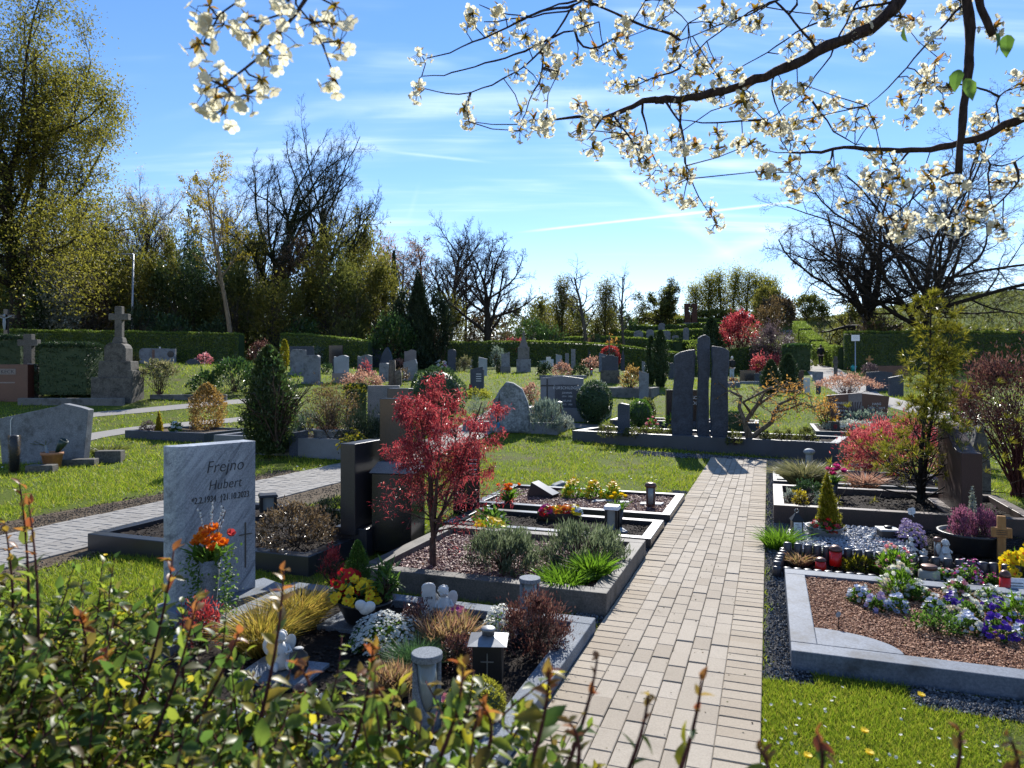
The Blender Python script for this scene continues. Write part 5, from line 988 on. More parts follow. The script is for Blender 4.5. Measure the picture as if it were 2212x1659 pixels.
o = GY(2080, 13.5); t = thing('stone_planter', 'grey stone trough behind the brown headstone', 'planter', o, RZ); MB().box((0, 0, .35), (.42, .35, .7)).build('trough', S['midgrey'], t, bevel=.01); MB().box((0, 0, .7), (.36, .29, .02)).build('soil', P_['soil'], t)
blooms('primrose', 'orange primroses in the grey stone trough', 'flowers', (2062, 2098, 885, 905), ['orangep', 'yellow'], 'green', 4, 22, .12, Y=13.5, lift=.7, leafls=8)
# ================================================================ left foreground lawn
t, w, h = stone('wide weathered grey headstone with a raised right shoulder at left edge', -12, 192, 872, 1003, 'flat', S['midgrey'], th=.18, rz=-.02, group=None); 
for c in list(t.children): bpy.data.objects.remove(c)
b = MB(); b.prism([(-w*.42, -.1), (w*.44, -.1), (w*.5, h*.9), (w*.42, h*.94), (w*.24, h), (w*.17, h*.96), (-w*.47, h*.75)], -.09, .09); b.build('slab', S['midgrey'], t, bevel=.008)
b = MB(); b.tube([(-w*.32, -.12, 0), (-w*.32, -.12, h*.72), (-w*.3, -.12, h*.78)], .008, 6); b.build('thin_white_rod', S['white'], t)
o = G(113, 1012); px = o.y/F; t = thing('flower_pot', 'terracotta pot holding a dark green plastic vase', 'pot', o, 0); MB().lathe([(.13, 0), (.17, .25), (.185, .25), (.185, .3), (.165, .3), (.15, .2)], 22).build('pot', P_['terracotta'], t, True); MB().lathe([(.001, .27), (.16, .27)], 16).build('soil', P_['soil'], t)
q = thing('cone_vase', 'dark green plastic cone vase leaning in the terracotta pot', 'vase', o+Vector((.06, 0, .26)), 0); MB().lathe([(.02, 0), (.07, .2), (.075, .3), (.065, .3), (.03, .05)], 14, ty=.55).build('vase', P_['greenplastic'], q, True)
q = thing('cone_vase', 'thin grey spike with dry stalks in the terracotta pot', 'vase', o+Vector((-.09, 0, .26)), 0); b = MB(); b.tube([(0, 0, 0), (-.03, 0, .16)], [.03, .02], 6); b.build('spike', S['palegrey'], q); b = MB(); [b.tube([(-.03, 0, .15), (R.normal(-.06, .1), R.normal(0, .05), R.uniform(.18, .26))], .004, 4) for i in range(6)]; b.build('stalks', LF['olive'], q)
o = G(31, 1022); px = o.y/F; t = thing('bristle_post', 'dark bristly brush post before the wide grey headstone', 'post', o, 0); hh = 82*px; MB().lathe([(.07, 0), (.075, hh*.97), (.05, hh)], 14).build('post', P_['blackpot'], t, True); n = 1500; a = R.uniform(0, 6.28, n); P = np.stack([.07*np.cos(a), .07*np.sin(a), R.uniform(.02, hh, n)], 1); V, fs = blades(P, .035, .004, seg=1, D=np.stack([np.cos(a), np.sin(a), R.normal(0, .2, n)], 1)); b = MB(); b.add(V, *fs); b.build('bristles', LF['brown'], t)
for (u0, u1, vt, vb), l in (((205, 258, 970, 1000), 'dark stone block lying right of the wide grey headstone'), ((135, 200, 990, 1008), 'low stone border pieces in front of the terracotta pot'), ((55, 110, 1003, 1022), 'flat weathered slab left of the terracotta pot')):
    o = G((u0+u1)/2, vb); px = o.y/F; t = thing('stone_block', l, 'stone', o, .12); MB().box((0, .12, (vb-vt)*px*.4), ((u1-u0)*px, .22, (vb-vt)*px*.9)).build('block', S['old'], t, bevel=.012)
tuft('small_weed_patch', 'dry weeds on the stones right of the wide grey headstone', 'plant', (205, 260, 955, 985), 'olive', 260, 2.5, lean=.9, spread=.9)
# ---- left back
t, w, h = stone('reddish brown family headstone at the far left with a pale name plate', -40, 62, 787, 866, 'flat', S['redbrown'], th=.3, rz=-.05, group=None); MB().box((-w*.5+w*.56, -.153, h*.8), (w*.36, .006, h*.155)).build('name_plate', S['sand'], t); text('KECK', h*.15, P_['dark'], t, (w*.06, -.157, h*.75)); MB().box((w*.02, -.152, h*.5), (w*.4, .004, h*.03)).build('inscription_line', S['sand'], t)
o = G(63, 855); px = o.y/F; t = thing('stone_cross', 'plain stone cross on a stepped base between the trimmed dark hedges', 'cross', o, 0); hh = H-(722-V0)*px-o.z
MB().box((0, 0, hh*.5), (.28, .2, hh)).build('post', S['old'], t, bevel=.01); MB().box((0, -.003, hh*.86), (.68, .206, .22)).build('crossbar', S['old'], t, bevel=.01); MB().box((.12, -.25, .4), (.9, .3, .9)).build('base', S['old'], t, bevel=.015); MB().box((.35, -.3, .95), (.4, .25, .3), top=.8).build('side_block', S['concrete'], t, bevel=.01)
o = G(14, 812); px = o.y/F; t = thing('crucifix', 'black crucifix with a pale figure at the far left', 'cross', o, 0); hh = H-(668-V0)*px-o.z; z0 = hh*.55
MB().box((0, 0, hh*.5), (.16, .12, hh)).build('post', S['black'], t); MB().box((0, -.003, hh-.3), (.75, .126, .14)).build('crossbar', S['black'], t); b = MB(); b.tube([(0, -.12, hh-.85), (0, -.13, hh-.6), (0, -.12, hh-.38)], [.03, .06, .05], 8); b.ell((0, -.13, hh-.27), (.05, .05, .06)); b.tube([(-.3, -.1, hh-.28), (0, -.12, hh-.4), (.3, -.1, hh-.28)], .022, 6); b.build('figure', S['palegrey'], t, True); MB().box((0, 0, .2), (.5, .4, .5)).build('base', S['midgrey'], t, bevel=.01)
o = G(256, 862); o = G(256, 866); px = o.y/F; t = thing('cross_monument', 'tall weathered sandstone monument topped by a stone cross', 'monument', o, .05); zt = lambda v: H-(v-V0)*px-o.z
def pb(u0, u1, vt, vb, y=.0, d=.5, nm='tier', m=S['old'], top=1.0): MB().box((((u0+u1)/2-256)*px, y, (zt(vt)+zt(vb))/2), ((u1-u0)*px, d, zt(vt)-zt(vb)), top=top).build(nm, m, t, bevel=.02)
pb(213, 297, 815, 880, d=.9, nm='base_block'); pb(222, 292, 780, 815.2, d=.62, nm='lower_tier', top=.93); MB().prism([(a*.98, c) for a, c in outline('arch', 46*px, zt(740)-zt(781))], -.25, .25, (0, 0, zt(781))).build('arched_block', S['old'], t, bevel=.02); pb(247, 270, 729, 741, d=.34, nm='cross_foot', top=.8); pb(250.5, 265.5, 662, 730, d=.2, nm='cross_post'); pb(238, 279, 678, 692, y=-.003, d=.21, nm='crossbar'); pb(286, 297, 800, 818, y=-.1, d=.6, nm='side_scroll')
shrub('clipped_yew', 'large dark clipped hedge block with a rounded top at left', 'clipped shrub', (95, 216, 741, 862), 'yew', 'block', 6, .4, 3.2, dy=.7); shrub('clipped_yew', 'dark clipped hedge block behind the name plate headstone', 'clipped shrub', (-60, 57, 724, 850), 'yew', 'block', 6, .4, 3.0, dy=.6)
shrub('small_tree_shrub', 'airy pale leaved rhododendron beside the tall cross monument', 'shrub', (305, 385, 776, 865), 'sedge', 'umbrella', 8, .4, 1.8, nst=16)
MB()
t = thing('stone_border', 'low broken stone border below the dark clipped hedges', 'grave kerb', G(150, 880), -.02, 'old low stone borders at left'); MB().box((-.2, .4, .08), (3.4, .16, .4)).build('kerb_stone', S['concrete'], t, bevel=.02)
t = thing('stone_border', 'low dark stone border right of the tall cross monument', 'grave kerb', G(395, 868), -.03, 'old low stone borders at left'); MB().box((0, .4, .08), (2.6, .14, .3)).build('kerb_stone', S['concrete'], t, bevel=.02)
t, w, h = stone('pale low double headstone with a red stripe and dark round medallion', 301, 377, 752, 786, 'roundl', S['midgrey'], th=.2, rz=.05, plinth=2); MB().box((-w*.1, -.103, h*.5), (w*.07, .01, h*.8)).build('red_stripe', S['redbrown'], t); MB().ell((w*.38, -.1, h*.62), (h*.22, .012, h*.22), 16, 8).build('medallion', P_['darkmetal'], t); b = MB(); b.ell((w*.06, 0, h*1.03), (.05, .05, .06)); b.build('dove_ornament', S['white'], t)
stone('light grey headstone with a wavy top before the left hedge', 457, 491, 750, 779, 'wave', S['palegrey'], rz=.1)
stone('small grey headstone at the end of the left hedge', 514, 532, 751, 777, 'round', S['midgrey'])
stone('dark rough grave boulder left of the pink blossoms', 398, 432, 775, 788, 'boulder', S['slate'], name='grave_boulder', group=None, cat='rock')
shrub('flower_pot_plant', 'pink flowering plant before the light wavy headstone', 'flowers', (425, 458, 762, 788), 'pink', 'dome', 5, .8, 2.0)
shrub('grey_shrub', 'small grey green shrub left of the pink flowering plant', 'shrub', (405, 428, 758, 782), 'bluegrey', 'loose', 5, .5, 2.0); shrub('grey_shrub', 'small pale plant at the left of the pale double headstone', 'shrub', (282, 303, 762, 788), 'springdull', 'loose', 5, .5, 2.0)
shrub('laurel_bush', 'low dark evergreen bush before the lawn left of the big column evergreen', 'shrub', (410, 470, 802, 852), 'laurel', 'dome', 8, .5, 2.6, nmax=5000); shrub('laurel_bush', 'broad glossy green laurel bush behind the golden ball bush', 'shrub', (455, 560, 775, 852), 'laurel', 'dome', 9, .5, 2.6)
shrub('weeping_maple', 'small dark purple maple at the end of the left hedge', 'shrub', (535, 590, 740, 790), 'darkred', 'loose', 5, .4, 1.6)
shrub('golden_bush', 'round golden brown bush left of the big dark evergreen', 'shrub', (397, 498, 828, 938), 'goldbrown', 'egg', 5.5, .5, 2.6, nst=0); 
shrub('golden_conifer', 'tiny golden cone conifer beside the round golden bush', 'conifer', (331, 355, 888, 936), 'gold', 'cone', 4, .4, 3.5, lift=.1); shrub('lavender_plant', 'small grey purple herb left of the tiny golden conifer', 'plant', (302, 335, 908, 936), 'purple', 'dome', 4, .4, 2.0, lift=.1); blooms('white_tulip', 'white tulips right of the tiny golden conifer', 'flowers', (365, 392, 905, 937), 'white', 'green', 5, 8, lift=.1, leafls=14, lw=.25)
shrub('column_evergreen', 'large dark broad evergreen with reddish tips behind the oval planter', 'conifer', (512, 650, 748, 950), 'ivyleaf', 'egg', 9, .4, 3.2, Y=14.2, lift=.1, nmax=15000); shrub('photinia_tip', 'young reddish leafed shrub at the top of the big evergreen', 'shrub', (545, 655, 760, 900), 'laurel', 'loose', 9, .4, .5, Y=14.0, lift=.25)
o = G(703, 955, .28); o.z += .28; px = o.y/F; t = thing('oval_planter', 'long oval pale planter with ribbed sides on the tall kerb', 'planter', o+Vector((0, .2, 0)), -.05); MB().lathe([(.24, 0), (.27, .03), (.31, .2), (.345, .21), (.345, .25), (.31, .25), (.28, .2)], 28, sy=.55).build('planter', P_['palepot'], t, True); MB().lathe([(.001, .22), (.31, .23)], 20, sy=.55).build('soil', P_['soil'], t)
q = thing('withered_plant', 'withered brown plant in the oval planter', 'plant', t.location+Vector((0, 0, .22)), 0); V, fs = leaves(np.stack([R.normal(0, .14, 260), R.normal(0, .05, 260), R.uniform(0, .08, 260)], 1), rdir(260, .4), .06, .02); b = MB(); b.add(V, *fs); b.build('foliage', LF['pinkbrown'], q)
t, w, h = stone('dark tilted book shaped stone left of the oval planter', 622, 662, 930, 950, 'slantr', S['slate'], th=.2, rz=.3, group=None, name='book_stone', Y=14.3)
shrub('lavender', 'grey lavender mound behind the oval planter', 'shrub', (636, 692, 888, 945), 'bluegrey', 'dome', 8, .2, 2.6, lift=.25, up=1.0); shrub('spirea', 'wide twiggy brown shrub with few yellow leaves', 'shrub', (645, 785, 832, 935), 'brown', 'loose', 6, .4, .9, lift=.25, nst=60, Y=14.6, sr=.007); shrub('spirea_leaves', 'olive leaved low shrub behind the twiggy brown shrub', 'shrub', (655, 770, 828, 890), 'springdull', 'dome', 7, .4, .8, Y=15.4, lift=.2)
shrub('juniper', 'low blue green juniper right of the oval planter', 'conifer', (728, 845, 888, 958), 'fir', 'spread', 8, .25, 3.2, lift=.25, Y=14.0); blooms('yellow_groundcover', 'pale yellow flowering ground cover right of the oval planter', 'flowers', (728, 800, 928, 958), ['yellow', 'gold'], 'spring', 3.5, 90, lift=.28, Y=13.6, leafls=6, nl=400)
shrub('conifer_hedge', 'short dark conifer hedge with yellow green top left of the speckled stone', 'hedge', (742, 795, 830, 910), 'yew', 'block', 7, .25, 2.4, Y=16.5, dy=.5, nmax=4000); shrub('hedge_top_shoots', 'yellow green top shoots of the short dark conifer hedge', 'conifer', (738, 798, 828, 850), 'goldgreen', 'spread', 6, .3, 1.4, Y=16.4, lift=1.0)  # yellow green layer added as the hedge's own top, no plant by itself
stone('speckled black and white granite headstone slab left of the red maple', 794, 862, 833, 930, 'flat', S['speckle'], Y=15.2, th=.16, rz=0, group=None); stone('dark rectangular headstone right of the speckled granite slab', 838, 887, 839, 935, 'flat', S['polished'], Y=14.6, th=.3, rz=-.2, group=None)
# ---- middle rows
GR = 'headstones in the rows across the lawn'
stone('tall grey headstone with rounded corner behind another rounded one', 626, 660, 754, 812, 'roundl', S['midgrey'], plinth=8, th=.2); stone('grey headstone with rounded corners and pale wave line nearest the golden conifer', 655, 690, 767, 830, 'round', S['midgrey'], plinth=5, th=.22)
stone('wide dark glassy tomb front before the middle hedge', 624, 678, 748, 790, 'flat', S['slate'], th=.2); stone('dark square headstone before the middle hedge', 710, 741, 746, 792, 'flat', S['black'])
t, w, h = stone('pale blue grey headstone with a gently waved top on a brown base', 721, 752, 767, 828, 'wave', S['palegrey'], plinth=22, pm=S['sand'], th=.2); MB().box((w*-.55, .05, h*.5), (w*.14, .2, h*.72)).build('side_wing', S['slate'], t, bevel=.005)
stone('grey headstone with a raised right corner right of the pale blue one', 772, 803, 766, 812, 'wave', S['midgrey'], plinth=10, th=.2)
stone('wide dark headstone with a gently curved top before the hedge', 779, 825, 750, 792, 'arch', S['slate']); stone('pointed rough dark stone beside the small clipped hedge', 820, 848, 750, 800, 'pointed', S['slate'], th=.25)
stone('narrow grey headstone left of the tree trunk shaped stone', 820, 838, 784, 825, 'round', S['midgrey'], th=.4); 
o = G(850, 834); px = o.y/F; t = thing('trunk_monument', 'pair of stone tree trunks used as a grave marker', 'monument', o, 0); zt = lambda v: H-(v-V0)*px-o.z
b = MB(); b.tube([(-.05, 0, -.1), (-.06, 0, zt(800)), (-.05, 0, zt(778))], [.17, .15, .14], 10); b.build('tall_trunk', S['trunkstone'], t, True); b = MB(); b.tube([(.2, -.1, -.1), (.21, -.1, zt(812)), (.2, -.1, zt(800))], [.17, .16, .15], 10); b.build('short_trunk', S['trunkstone'], t, True); MB().ell((.2, -.1, zt(801)), (.15, .15, .02)).build('cut_face', S['sand'], t)
stone('pinkish square headstone beside the yellow green bush', 873, 899, 755, 800, 'wave', S['sand'], plinth=6); stone('leaning grey headstone with a curved edge behind the dark round bush', 870, 901, 776, 822, 'leaning', S['greygranite'], th=.2)
stone('tall narrow dark headstone with a rounded top', 967, 985, 754, 802, 'arch', S['slate']); stone('small dark headstone left in the pair before the hedge', 921, 930, 762, 786, 'flat', S['midgrey']); stone('small dark headstone right in the pair before the hedge', 929, 941, 757, 786, 'round', S['slate'])
stone('pale blue narrow headstone on the lawn right of the heather', 1034, 1052, 771, 812, 'slantl', S['palegrey']); stone('dark narrow headstone behind the one with the red candle', 1016, 1043, 792, 838, 'slantr', S['slate']); t, w, h = stone('dark inscribed headstone beside a small red candle', 1020, 1045, 798, 848, 'slantr', S['slate'], th=.18); b = MB(); [b.box((w*.1, -.092, h*(.8-.1*i)), (w*.45, .003, h*.03)) for i in range(4)]; b.build('inscription_lines', P_['silverletter'], t); candle('orange red candle left of the dark inscribed headstone', 1013, 1020, 829, 840)
stone('small pale headstone left of the white sandstone block', 1015, 1032, 742 if False else 777, 795, 'round', S['midgrey']); stone('grey headstone on a pale block left of the gothic spire', 1083, 1101, 760, 806, 'swoop', S['midgrey'], plinth=14, pm=S['concrete'])
o = G(1131, 804); px = o.y/F; t = thing('spire_monument', 'grey gothic spire monument on a square base before the red maple', 'monument', o, 0); zt = lambda v: H-(v-V0)*px-o.z; W1 = 31*px
MB().box((0, 0, zt(776)*.5-.1), (W1, W1*.8, zt(776)+.2)).build('base', S['midgrey'], t, bevel=.01); MB().box((0, 0, (zt(750)+zt(776))/2), (W1*.8, W1*.62, zt(750)-zt(776))).build('middle_block', S['concrete'], t, bevel=.02); MB().box((0, 0, (zt(727)+zt(750))/2), (W1*.62, W1*.5, zt(727)-zt(750)), top=.25).build('spire', S['concrete'], t, bevel=.01); b = MB(); b.box((0, 0, zt(722)), (W1*.1, W1*.1, W1*.5)); b.box((0, 0, zt(721)), (W1*.3, W1*.08, W1*.09)); b.build('finial_cross', S['concrete'], t)
shrub('red_maple_bush', 'red weeping maple behind the gothic spire', 'shrub', (1083, 1142, 730, 790), 'pinkred', 'umbrella', 5, .4, 2.0, stem='redtwig'); shrub('pink_maple', 'small pinkish maple left of the rhododendron', 'shrub', (1048, 1072, 748, 790), 'pinkred', 'dome', 5, .5, 1.6); shrub('rhododendron', 'round green rhododendron left of the grey headstone on the pale block', 'shrub', (1058, 1092, 747, 796), 'bluegrey', 'dome', 5, .5, 2.2); shrub('small_conifer', 'small dark egg shaped conifer at the foot of the spire', 'conifer', (1070, 1084, 779, 806), 'yew', 'egg', 4, .3, 3.0)
for a in ((1180, 1190, 771, 796, 'flat', 'white', 'white upright memorial plate among the small stones', 33), (1166, 1180, 778, 792, 'wave', 'palegrey', 'low pale marker left of the white memorial plate', 31), (1188, 1196, 776, 792, 'round', 'white', 'small white marker right of the white memorial plate', 34), (1201, 1214, 765, 797, 'slantl', 'palegrey', 'pale slim headstone beside red blossoms', 33), (1221, 1229, 763, 799, 'flat', 'midgrey', 'slim grey stele with a flat top', 33), (1230, 1235, 765, 790, 'flat', 'midgrey', 'thinnest grey stele behind the tall one', 35), (1234, 1243, 754, 800, 'flat', 'midgrey', 'tall slim grey stele standing right in its row', 32.5), (1260, 1267, 754, 790, 'flat', 'concrete', 'pale narrow headstone left of the dark stele', 38), (1262, 1276, 752, 792, 'peak', 'slate', 'dark tapering headstone beneath the bare tree trunk', 37), (1275, 1284, 757, 790, 'flat', 'midgrey', 'small headstone right of the dark tapering one', 38), (1294, 1309, 762, 804, 'slantl', 'bluegrey', 'bluish slim headstone left of the cross grave', 31), (1341, 1350, 756, 800, 'pointed', 'slate', 'slim dark rough stele right of the red maple ball', 33)):
    stone(a[6], a[0], a[1], a[2], a[3], a[4], S[a[5]])
t, w, h = stone('dark broad shouldered headstone on a rough base with an iron cross behind', 1301, 1336, 767, 828, 'shoulder', S['slate'], plinth=28, pm=S['old'], th=.24, group=None); b = MB(); b.box((-.05, .35, h*1.05), (.05, .05, h*1.3)); b.box((-.05, .348, h*1.55), (.3, .05, .05)); b.build('iron_cross', P_['darkmetal'], t)
shrub('red_maple_bush', 'bright red maple ball behind the shouldered headstone', 'shrub', (1297, 1340, 747, 800), 'redbright', 'ball', 4.5, .5, 2.6, stem='redtwig', dy=.8)
shrub('yew_bush', 'dark low yew left of the pale heather', 'shrub', (1157, 1195, 783, 818), 'yew', 'loose', 5, .4, 3.0); shrub('pale_heather', 'pale pink heather right of the dark low yew', 'shrub', (1190, 1236, 783, 815), 'pinkbrown', 'dome', 4, .5, 2.6); shrub('yew_bush', 'dark low yew right of the pale heather', 'shrub', (1233, 1273, 788, 816), 'yew', 'dome', 5, .4, 3.0); shrub('pieris', 'cream and pink variegated shrub above the right low yew', 'shrub', (1254, 1298, 772, 803), 'pinkbrown', 'loose', 5, .5, 1.8); shrub('daffodil_clump', 'pale yellow flower clump between the slim steles', 'flowers', (1243, 1266, 764, 785), 'spring', 'loose', 5, .5, 1.8); shrub('red_flower_clump', 'small red blossoms between the white markers', 'flowers', (1190, 1202, 768, 788), 'redbright', 'loose', 4, .8, 1.5)
lantern('red and white grave lantern on the lawn bed', 1274, 1281, 796, 812, .0, P_['darkmetal'], P_['redcandle'], 'glass', 'redcandle', style='round')
t = thing('stone_border', 'low stone border under the two dark yews', 'grave kerb', G(1216, 818), 0, None); MB().box((0, 0, .05), (2.4, .15, .25)).build('kerb_stone', S['midgrey'], t, bevel=.02)
# Kurs.. family stone
t, w, h = stone('dark granite family headstone with a cross and framed inscription', 1168, 1261, 812, 893, 'gable', S['greygranite'], Y=20.2, th=.18, rz=-.12, plinth=8, pm=S['black'], group=None)
MB().box((w*.12, -.092, h*.5), (w*.56, .004, h*.62)).build('inscription_panel', S['bluestone'], t); b = MB(); b.box((-w*.34, -.092, h*.58), (.045, .006, h*.7)); b.box((-w*.34, -.0935, h*.78), (w*.3, .006, .045)); b.build('cross', P_['dark'], t); b = MB(); 
for x_ in (-.165, .405): b.box((w*x_, -.0955, h*.5), (.018, .005, h*.63))
for z_ in (.19, .81): b.box((w*.12, -.0955, h*z_), (w*.57, .005, .018))
b.build('panel_frame', S['midgrey'], t)
for s_, z_, sz in (('KURSCHILDGEN', .70, .115), ('JOHANN', .6, .075), ('1914  1988', .52, .07), ('HELENE', .42, .075), ('1913  1984', .34, .07), ('PETER', .22, .075)): text(s_, sz, P_['silverletter'], t, (w*.12, -.096, h*z_), sx=.9)
o = GY(1208, 19.2); t = thing('grave_lamp', 'small lamp with a pale cap before the dark family headstone', 'grave lamp', o+Vector((0, 0, .25)), 0); MB().cyl((0, 0, 0), .06, .35, 12).build('post', P_['bronze'], t); MB().ell((0, 0, .36), (.11, .11, .045)).build('cap', P_['metal'], t, True)
shrub('box_ball', 'big clipped ball bush with pale tips right of the family headstone', 'clipped shrub', (1246, 1322, 823, 898), 'silverball' if False else 'dark', 'ball', 6, .5, 3.2, Y=19.3, lift=.05); shrub('box_ball_tips', 'frosted pale tips covering the top of the big ball bush', 'clipped shrub', (1250, 1318, 821, 860), 'silver', 'dome', 4.5, .5, 1.0, Y=19.35, lift=.75, nst=0)
t = thing('boulder_headstone', 'rounded pale grey boulder headstone with a dark crack', 'headstone', GY(1101, 17.9), -.1); px = 17.9/F; w = 90*px; h = H-(825-V0)*px-t.location.z
R2 = np.random.default_rng(5); b = MB(); P = [(x_*(1+R2.normal(0, .012)), z_*(1+R2.normal(0, .008))) for x_, z_ in outline('boulder', w, h)]; b.prism(P, -.13, .13); b.build('slab', S['boulder'], t, bevel=.05); b = MB(); b.prism([(-.62*w*.5, .2*h), (-.5*w*.5, .22*h), (-.42*w*.5, .55*h), (-.46*w*.5, .78*h), (-.6*w*.5, .5*h)], -.137, -.12); b.build('crack', P_['dark'], t); b = MB(); b.lathe([(.03, 0), (.035, .1), (.02, .14)], 10, (-.5*w*.5, -.16, .1*h)); b.build('blue_light', plain('blue_glass', (.03,.2,.35), .2), t)
shrub('blue_lavender', 'pale blue green lavender right of the boulder headstone', 'shrub', (1143, 1220, 866, 928), 'bluegrey', 'dome', 8, .25, 3.0, lift=.15, up=1.2, Y=17.7); shrub('silver_cushion', 'low silvery cushion plant at the kerb corner', 'plant', (1203, 1240, 896, 925), 'silver', 'spread', 5, .4, 2.4, lift=.17, Y=17.45)
shrub('variegated_shrub', 'pinkish cream shrub behind the boulder headstone', 'shrub', (1125, 1168, 826, 872), 'pinkbrown', 'dome', 5, .5, 2.2); shrub('variegated_shrub', 'small pinkish tuft right behind the boulder headstone', 'shrub', (1148, 1172, 862, 886), 'pinkbrown', 'dome', 5, .5, 2.0, Y=19.4)
shrub('yellow_cushion', 'yellow green cushion plant left of the boulder headstone', 'plant', (1000, 1062, 838, 860), 'spring', 'spread', 5, .5, 2.4); shrub('lavender_cushion', 'pale grey lavender left behind the boulder headstone', 'plant', (1000, 1060, 853, 878), 'bluegrey', 'spread', 5, .3, 2.2, Y=19.0)
shrub('laurel_ball', 'large dark round bush behind the red maple', 'shrub', (882, 1006, 792, 862), 'dark', 'ball', 6, .5, 3.4, Y=19.5); shrub('blossom_shrub', 'low pink and white blossoming shrub in the middle row', 'shrub', (738, 832, 798, 838), 'pinkbrown', 'spread', 5, .5, 2.4); shrub('red_twig_maple', 'tiny red maple left of the narrow headstone', 'shrub', (770, 806, 782, 815), 'pinkred', 'loose', 4.5, .5, 1.2); shrub('yellow_bush', 'bright yellow green bush before the dark laurel', 'shrub', (846, 878, 748, 790), 'spring', 'dome', 5, .5, 2.4); shrub('golden_conifer', 'slim golden conifer at the left end of the middle hedge', 'conifer', (605, 625, 734, 800), 'goldgreen', 'column', 5, .3, 3.0); shrub('clipped_yew', 'small clipped yew before the dark laurel', 'clipped shrub', (774, 796, 742, 790), 'yew', 'egg', 4, .5, 3.0); shrub('clipped_yew', 'clipped yew with a flat light top beside the pointed stone', 'clipped shrub', (817, 846, 741, 790), 'yew', 'block', 4, .5, 3.0); 
shrub('forsythia', 'thin yellow green forsythia before the long hedge', 'shrub', (938, 1002, 742, 790), 'spring', 'loose', 4, .4, .7, nst=30); shrub('grey_heather', 'grey brown heather between two narrow headstones', 'shrub', (985, 1020, 768, 803), 'sedge', 'dome', 4, .4, 2.0); shrub('dark_conifer', 'dark upright conifer right of the grey brown heather', 'conifer', (1018, 1036, 760, 803), 'yew', 'egg', 4, .4, 2.4); shrub('blossom_cushion', 'orange and pink blossoms beside the pointed stone', 'flowers', (845, 876, 775, 800), 'pinkbrown', 'loose', 5, .6, 1.6); shrub('dark_heather', 'rusty twiggy heather behind the stone tree trunks', 'shrub', (843, 888, 795, 830), 'bronze', 'loose', 5, .4, 1.4)
shrub('winter_heather', 'dry pink heather behind the pale blue grey headstone', 'shrub', (748, 782, 757, 790), 'pinkbrown', 'loose', 4, .4, 1.4); shrub('ivy_cushion', 'dark low bush left of the pale blue grey headstone', 'shrub', (694, 720, 786, 808), 'dark', 'dome', 5, .5, 2.4); shrub('grey_bush', 'small grey green bush before the middle hedge', 'shrub', (668, 702, 750, 785), 'bluegrey', 'loose', 4, .5, 1.4); shrub('yellow_flowers', 'yellow flowers before the middle hedge', 'flowers', (690, 712, 764, 780), 'spring', 'spread', 4, .6, 1.8); blooms('flower_bunch', 'red and white flowers on a grave before the long hedge', 'flowers', (902, 922, 778, 796), ['redp', 'white'], 'green', 4, 26, leafls=5, nl=80); blooms('flower_bunch', 'colourful flowers right of the pair of dark headstones', 'flowers', (936, 966, 776, 796), ['white', 'pink', 'paleblue'], 'green', 4, 34, leafls=5, nl=120); candle('red candle on the low green edging in the middle row', 756, 765, 811, 826, lid='darkmetal')
t = thing('wooden_marker', 'small wooden cross among the colourful flowers', 'cross', G(950, 793), .1); MB().box((0, 0, .3), (.07, .05, .6)).build('post', W_['wood'], t); MB().box((0, -.003, .42), (.36, .054, .07)).build('crossbar', W_['wood'], t)
# ---- right middle: steles
for (u0, u1, vt, vb, Y, pr, l) in ((1457, 1500, 755, 955, 15.75, 'l', 'left dark stele of three with a slanted rounded top'), (1508, 1532, 723, 962, 15.55, 'm', 'tallest middle stele of three with a peaked top'), (1538, 1573, 747, 966, 15.25, 'r', 'right dark stele of three with a sloping top')):
    o = GY((u0+u1)/2, Y); px = Y/F; w = (u1-u0)*px; h = H-(vt-V0)*px-o.z; t = thing('stele', l, 'headstone', o, -.1, 'the three steles')
    zs = np.linspace(0, 1, 9); wob = lambda a: .012*math.sin(a*9+u0)+.008*math.sin(a*21+u1)
    top = {'l': [(w/2, h), (w*.2, h*.995), (-w*.2, h*.975), (-w*.44, h*.945)], 'm': [(w/2, h*.975), (w*.1, h), (-w*.1, h*.995), (-w/2, h*.972)], 'r': [(w/2, h*.955), (w*.1, h*.985), (-w/2, h)]}[pr]
    lean = {'l': -.06, 'm': -.02, 'r': -.03}[pr]
    rs = [(w/2+wob(z)+lean*(1-z)*1.2, z*h*.93) for z in zs]; ls = [(-w/2+wob(z+3)+lean*(1-z)*1.2, z*h*.93) for z in zs[::-1]]
    b = MB(); b.prism(rs+top+ls, -.08, .08); b.build('slab', S['chisel'], t, bevel=.02)
t, w, h = stone('black polished headstone half hidden behind the left stele', 1440, 1506, 842, 920, 'flat', S['black'], Y=18.6, th=.16, rz=-.05, plinth=12, pm=S['slate'], group=None); b = MB(); b.box((-w*.12, -.083, h*.74), (w*.22, .003, .012)); b.box((-w*.08, -.0845, h*.7), (.012, .003, h*.35)); b.build('thin_cross', P_['silverletter'], t); text('SO', .12, P_['silverletter'], t, (w*.42, -.082, h*.76)); text('DL', .12, P_['silverletter'], t, (w*.42, -.082, h*.62))
t, w, h = stone('short rounded grey stele beside the red tulips', 1337, 1361, 871, 938, 'roundl', S['slate'], Y=16.3, th=.22, rz=-.3, group=None)
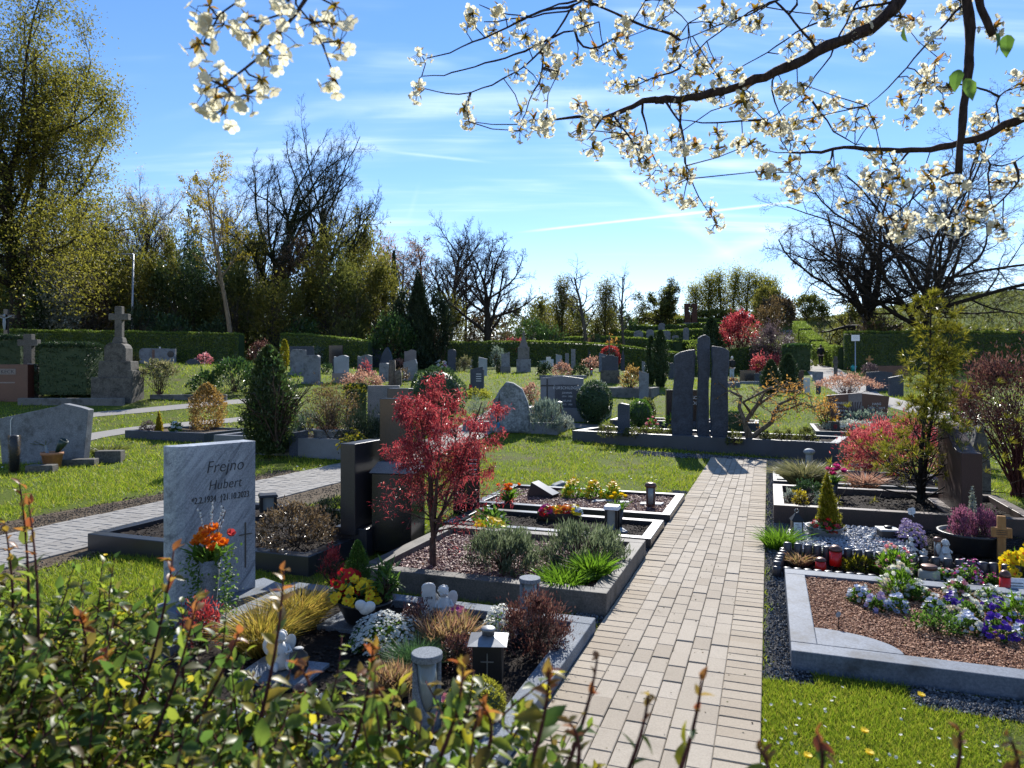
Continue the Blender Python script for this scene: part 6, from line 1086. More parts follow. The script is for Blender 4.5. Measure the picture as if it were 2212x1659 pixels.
shrub('box_ball', 'clipped green ball right of the short rounded stele', 'clipped shrub', (1355, 1409, 862, 912), 'green', 'ball', 5, .5, 3.0, Y=18.4); shrub('box_ball', 'second clipped ball half behind the first', 'clipped shrub', (1380, 1416, 859, 903), 'olive', 'ball', 5, .5, 3.0, Y=19.2); blooms('tulip', 'red and pink tulips before the dark kerb behind', 'flowers', (1395, 1422, 900, 928), ['redbright', 'pink'], 'green', 4.5, 22, Y=17.3, lift=.2, leafls=10, nl=120, lw=.25, petals=6, cup=1.2)
for i, (a, l) in enumerate((((1290, 1337, 915, 937), 'leftmost low heath cushion in the blue basalt kerb'), ((1345, 1385, 922, 942), 'low heath cushion below the short rounded stele'), ((1378, 1408, 922, 945), 'low heath cushion left of the red tulips stem'), ((1400, 1440, 925, 948), 'low heath cushion right of the red tulips'), ((1435, 1462, 926, 948), 'low heath cushion touching the left stele'), ((1568, 1605, 930, 958), 'low heath cushion right of the right stele'), ((1640, 1668, 932, 965), 'low heath cushion right of the twisted tree'), ((1665, 1695, 930, 965), 'second low heath cushion right of the twisted tree'), ((1690, 1720, 928, 963), 'third low heath cushion right of the twisted tree'), ((1718, 1768, 925, 965), 'rightmost low heath cushion in the blue basalt kerb'))):
    shrub('heath_cushion', l, 'plant', a, 'olive', 'dome', 6, .35, 2.4, lift=.2, Y=15.9 if a[0] < 1500 else 14.6, group='low heath cushions in the blue basalt kerb')
shrub('clipped_block', 'clipped dark block bush behind the twisted tree', 'clipped shrub', (1566, 1606, 890, 925), 'dark', 'block', 5, .5, 2.6, Y=18, dy=.6); blooms('daffodil_leaves', 'green daffodil leaves before the black headstone', 'plant', (1490 if False else 1430, 1470, 890, 915), 'yellow', 'iris', 3, 6, Y=18.3, lift=.1, leafls=14, lw=.15, nl=80)
# twisted tree
t = thing('twisted_tree', 'gnarled small tree with twisted pale branches and bronze leaves', 'tree', GY(1622, 14.75)+Vector((0, 0, .15)), 0); px = 14.75/F; C_ = lambda u, v, y=0: ((u-1622)*px, y, H-(v-V0)*px-t.location.z)
b = MB(); L_ = [[(C_(1622, 965), .09), (C_(1616, 935), .075), (C_(1610, 915, .05), ), (C_(1625, 895, .1), .05), (C_(1640, 872, .05), .042), (C_(1650, 850), .03)], [(C_(1620, 950), .06), (C_(1640, 930, -.05), .05), (C_(1663, 912, -.1), .045), (C_(1672, 890, 0), .04), (C_(1690, 872, .1), .03), (C_(1720, 860, .1), .02)], [(C_(1612, 918), .05), (C_(1600, 880, .1), .04), (C_(1608, 858, .2), .035), (C_(1585, 845, .3), .025)], [(C_(1640, 872), .035), (C_(1668, 860, .2), .03), (C_(1700, 842, .3), .022), (C_(1738, 850, .2), .015)], [(C_(1625, 895), .04), (C_(1598, 868, -.2), .03), (C_(1630, 850, -.25), .028), (C_(1655, 838, -.2), .02), (C_(1680, 830, -.1), .012)], [(C_(1672, 890), .03), (C_(1710, 885, .2), .025), (C_(1745, 872, .2), .015), (C_(1760, 880, .1), .01)]]
tips = []
for l_ in L_:
    p = [q[0] for q in l_]; r = [(q[1] if len(q) > 1 else .055) for q in l_]; b.tube(p, r, 8); tips += p[2:]
tw = grow(np.repeat(np.array(tips), 5, 0), np.concatenate([rdir(len(tips)*5)*np.array([1, 1, .5])]), .38, .01, [dict(k=4, wob=.25, n=4, t0=.3, ang=45, lr=.5, rr=.6), dict(k=3, wob=.25)])
for p_, r_ in tw: V, fs = tubes(p_, r_, 4); b.add(V, *fs)
b.build('trunk', W_['bonsai'], t, True); E = tw[1][0].reshape(-1, 3); E = E[((E[:,0] > .3) & (R.uniform(size=len(E)) < .75)) | (R.uniform(size=len(E)) < .15)]; P = E+R.normal(0, .03, (len(E), 3)); V, fs = leaves(P, rdir(len(P), -.3), .06, .03); b = MB(); b.add(V, *fs); b.build('crown', LF['orange'], t)
# ---- right middle further
shrub('column_conifer', 'slim dark column conifer left of the taller twin', 'conifer', (1393, 1420, 726, 832), 'yew', 'column', 6, .3, 3.0); shrub('column_conifer', 'taller broad dark column conifer of the pair', 'conifer', (1407, 1446, 714, 838), 'yew', 'column', 6, .3, 3.2)
shrub('yellow_shrub', 'yellow leaved upright shrub in the mossy walled bed', 'shrub', (1338, 1384, 793, 848), 'goldbrown', 'loose', 7, .4, 2.2, lift=.1); stone('slim grey headstone at the end of the mossy walled bed', 1381, 1402, 801, 862, 'slantl', S['midgrey']); stone('narrow headstone left of the slim column conifer', 1387, 1400, 780, 812, 'slantl', S['midgrey']); stone('dark square headstone right of the taller column conifer', 1444, 1475, 784, 820, 'flat', S['slate']); shrub('shrub_with_lamp', 'grey green bush before the dark square headstone', 'shrub', (1455, 1480, 795, 835), 'bluegrey', 'loose', 5, .5, 1.6)
stone('small grey marker slab on the mossy walled bed', 1326, 1348, 836, 850, 'slantr', S['concrete'], th=.3)
# HANS family stone
t, w, h = stone('wide dark brown family headstone with a pale centre panel', 1793, 1919, 849, 920, 'flare', S['redbrown'], Y=19.4, th=.2, rz=RZ*.35, plinth=0, group=None, name='headstone'); MB().box((.0-w*.06, -.103, h*.5), (w*.22, .01, h*.96)).build('centre_panel', S['sand'], t); b = MB(); 
for i in range(5): b.tube([(-w*.06, -.11, h*.2), (-w*.06+(i-2)*.05, -.11, h*.5), (-w*.06+(i-2)*.075, -.11, h*.72)], .012, 5)
b.build('relief', S['brown'], t)
for s_, x_, z_, sz in (('HANS', .29, .62, .095), ('1929 \u2013 2019', .29, .49, .09), ('PETER', .29, .37, .085), ('HEINRICH', -.29, .64, .09), ('1888 \u2013 1951', -.29, .52, .085), ('SOPHIA', -.29, .40, .085), ('1892 \u2013 1975', -.29, .28, .085)): text(s_, sz, P_['silverletter'], t, (w*x_, -.101, h*z_), sx=.9)
shrub('hebe_mound', 'pale blue green hebe mound before the brown family headstone', 'shrub', (1815, 1938, 884, 925), 'bluegrey', 'spread', 6, .5, 3.0, Y=18.7, lift=.08); shrub('white_arabis', 'creamy white flowering carpet before the hebe mound', 'flowers', (1778, 1905, 908, 945), 'silver', 'spread', 4.5, .6, 2.6, Y=17.9, lift=.08, flow='white', fr=2.5); blooms('yellow_pansy', 'yellow pansies at the left end of the creamy carpet', 'flowers', (1768, 1805, 900, 922), 'yellow', 'green', 3.5, 40, Y=18.6, lift=.08, leafls=6, nl=150)
o = GY(1804, 17.4); t = thing('photo_plaque', 'dark plaque with a red flower picture among white flowers', 'plaque', o+Vector((0, 0, .1)), 0); MB().box((0, 0, .12), (.22, .03, .24)).build('plaque', P_['dark'], t, bevel=.004); MB().ell((0, -.016, .12), (.05, .004, .06)).build('flower_picture', LF['redbright'], t)
shrub('weeping_maple', 'wide weeping maple with pink orange leaves above the brown headstone', 'shrub', (1768, 1900, 808, 870), 'pinkbrown', 'umbrella', 5.5, .4, 1.3, nst=40, stem='redtwig'); shrub('bronze_maple', 'orange bronze leaved maple at the left of the brown headstone', 'shrub', (1758, 1815, 855, 910), 'orange', 'loose', 6, .4, .9, Y=18.3)
shrub('dark_yew', 'feathery dark conifer behind the twisted tree at its left', 'conifer', (1640, 1690, 778, 852), 'yew', 'egg', 7, .3, 2.8); shrub('dark_yew', 'taller feathery dark conifer right of its twin', 'conifer', (1675, 1730, 765, 850), 'yew', 'egg', 7, .3, 2.8)
stone('dark slim post headstone right of the feathery conifers', 1726, 1737, 800, 845, 'flat', S['brown'], th=.2); stone('white framed slim grave marker', 1737, 1750, 816, 850, 'round', S['white'], th=.1); stone('grey rounded marker before the slim post', 1711, 1724, 824, 848, 'arch', S['midgrey']); stone('dark headstone left of the feathery conifers', 1642, 1665, 802, 838, 'flat', S['slate'], name='headstone')
o = G(1768, 852); t = thing('blue_lamp', 'blue capped grave lamp left of the pink weeping maple', 'grave lamp', o, 0); MB().cyl((0, 0, 0), .1, .5, 12).build('body', S['slate'], t); MB().cyl((0, 0, .5), .13, .14, 14).build('cap', plain('blue_cap', (.1,.2,.4), .4), t)
o = G(1805, 812); px = o.y/F; t = thing('stone_pillar', 'dark square pillar with a ring standing by the walkway', 'pillar', o, .1); hh = H-(770-V0)*px-o.z; MB().box((0, 0, hh/2), (.17, .17, hh)).build('post', S['old'], t, bevel=.01); MB().box((0, 0, hh*.72), (.24, .24, .22)).build('band', S['old'], t, bevel=.02)
stone('wide blue grey headstone with a peaked top at right', 1876, 1927, 802, 845, 'gable', S['slate'], th=.2); stone('blue grey headstone slanting right beside the umbrella pine', 1924, 1952, 810, 858, 'slantr', S['slate'], th=.2); stone('grey low headstone beside the walkway hedge ball', 1757, 1778, 803, 822, 'flat', S['midgrey']); 
shrub('small_weeping_tree', 'small weeping tree with dark crown left of the peaked headstone', 'tree', (1862, 1894, 783, 835), 'purple', 'umbrella', 5, .4, 1.4); shrub('dark_conifer', 'dark conifer bush behind the brown swept headstone', 'conifer', (2040, 2102, 812, 880), 'fir', 'dome', 7, .3, 2.6, Y=18); blooms('spring_flowers', 'pale yellow and lilac flowers right of the umbrella pine', 'flowers', (2035, 2090, 855, 885), ['lilac', 'yellow', 'white'], 'green', 4, 60, Y=16.5, leafls=8, nl=240); shrub('green_shrub', 'small green shrub beside the stone trough', 'shrub', (2085, 2112, 860, 900), 'green', 'egg', 5, .5, 2.0, Y=15.5); shrub('variegated_shrub', 'grey green variegated bush between trough and purple shrub', 'shrub', (2085, 2135, 895, 960), 'bluegrey', 'loose', 7, .45, 1.6, Y=12.5)
stone('brown low headstone before the right hedge', 1888, 1960, 790, 812, 'flat', S['redbrown'], th=.2); t = thing('wooden_marker', 'brown wooden cross before the right hedge', 'cross', G(1878, 800), 0); MB().box((0, 0, .5), (.12, .08, 1.0)).build('post', W_['wood'], t); MB().box((0, -.003, .75), (.5, .085, .12)).build('crossbar', W_['wood'], t)
blooms('flower_bunch', 'yellow and red flowers left of the walkway', 'flowers', (1690, 1725, 787, 806), ['yellow', 'orangep'], 'spring', 4, 40, leafls=6, nl=200); blooms('flower_bunch', 'orange and yellow flowers right of the standing person', 'flowers', (1622, 1665, 785, 805), ['orangep', 'yellow', 'redp'], 'green', 4, 50, leafls=6, nl=160); shrub('red_maple_bush', 'round pinkish red maple behind the orange flowers', 'shrub', (1622, 1690, 762, 810), 'pinkred', 'dome', 5, .4, 2.2, stem='redtwig'); shrub('heather', 'dark purple heather at the foot of the standing person', 'shrub', (1568, 1598, 815, 828), 'darkred', 'spread', 4, .4, 2.2)
stone('low dark headstone right of the standing person', 1600, 1632, 800, 825, 'flat', S['black'], th=.25); stone('low dark plinth stone before the orange flowers', 1632, 1662, 806, 828, 'flat', S['slate'], th=.25); 
t = thing('stone_border', 'low stone kerb right of the standing person', 'grave kerb', G(1615, 831), -.1, None); MB().box((0, 0, .05), (2.2, .16, .3)).build('kerb_stone', S['midgrey'], t, bevel=.02)
stone('low grey slab stone before the feathery dark conifers', 1560, 1600, 826, 838, 'flat', S['midgrey'], th=.3)
# ================================================================ hedges, walkways
def gy(pts): return [GY(u, y) for u, y in pts]
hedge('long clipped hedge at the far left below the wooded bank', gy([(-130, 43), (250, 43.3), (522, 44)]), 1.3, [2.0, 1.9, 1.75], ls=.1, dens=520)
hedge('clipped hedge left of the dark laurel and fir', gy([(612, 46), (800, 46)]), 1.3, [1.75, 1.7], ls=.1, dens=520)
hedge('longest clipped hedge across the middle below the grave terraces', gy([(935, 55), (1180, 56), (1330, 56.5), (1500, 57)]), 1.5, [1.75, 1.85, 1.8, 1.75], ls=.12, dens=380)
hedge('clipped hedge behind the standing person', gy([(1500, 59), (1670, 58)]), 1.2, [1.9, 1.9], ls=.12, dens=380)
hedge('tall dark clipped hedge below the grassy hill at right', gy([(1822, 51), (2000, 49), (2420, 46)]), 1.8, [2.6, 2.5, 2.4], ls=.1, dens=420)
wk = gy([(1830, 51.5), (1795, 57), (1765, 63), (1740, 70), (1724, 77)])
for i in range(4): hedge(['nearest light green hedge block along the rising walkway', 'second hedge block up the walkway', 'third hedge block up the walkway', 'topmost hedge block along the rising walkway'][i], [wk[i], wk[i]+(wk[i+1]-wk[i])*.93], 1.2, [1.55, 1.45], ls=.12, dens=380, group='hedge blocks along the walkway')
P_['walk'] = plain('grey_walkway_paving', (.26,.245,.225), .9, .2, 0, .12, 14)
strip('walkway', [G(1905, 868), G(1838, 840), G(1795, 815), G(1770, 793), GY(1752, 58), GY(1728, 70), GY(1716, 80)], [1.4, 2.0, 2.2, 2.6, 2.4], P_['walk'], .012)
strip('side_path', [G(1895, 862), G(1960, 880), G(2060, 905)], 1.2, P_['walk'], .012)
strip('side_path', [G(60, 972), G(190, 944), G(302, 926), G(420, 915), G(540, 905)], .9, P_['greypaver'], .012)
strip('side_path', [G(150, 905), G(192, 897), G(310, 887), G(515, 868), G(640, 858)], .9, P_['greypaver'], .012)
strip('side_path', [ST(11.4, -6.95), ST(15, -6.95), ST(18, -7.2), ST(22, -7.8)], 1.2, P_['greypaver'], .012)
strip('side_path', [ST(18.6, -8), ST(18.55, -4.6), ST(18.3, -1)], .9, P_['greypaver'], .01)
b = MB(); xs_, ys_, ls_, lt_ = [], [], [], []
for x_ in range(-62, 122):
    for y_ in range(1, 12):
        k = (x_-y_) % 4
        if k == 0: xs_.append((x_+1)*.1); ys_.append((y_+.5)*.1); ls_.append(.194); lt_.append(.094)
        elif k == 3 and y_ < 11: xs_.append((x_+.5)*.1); ys_.append((y_+1)*.1); ls_.append(.094); lt_.append(.194)
        elif (k == 3 and y_ == 11) or (k == 2 and y_ == 1): xs_.append((x_+.5)*.1); ys_.append((y_+.5)*.1); ls_.append(.094); lt_.append(.094)
    if x_ % 2 == 0:
        for y_ in (.05, 1.25): xs_.append((x_+1)*.1); ys_.append(y_); ls_.append(.194); lt_.append(.094)
xs_, ys_, ls_, lt_ = map(np.array, (xs_, ys_, ls_, lt_))
for a, c in ((.194, .094), (.094, .194), (.094, .094)):
    m = (ls_ == a) & (lt_ == c); pavers(b, xs_[m], ys_[m]-7.59, np.full(m.sum(), a), np.full(m.sum(), c), .026)
tag(b.build('left_path', P_['greypaver']), kind='structure')
strip('left_path_joints', [ST(-6.3, -6.94), ST(12.3, -6.94)], 1.28, P_['gravelbase'], .006)
strip('soil_verge', [ST(2, -7.95), ST(6, -7.9), ST(10.5, -7.75)], [.5, .75, .8, .45, .2], P_['drysoil'], .006)
strip('soil_verge', [ST(3, -6.15), ST(5.1, -6.2), ST(5.6, -6.3)], [.5, .4, .2], P_['drysoil'], .007); strip('soil_verge', [ST(7.0, -5.9), ST(9.8, -6.1)], [.5, .8, .5], P_['drysoil'], .007)
n = 9000; q = R.uniform(2, 10.5, n); tt = np.where(R.uniform(size=n) < .75, R.normal(-7.93, .17, n), R.normal(-6.1, .12, n)); tt = np.where((tt > -7.62) & (tt < -6.27), -7.9, tt); p = P0+q[:,None]*Dv+tt[:,None]*Cv
V, fs = grains(np.concatenate([p, (gz(p[:,0], p[:,1])+.008)[:,None]], 1), .011*R.uniform(.4, 1.7, n), .7); b = MB(); b.add(V, *fs); tag(b.build('soil_crumbs', P_['dryclod']), kind='stuff')
# hillside terraces
for i, (u0, u1, v, Y) in enumerate(((1205, 1560, 731, 66), (1320, 1580, 714, 74), (1360, 1600, 702, 81), (1460, 1620, 690, 88))):
    h0 = .9
    def gp(u): x = (u-U0)/F*Y; return Vector((x, Y, float(gz(x, Y))))
    pts = [gp(u0), gp((u0+u1)/2), gp(u1)]; hh = [max(.4, H-(v-V0)/F*Y-p.z) for p in pts]
    hedge(['lowest low hedge of the grave terraces on the slope', 'second low hedge of the grave terraces', 'third low hedge of the grave terraces', 'top low hedge of the grave terraces below the rusty cross'][i], pts, 1.0, hh, ls=.14, dens=260, leaf='hedge', group='low terrace hedges on the slope')
for i, (u, v, w_, l) in enumerate(((1380, 722, 20, 'grey boulder grave on the lower terrace'), (1405, 720, 16, 'rounded grave stone beside the lower terrace boulder'), (1440, 722, 18, 'arched grave stone near the taller conifer tip'), (1483, 716, 12, 'small round grave stone below the rusty cross'), (1460, 732, 14, 'white framed terrace stone above the long hedge'), (1430, 706, 14, 'pale flowering grave stone on the upper terrace'))):
    Y = 70 if v > 710 else 78
    stone(l, u-w_/2, u+w_/2, v-8, v+4, 'arch', S['midgrey'], Y=Y, th=.4, group='grave stones on the slope terraces', name='terrace_stone')
for i, (a, leaf, sh, l) in enumerate((((1150, 1238, 704, 740), 'laurel', 'dome', 'glossy pale green laurel bush above the long hedge'), ((1300, 1352, 726, 748), 'orange', 'dome', 'round orange brown bush above the long hedge'), ((1255, 1300, 722, 745), 'bronze', 'dome', 'dark bronze bush beside the orange brown one'), ((1276, 1296, 724, 748), 'yew', 'block', 'dark square clipped bush between two bushes above the hedge'), ((1455, 1472, 731, 752), 'yew', 'block', 'clipped square yew on the low terrace'), ((1480, 1520, 730, 752), 'hedge', 'dome', 'light green bush right of the square yew'), ((1415, 1470, 735, 752), 'dark', 'spread', 'low dark bushes along the terrace foot'))):
    shrub('terrace_bush', l, 'shrub', a, leaf, sh, 5, .5, 2.2, Y=63, nmax=3000)
shrub('round_evergreen', 'large round dark evergreen right of the tallest stele', 'shrub', (1500, 1572, 687, 790), 'yew', 'egg', 6, .5, 3.0, Y=60); shrub('red_maple_tree', 'spreading red maple tree on the slope above the steles', 'tree', (1548, 1642, 672, 785), 'red', 'umbrella', 5.5, .5, 2.0, Y=61, stem='redtwig', nst=30, sr=.05)
shrub('weeping_beech', 'dark purple weeping tree left of the rising walkway', 'tree', (1622, 1718, 698, 800), 'purple', 'dome', 5, .35, 2.0, Y=56, nst=30, sr=.04); shrub('clipped_dark_bush', 'rounded clipped dark hedge bush at the walkway corner', 'clipped shrub', (1690, 1750, 744, 792), 'laurel', 'block', 6, .5, 2.6, Y=52, dy=.7)
shrub('orange_bush', 'pale brown twiggy bush above the weeping tree', 'shrub', (1630, 1700, 652, 725), 'brown', 'loose', 6, .4, 1.6, Y=70, nst=20, sr=.03)
o = GY(1492, 84); o.z = H-(697-V0)*84/F; px = 84/F; t = thing('cross_memorial', 'rusty steel slab with a cross shaped opening on the hilltop', 'memorial', o, 0); w = 26*px; h = 41*px
b = MB(); b.box((-w*.34, 0, h*.5), (w*.32, .5, h)); b.box((w*.34, 0, h*.5), (w*.32, .5, h)); b.box((-w*.12, 0, h*.27), (w*.13, .49, h*.54)); b.box((w*.12, 0, h*.27), (w*.13, .49, h*.54)); b.box((-w*.12, 0, h*.91), (w*.13, .49, h*.18)); b.box((w*.12, 0, h*.91), (w*.13, .49, h*.18)); b.build('slab', S['rust'], t); MB().box((0, 0, -1.2), (w*1.3, .8, 2.4)).build('base', S['concrete'], t)
# lamps, sign
o = GY(286, 49); px = 49/F; t = thing('street_lamp', 'slim grey street lamp before the wooded bank at left', 'street lamp', o, 0); zt = H-(549-V0)*px-o.z; b = MB(); b.tube([(0, 0, 0), (0, 0, zt*.5), (.06, 0, zt)], [.1, .08, .06], 8); b.build('pole', P_['lampgrey'], t, True); MB().box((-.32, 0, zt), (.75, .22, .1)).build('lamp_head', P_['lampgrey'], t, bevel=.03)
o = GY(1178, 78); px = 78/F; t = thing('street_lamp', 'distant slim street lamp above the laurel bush', 'street lamp', o, 0); zt = H-(671-V0)*px-o.z; b = MB(); b.tube([(0, 0, 0), (0, 0, zt)], [.1, .07], 8); b.build('pole', P_['lampgrey'], t, True); MB().box((-.3, 0, zt), (.9, .25, .12)).build('lamp_head', P_['lampgrey'], t)
o = GY(1848, 46); px = 46/F; t = thing('notice_sign', 'white notice sign on a thin pole before the tall hedge', 'sign', o, -.1); zt = H-(723-V0)*px-o.z; b = MB(); b.tube([(0, .03, 0), (0, .03, zt)], .035, 8); b.build('pole', P_['lampgrey'], t, True); MB().box((0, 0, zt-7*px), (17*px, .03, 13*px)).build('panel', P_['signwhite'], t); b = MB(); [b.box((0, -.017, zt-px*(3.5+2*i)), (12*px, .003, .5*px)) for i in range(4)]; b.build('printed_lines', P_['lampgrey'], t)
o = GY(1843, 48.5); t = thing('watering_can', 'turquoise watering can at the hedge end beside the walkway', 'watering can', o, .4); MB().lathe([(.14, 0), (.16, .3), (.1, .36)], 12).build('can', plain('turquoise_plastic', (.02,.3,.28), .4), t, True); b = MB(); b.tube([(.12, 0, .08), (.34, 0, .34)], .03, 6); b.tube([(-.12, 0, .1), (-.22, 0, .26), (0, 0, .42)], .025, 6); b.build('spout_and_handle', MATS['turquoise_plastic'], t)
# ================================================================ trees
def tree_mesh(h, cw, kind, rtrunk, seed):
    global R
    R = np.random.default_rng(seed); q = cw/h
    if kind == 'oak': return grow([(0, 0, -.3)], [(0, 0, 1)], h*.55, rtrunk, [dict(k=7, wob=.05, n=14, t0=.3, ang=50, asd=16, lr=.75+.5*q, sh=.3, rr=.5, flare=1.5, tip=.35), dict(k=8, wob=.12, trop=.06, n=9, t0=.2, ang=44, lr=.46, rr=.5), dict(k=6, wob=.16, trop=.04, n=8, t0=.15, ang=44, lr=.46, rr=.5, rmin=.02), dict(k=4, wob=.18, trop=.03, n=6, t0=.15, ang=42, lr=.5, rr=.6, rmin=.014), dict(k=3, wob=.2, n=4, t0=.2, ang=40, lr=.55, rr=.7, rmin=.011), dict(k=2, wob=.2, tip=.6)])
    if kind == 'wide': return grow([(0, 0, -.3)], [(0, 0, 1)], h*.42, rtrunk, [dict(k=7, wob=.06, n=18, t0=.3, ang=50, asd=20, lr=.95+.65*q, sh=.1, rr=.45, flare=1.5, tip=.4), dict(k=9, wob=.13, trop=.035, n=11, t0=.15, ang=46, lr=.4, rr=.5), dict(k=6, wob=.17, trop=.06, n=9, t0=.12, ang=46, lr=.46, rr=.5, rmin=.018), dict(k=4, wob=.2, trop=.04, n=5, t0=.15, ang=44, lr=.52, rr=.6, rmin=.012), dict(k=3, wob=.2, n=4, t0=.2, ang=42, lr=.55, rr=.7, rmin=.01), dict(k=2, wob=.2, tip=.6)])
    if kind == 'ash': return grow([(0, 0, -.3)], [(0, 0, 1)], h*.75, rtrunk, [dict(k=8, wob=.05, n=18, t0=.25, ang=38, lr=.55, sh=.35, rr=.5, flare=1.4), dict(k=6, wob=.1, trop=.1, n=9, t0=.2, ang=34, lr=.5, rr=.55), dict(k=5, wob=.12, trop=.06, n=7, t0=.2, ang=34, lr=.5, rr=.55, rmin=.018), dict(k=4, wob=.15, trop=.04, n=5, t0=.2, ang=36, lr=.55, rr=.6, rmin=.013), dict(k=3, wob=.15, n=3, ang=35, lr=.6, rmin=.011), dict(k=2, wob=.15, tip=.6)])
    if kind == 'thin': return grow([(0, 0, -.3)], [(.03, 0, 1)], h*.85, rtrunk, [dict(k=8, wob=.05, n=12, t0=.4, ang=38, lr=.36, sh=.4, rr=.5), dict(k=5, wob=.12, trop=.08, n=6, t0=.25, ang=36, lr=.5, rr=.55), dict(k=4, wob=.14, n=5, t0=.2, ang=38, lr=.55, rr=.6, rmin=.014), dict(k=3, wob=.15, tip=.6)])
    if kind == 'poplar': return grow([(0, 0, -.3)], [(0, 0, 1)], h*.92, rtrunk, [dict(k=8, wob=.02, n=34, t0=.08, t1=.97, ang=26, asd=6, lr=.34, sh=.55, rr=.35, rmin=.025), dict(k=5, wob=.08, trop=.14, n=6, t0=.2, ang=26, lr=.45, rr=.6, rmin=.018), dict(k=4, wob=.1, trop=.08, n=4, t0=.2, ang=28, lr=.5, rr=.7, rmin=.013), dict(k=3, wob=.12, tip=.6)])
def tree(name, label, u, Y, vt, wpx, kind, rt=.3, seed=1, bark='dark', leaf=None, ls=5, ln=0, lmin=0, group=None, lean=0, ivy=0, vb=None, cat='tree', lsig=.12):
    o = GY(u, Y); h = H-(vt-V0)*Y/F-o.z; cw = wpx/2*Y/F; lv = tree_mesh(h*.97, cw, kind, rt, seed)
    # fit the crown to the height and width seen
    A = np.concatenate([p.reshape(-1, 3) for p, r in lv]); sz = h/A[:,2].max(); sw = cw/np.percentile(np.abs(A[:,0]), 99)
    def warp(p): q = p.copy(); f = np.clip(q[...,2]/(h*.25), 0, 1); q[...,0] *= 1+(sw-1)*f; q[...,1] *= 1+(sw-1)*f; q[...,2] *= sz; q[...,0] += lean*q[...,2]*np.clip(q[...,2]/h, .3, 1); return q
    lv = [(warp(p), r) for p, r in lv]
    t = thing(name, label, cat, o, 0, group); wood(lv).build('trunk', W_[bark], t, True)
    if leaf and ln:
        P = np.concatenate([p.reshape(-1, 3) for p, r in lv[-2:]]); P = P[P[:,2] > lmin*h]; P = P[R.integers(0, len(P), ln)]+R.normal(0, lsig*Y/60, (ln, 3)); L = ls*Y/F
        V, fs = leaves(P, rdir(ln), L*R.uniform(.5, 1.3, ln), L*.55, .2); b = MB(); b.add(V, *fs); b.build('crown', LF[leaf], t)
    if ivy:
        tp, tr = lv[0]; tp = tp[0]; tr = tr[0]; k = R.uniform(0, ivy, 2600)*(len(tp)-1); i = k.astype(int); f = (k-i)[:,None]; c = tp[i]*(1-f)+tp[np.minimum(i+1, len(tp)-1)]*f; a = R.uniform(0, 6.28, len(k)); rr = (tr[i]+.12+.2*R.uniform(size=len(k))*(1+.5*np.sin(k*4)))
        P = c+np.stack([np.cos(a)*rr, np.sin(a)*rr, R.normal(0, .1, len(k))], 1)
        for j in range(0, 6):
            p = lv[1][0][j % len(lv[1][0])]; q = R.integers(0, 4, 160); P = np.concatenate([P, p[q]+R.normal(0, .16, (160, 3))])
        V, fs = leaves(P, rdir(len(P)), .22*R.uniform(.6, 1.2, len(P)), .15, .2); b = MB(); b.add(V, *fs); b.build('ivy', LF['ivyleaf'], t)
    return t
tree('bare_oak', 'large bare spreading oak at the right behind the umbrella pine', 1975, 54, 285, 700, 'wide', .5, 3, leaf='brown', ln=9000, ls=3, lmin=.5)
tree('bare_oak', 'second bare oak with a thick trunk left of the big one', 1880, 60, 330, 460, 'wide', .55, 8, leaf='brown', ln=4000, ls=3, lmin=.5)
tree('bare_oak', 'dark bare oak in the middle distance left of the open sky', 1055, 61, 468, 250, 'oak', .38, 5)
tree('bare_ash', 'tall bare upright ash left of the middle oak', 968, 74, 440, 190, 'ash', .4, 6, bark='dark')
tree('thin_tree', 'thin bare tree between the ash and the middle oak', 1005, 78, 520, 90, 'thin', .2, 9, group='thin bare trees behind the fir'); tree('thin_tree', 'slim bare tree left of the tall ash', 915, 80, 500, 110, 'thin', .22, 10, group='thin bare trees behind the fir', leaf='brown', ln=1500, ls=4); tree('thin_tree', 'slim reddish budding tree far left of the ash', 865, 76, 490, 130, 'ash', .22, 12, leaf='pinkbrown', ln=3500, ls=4, lmin=.25)
tree('bare_ash', 'tall thin bare tree rising above the long hedge', 1266, 57, 545, 120, 'thin', .2, 14, bark='grey'); tree('bare_ash', 'slender bare tree with curved forks right of the tall thin one', 1352, 60, 562, 96, 'thin', .16, 15, bark='grey')
tree('leafy_tree', 'rounded olive green tree left of the rusty cross slab', 1428, 86, 604, 110, 'oak', .25, 16, leaf='olive', ln=9000, ls=4.5, lmin=.2)
for i, (u, v, w_, Y) in enumerate(((1215, 600, 56, 72), (1305, 598, 60, 74), (1240, 640, 60, 80), (1180, 655, 70, 82))): tree('poplar', ['pale budding poplar left of the tall thin bare tree', 'yellowish budding poplar right of the tall thin bare tree', 'short budding poplar behind the tall thin bare tree', 'short leafy poplar above the laurel bush'][i], u, Y, v, w_, 'poplar', .15, 20+i, 'grey', 'springdull', 4, 6000, .1, 'poplars beyond the long hedge', lsig=.25)
for i, (u, v, w_, Y) in enumerate(((1530, 590, 50, 96), (1558, 582, 46, 97), (1582, 576, 44, 98), (1612, 586, 46, 97), (1640, 596, 50, 96), (1505, 612, 50, 95), (1668, 600, 50, 94))): tree('poplar', ['leftmost tall yellow green poplar but one above the red maple', 'second tall yellow green poplar from the rusty slab', 'tallest yellow green poplar on the hilltop', 'yellow green poplar right of the tallest', 'yellow green poplar above the orange bush', 'shortest poplar next to the rusty cross slab', 'rightmost poplar before the bare oaks'][i], u, Y, v, w_, 'poplar', .15, 30+i, 'grey', 'spring', 3.6, 3600, .05, 'poplars on the hilltop', lsig=.3)
tree('spring_tree', 'huge yellow green leafing tree at the left frame edge', 45, 46, -60, 520, 'wide', .55, 41, leaf='springmid', ln=95000, ls=6.5, lmin=.03, ivy=.9, lsig=.7)
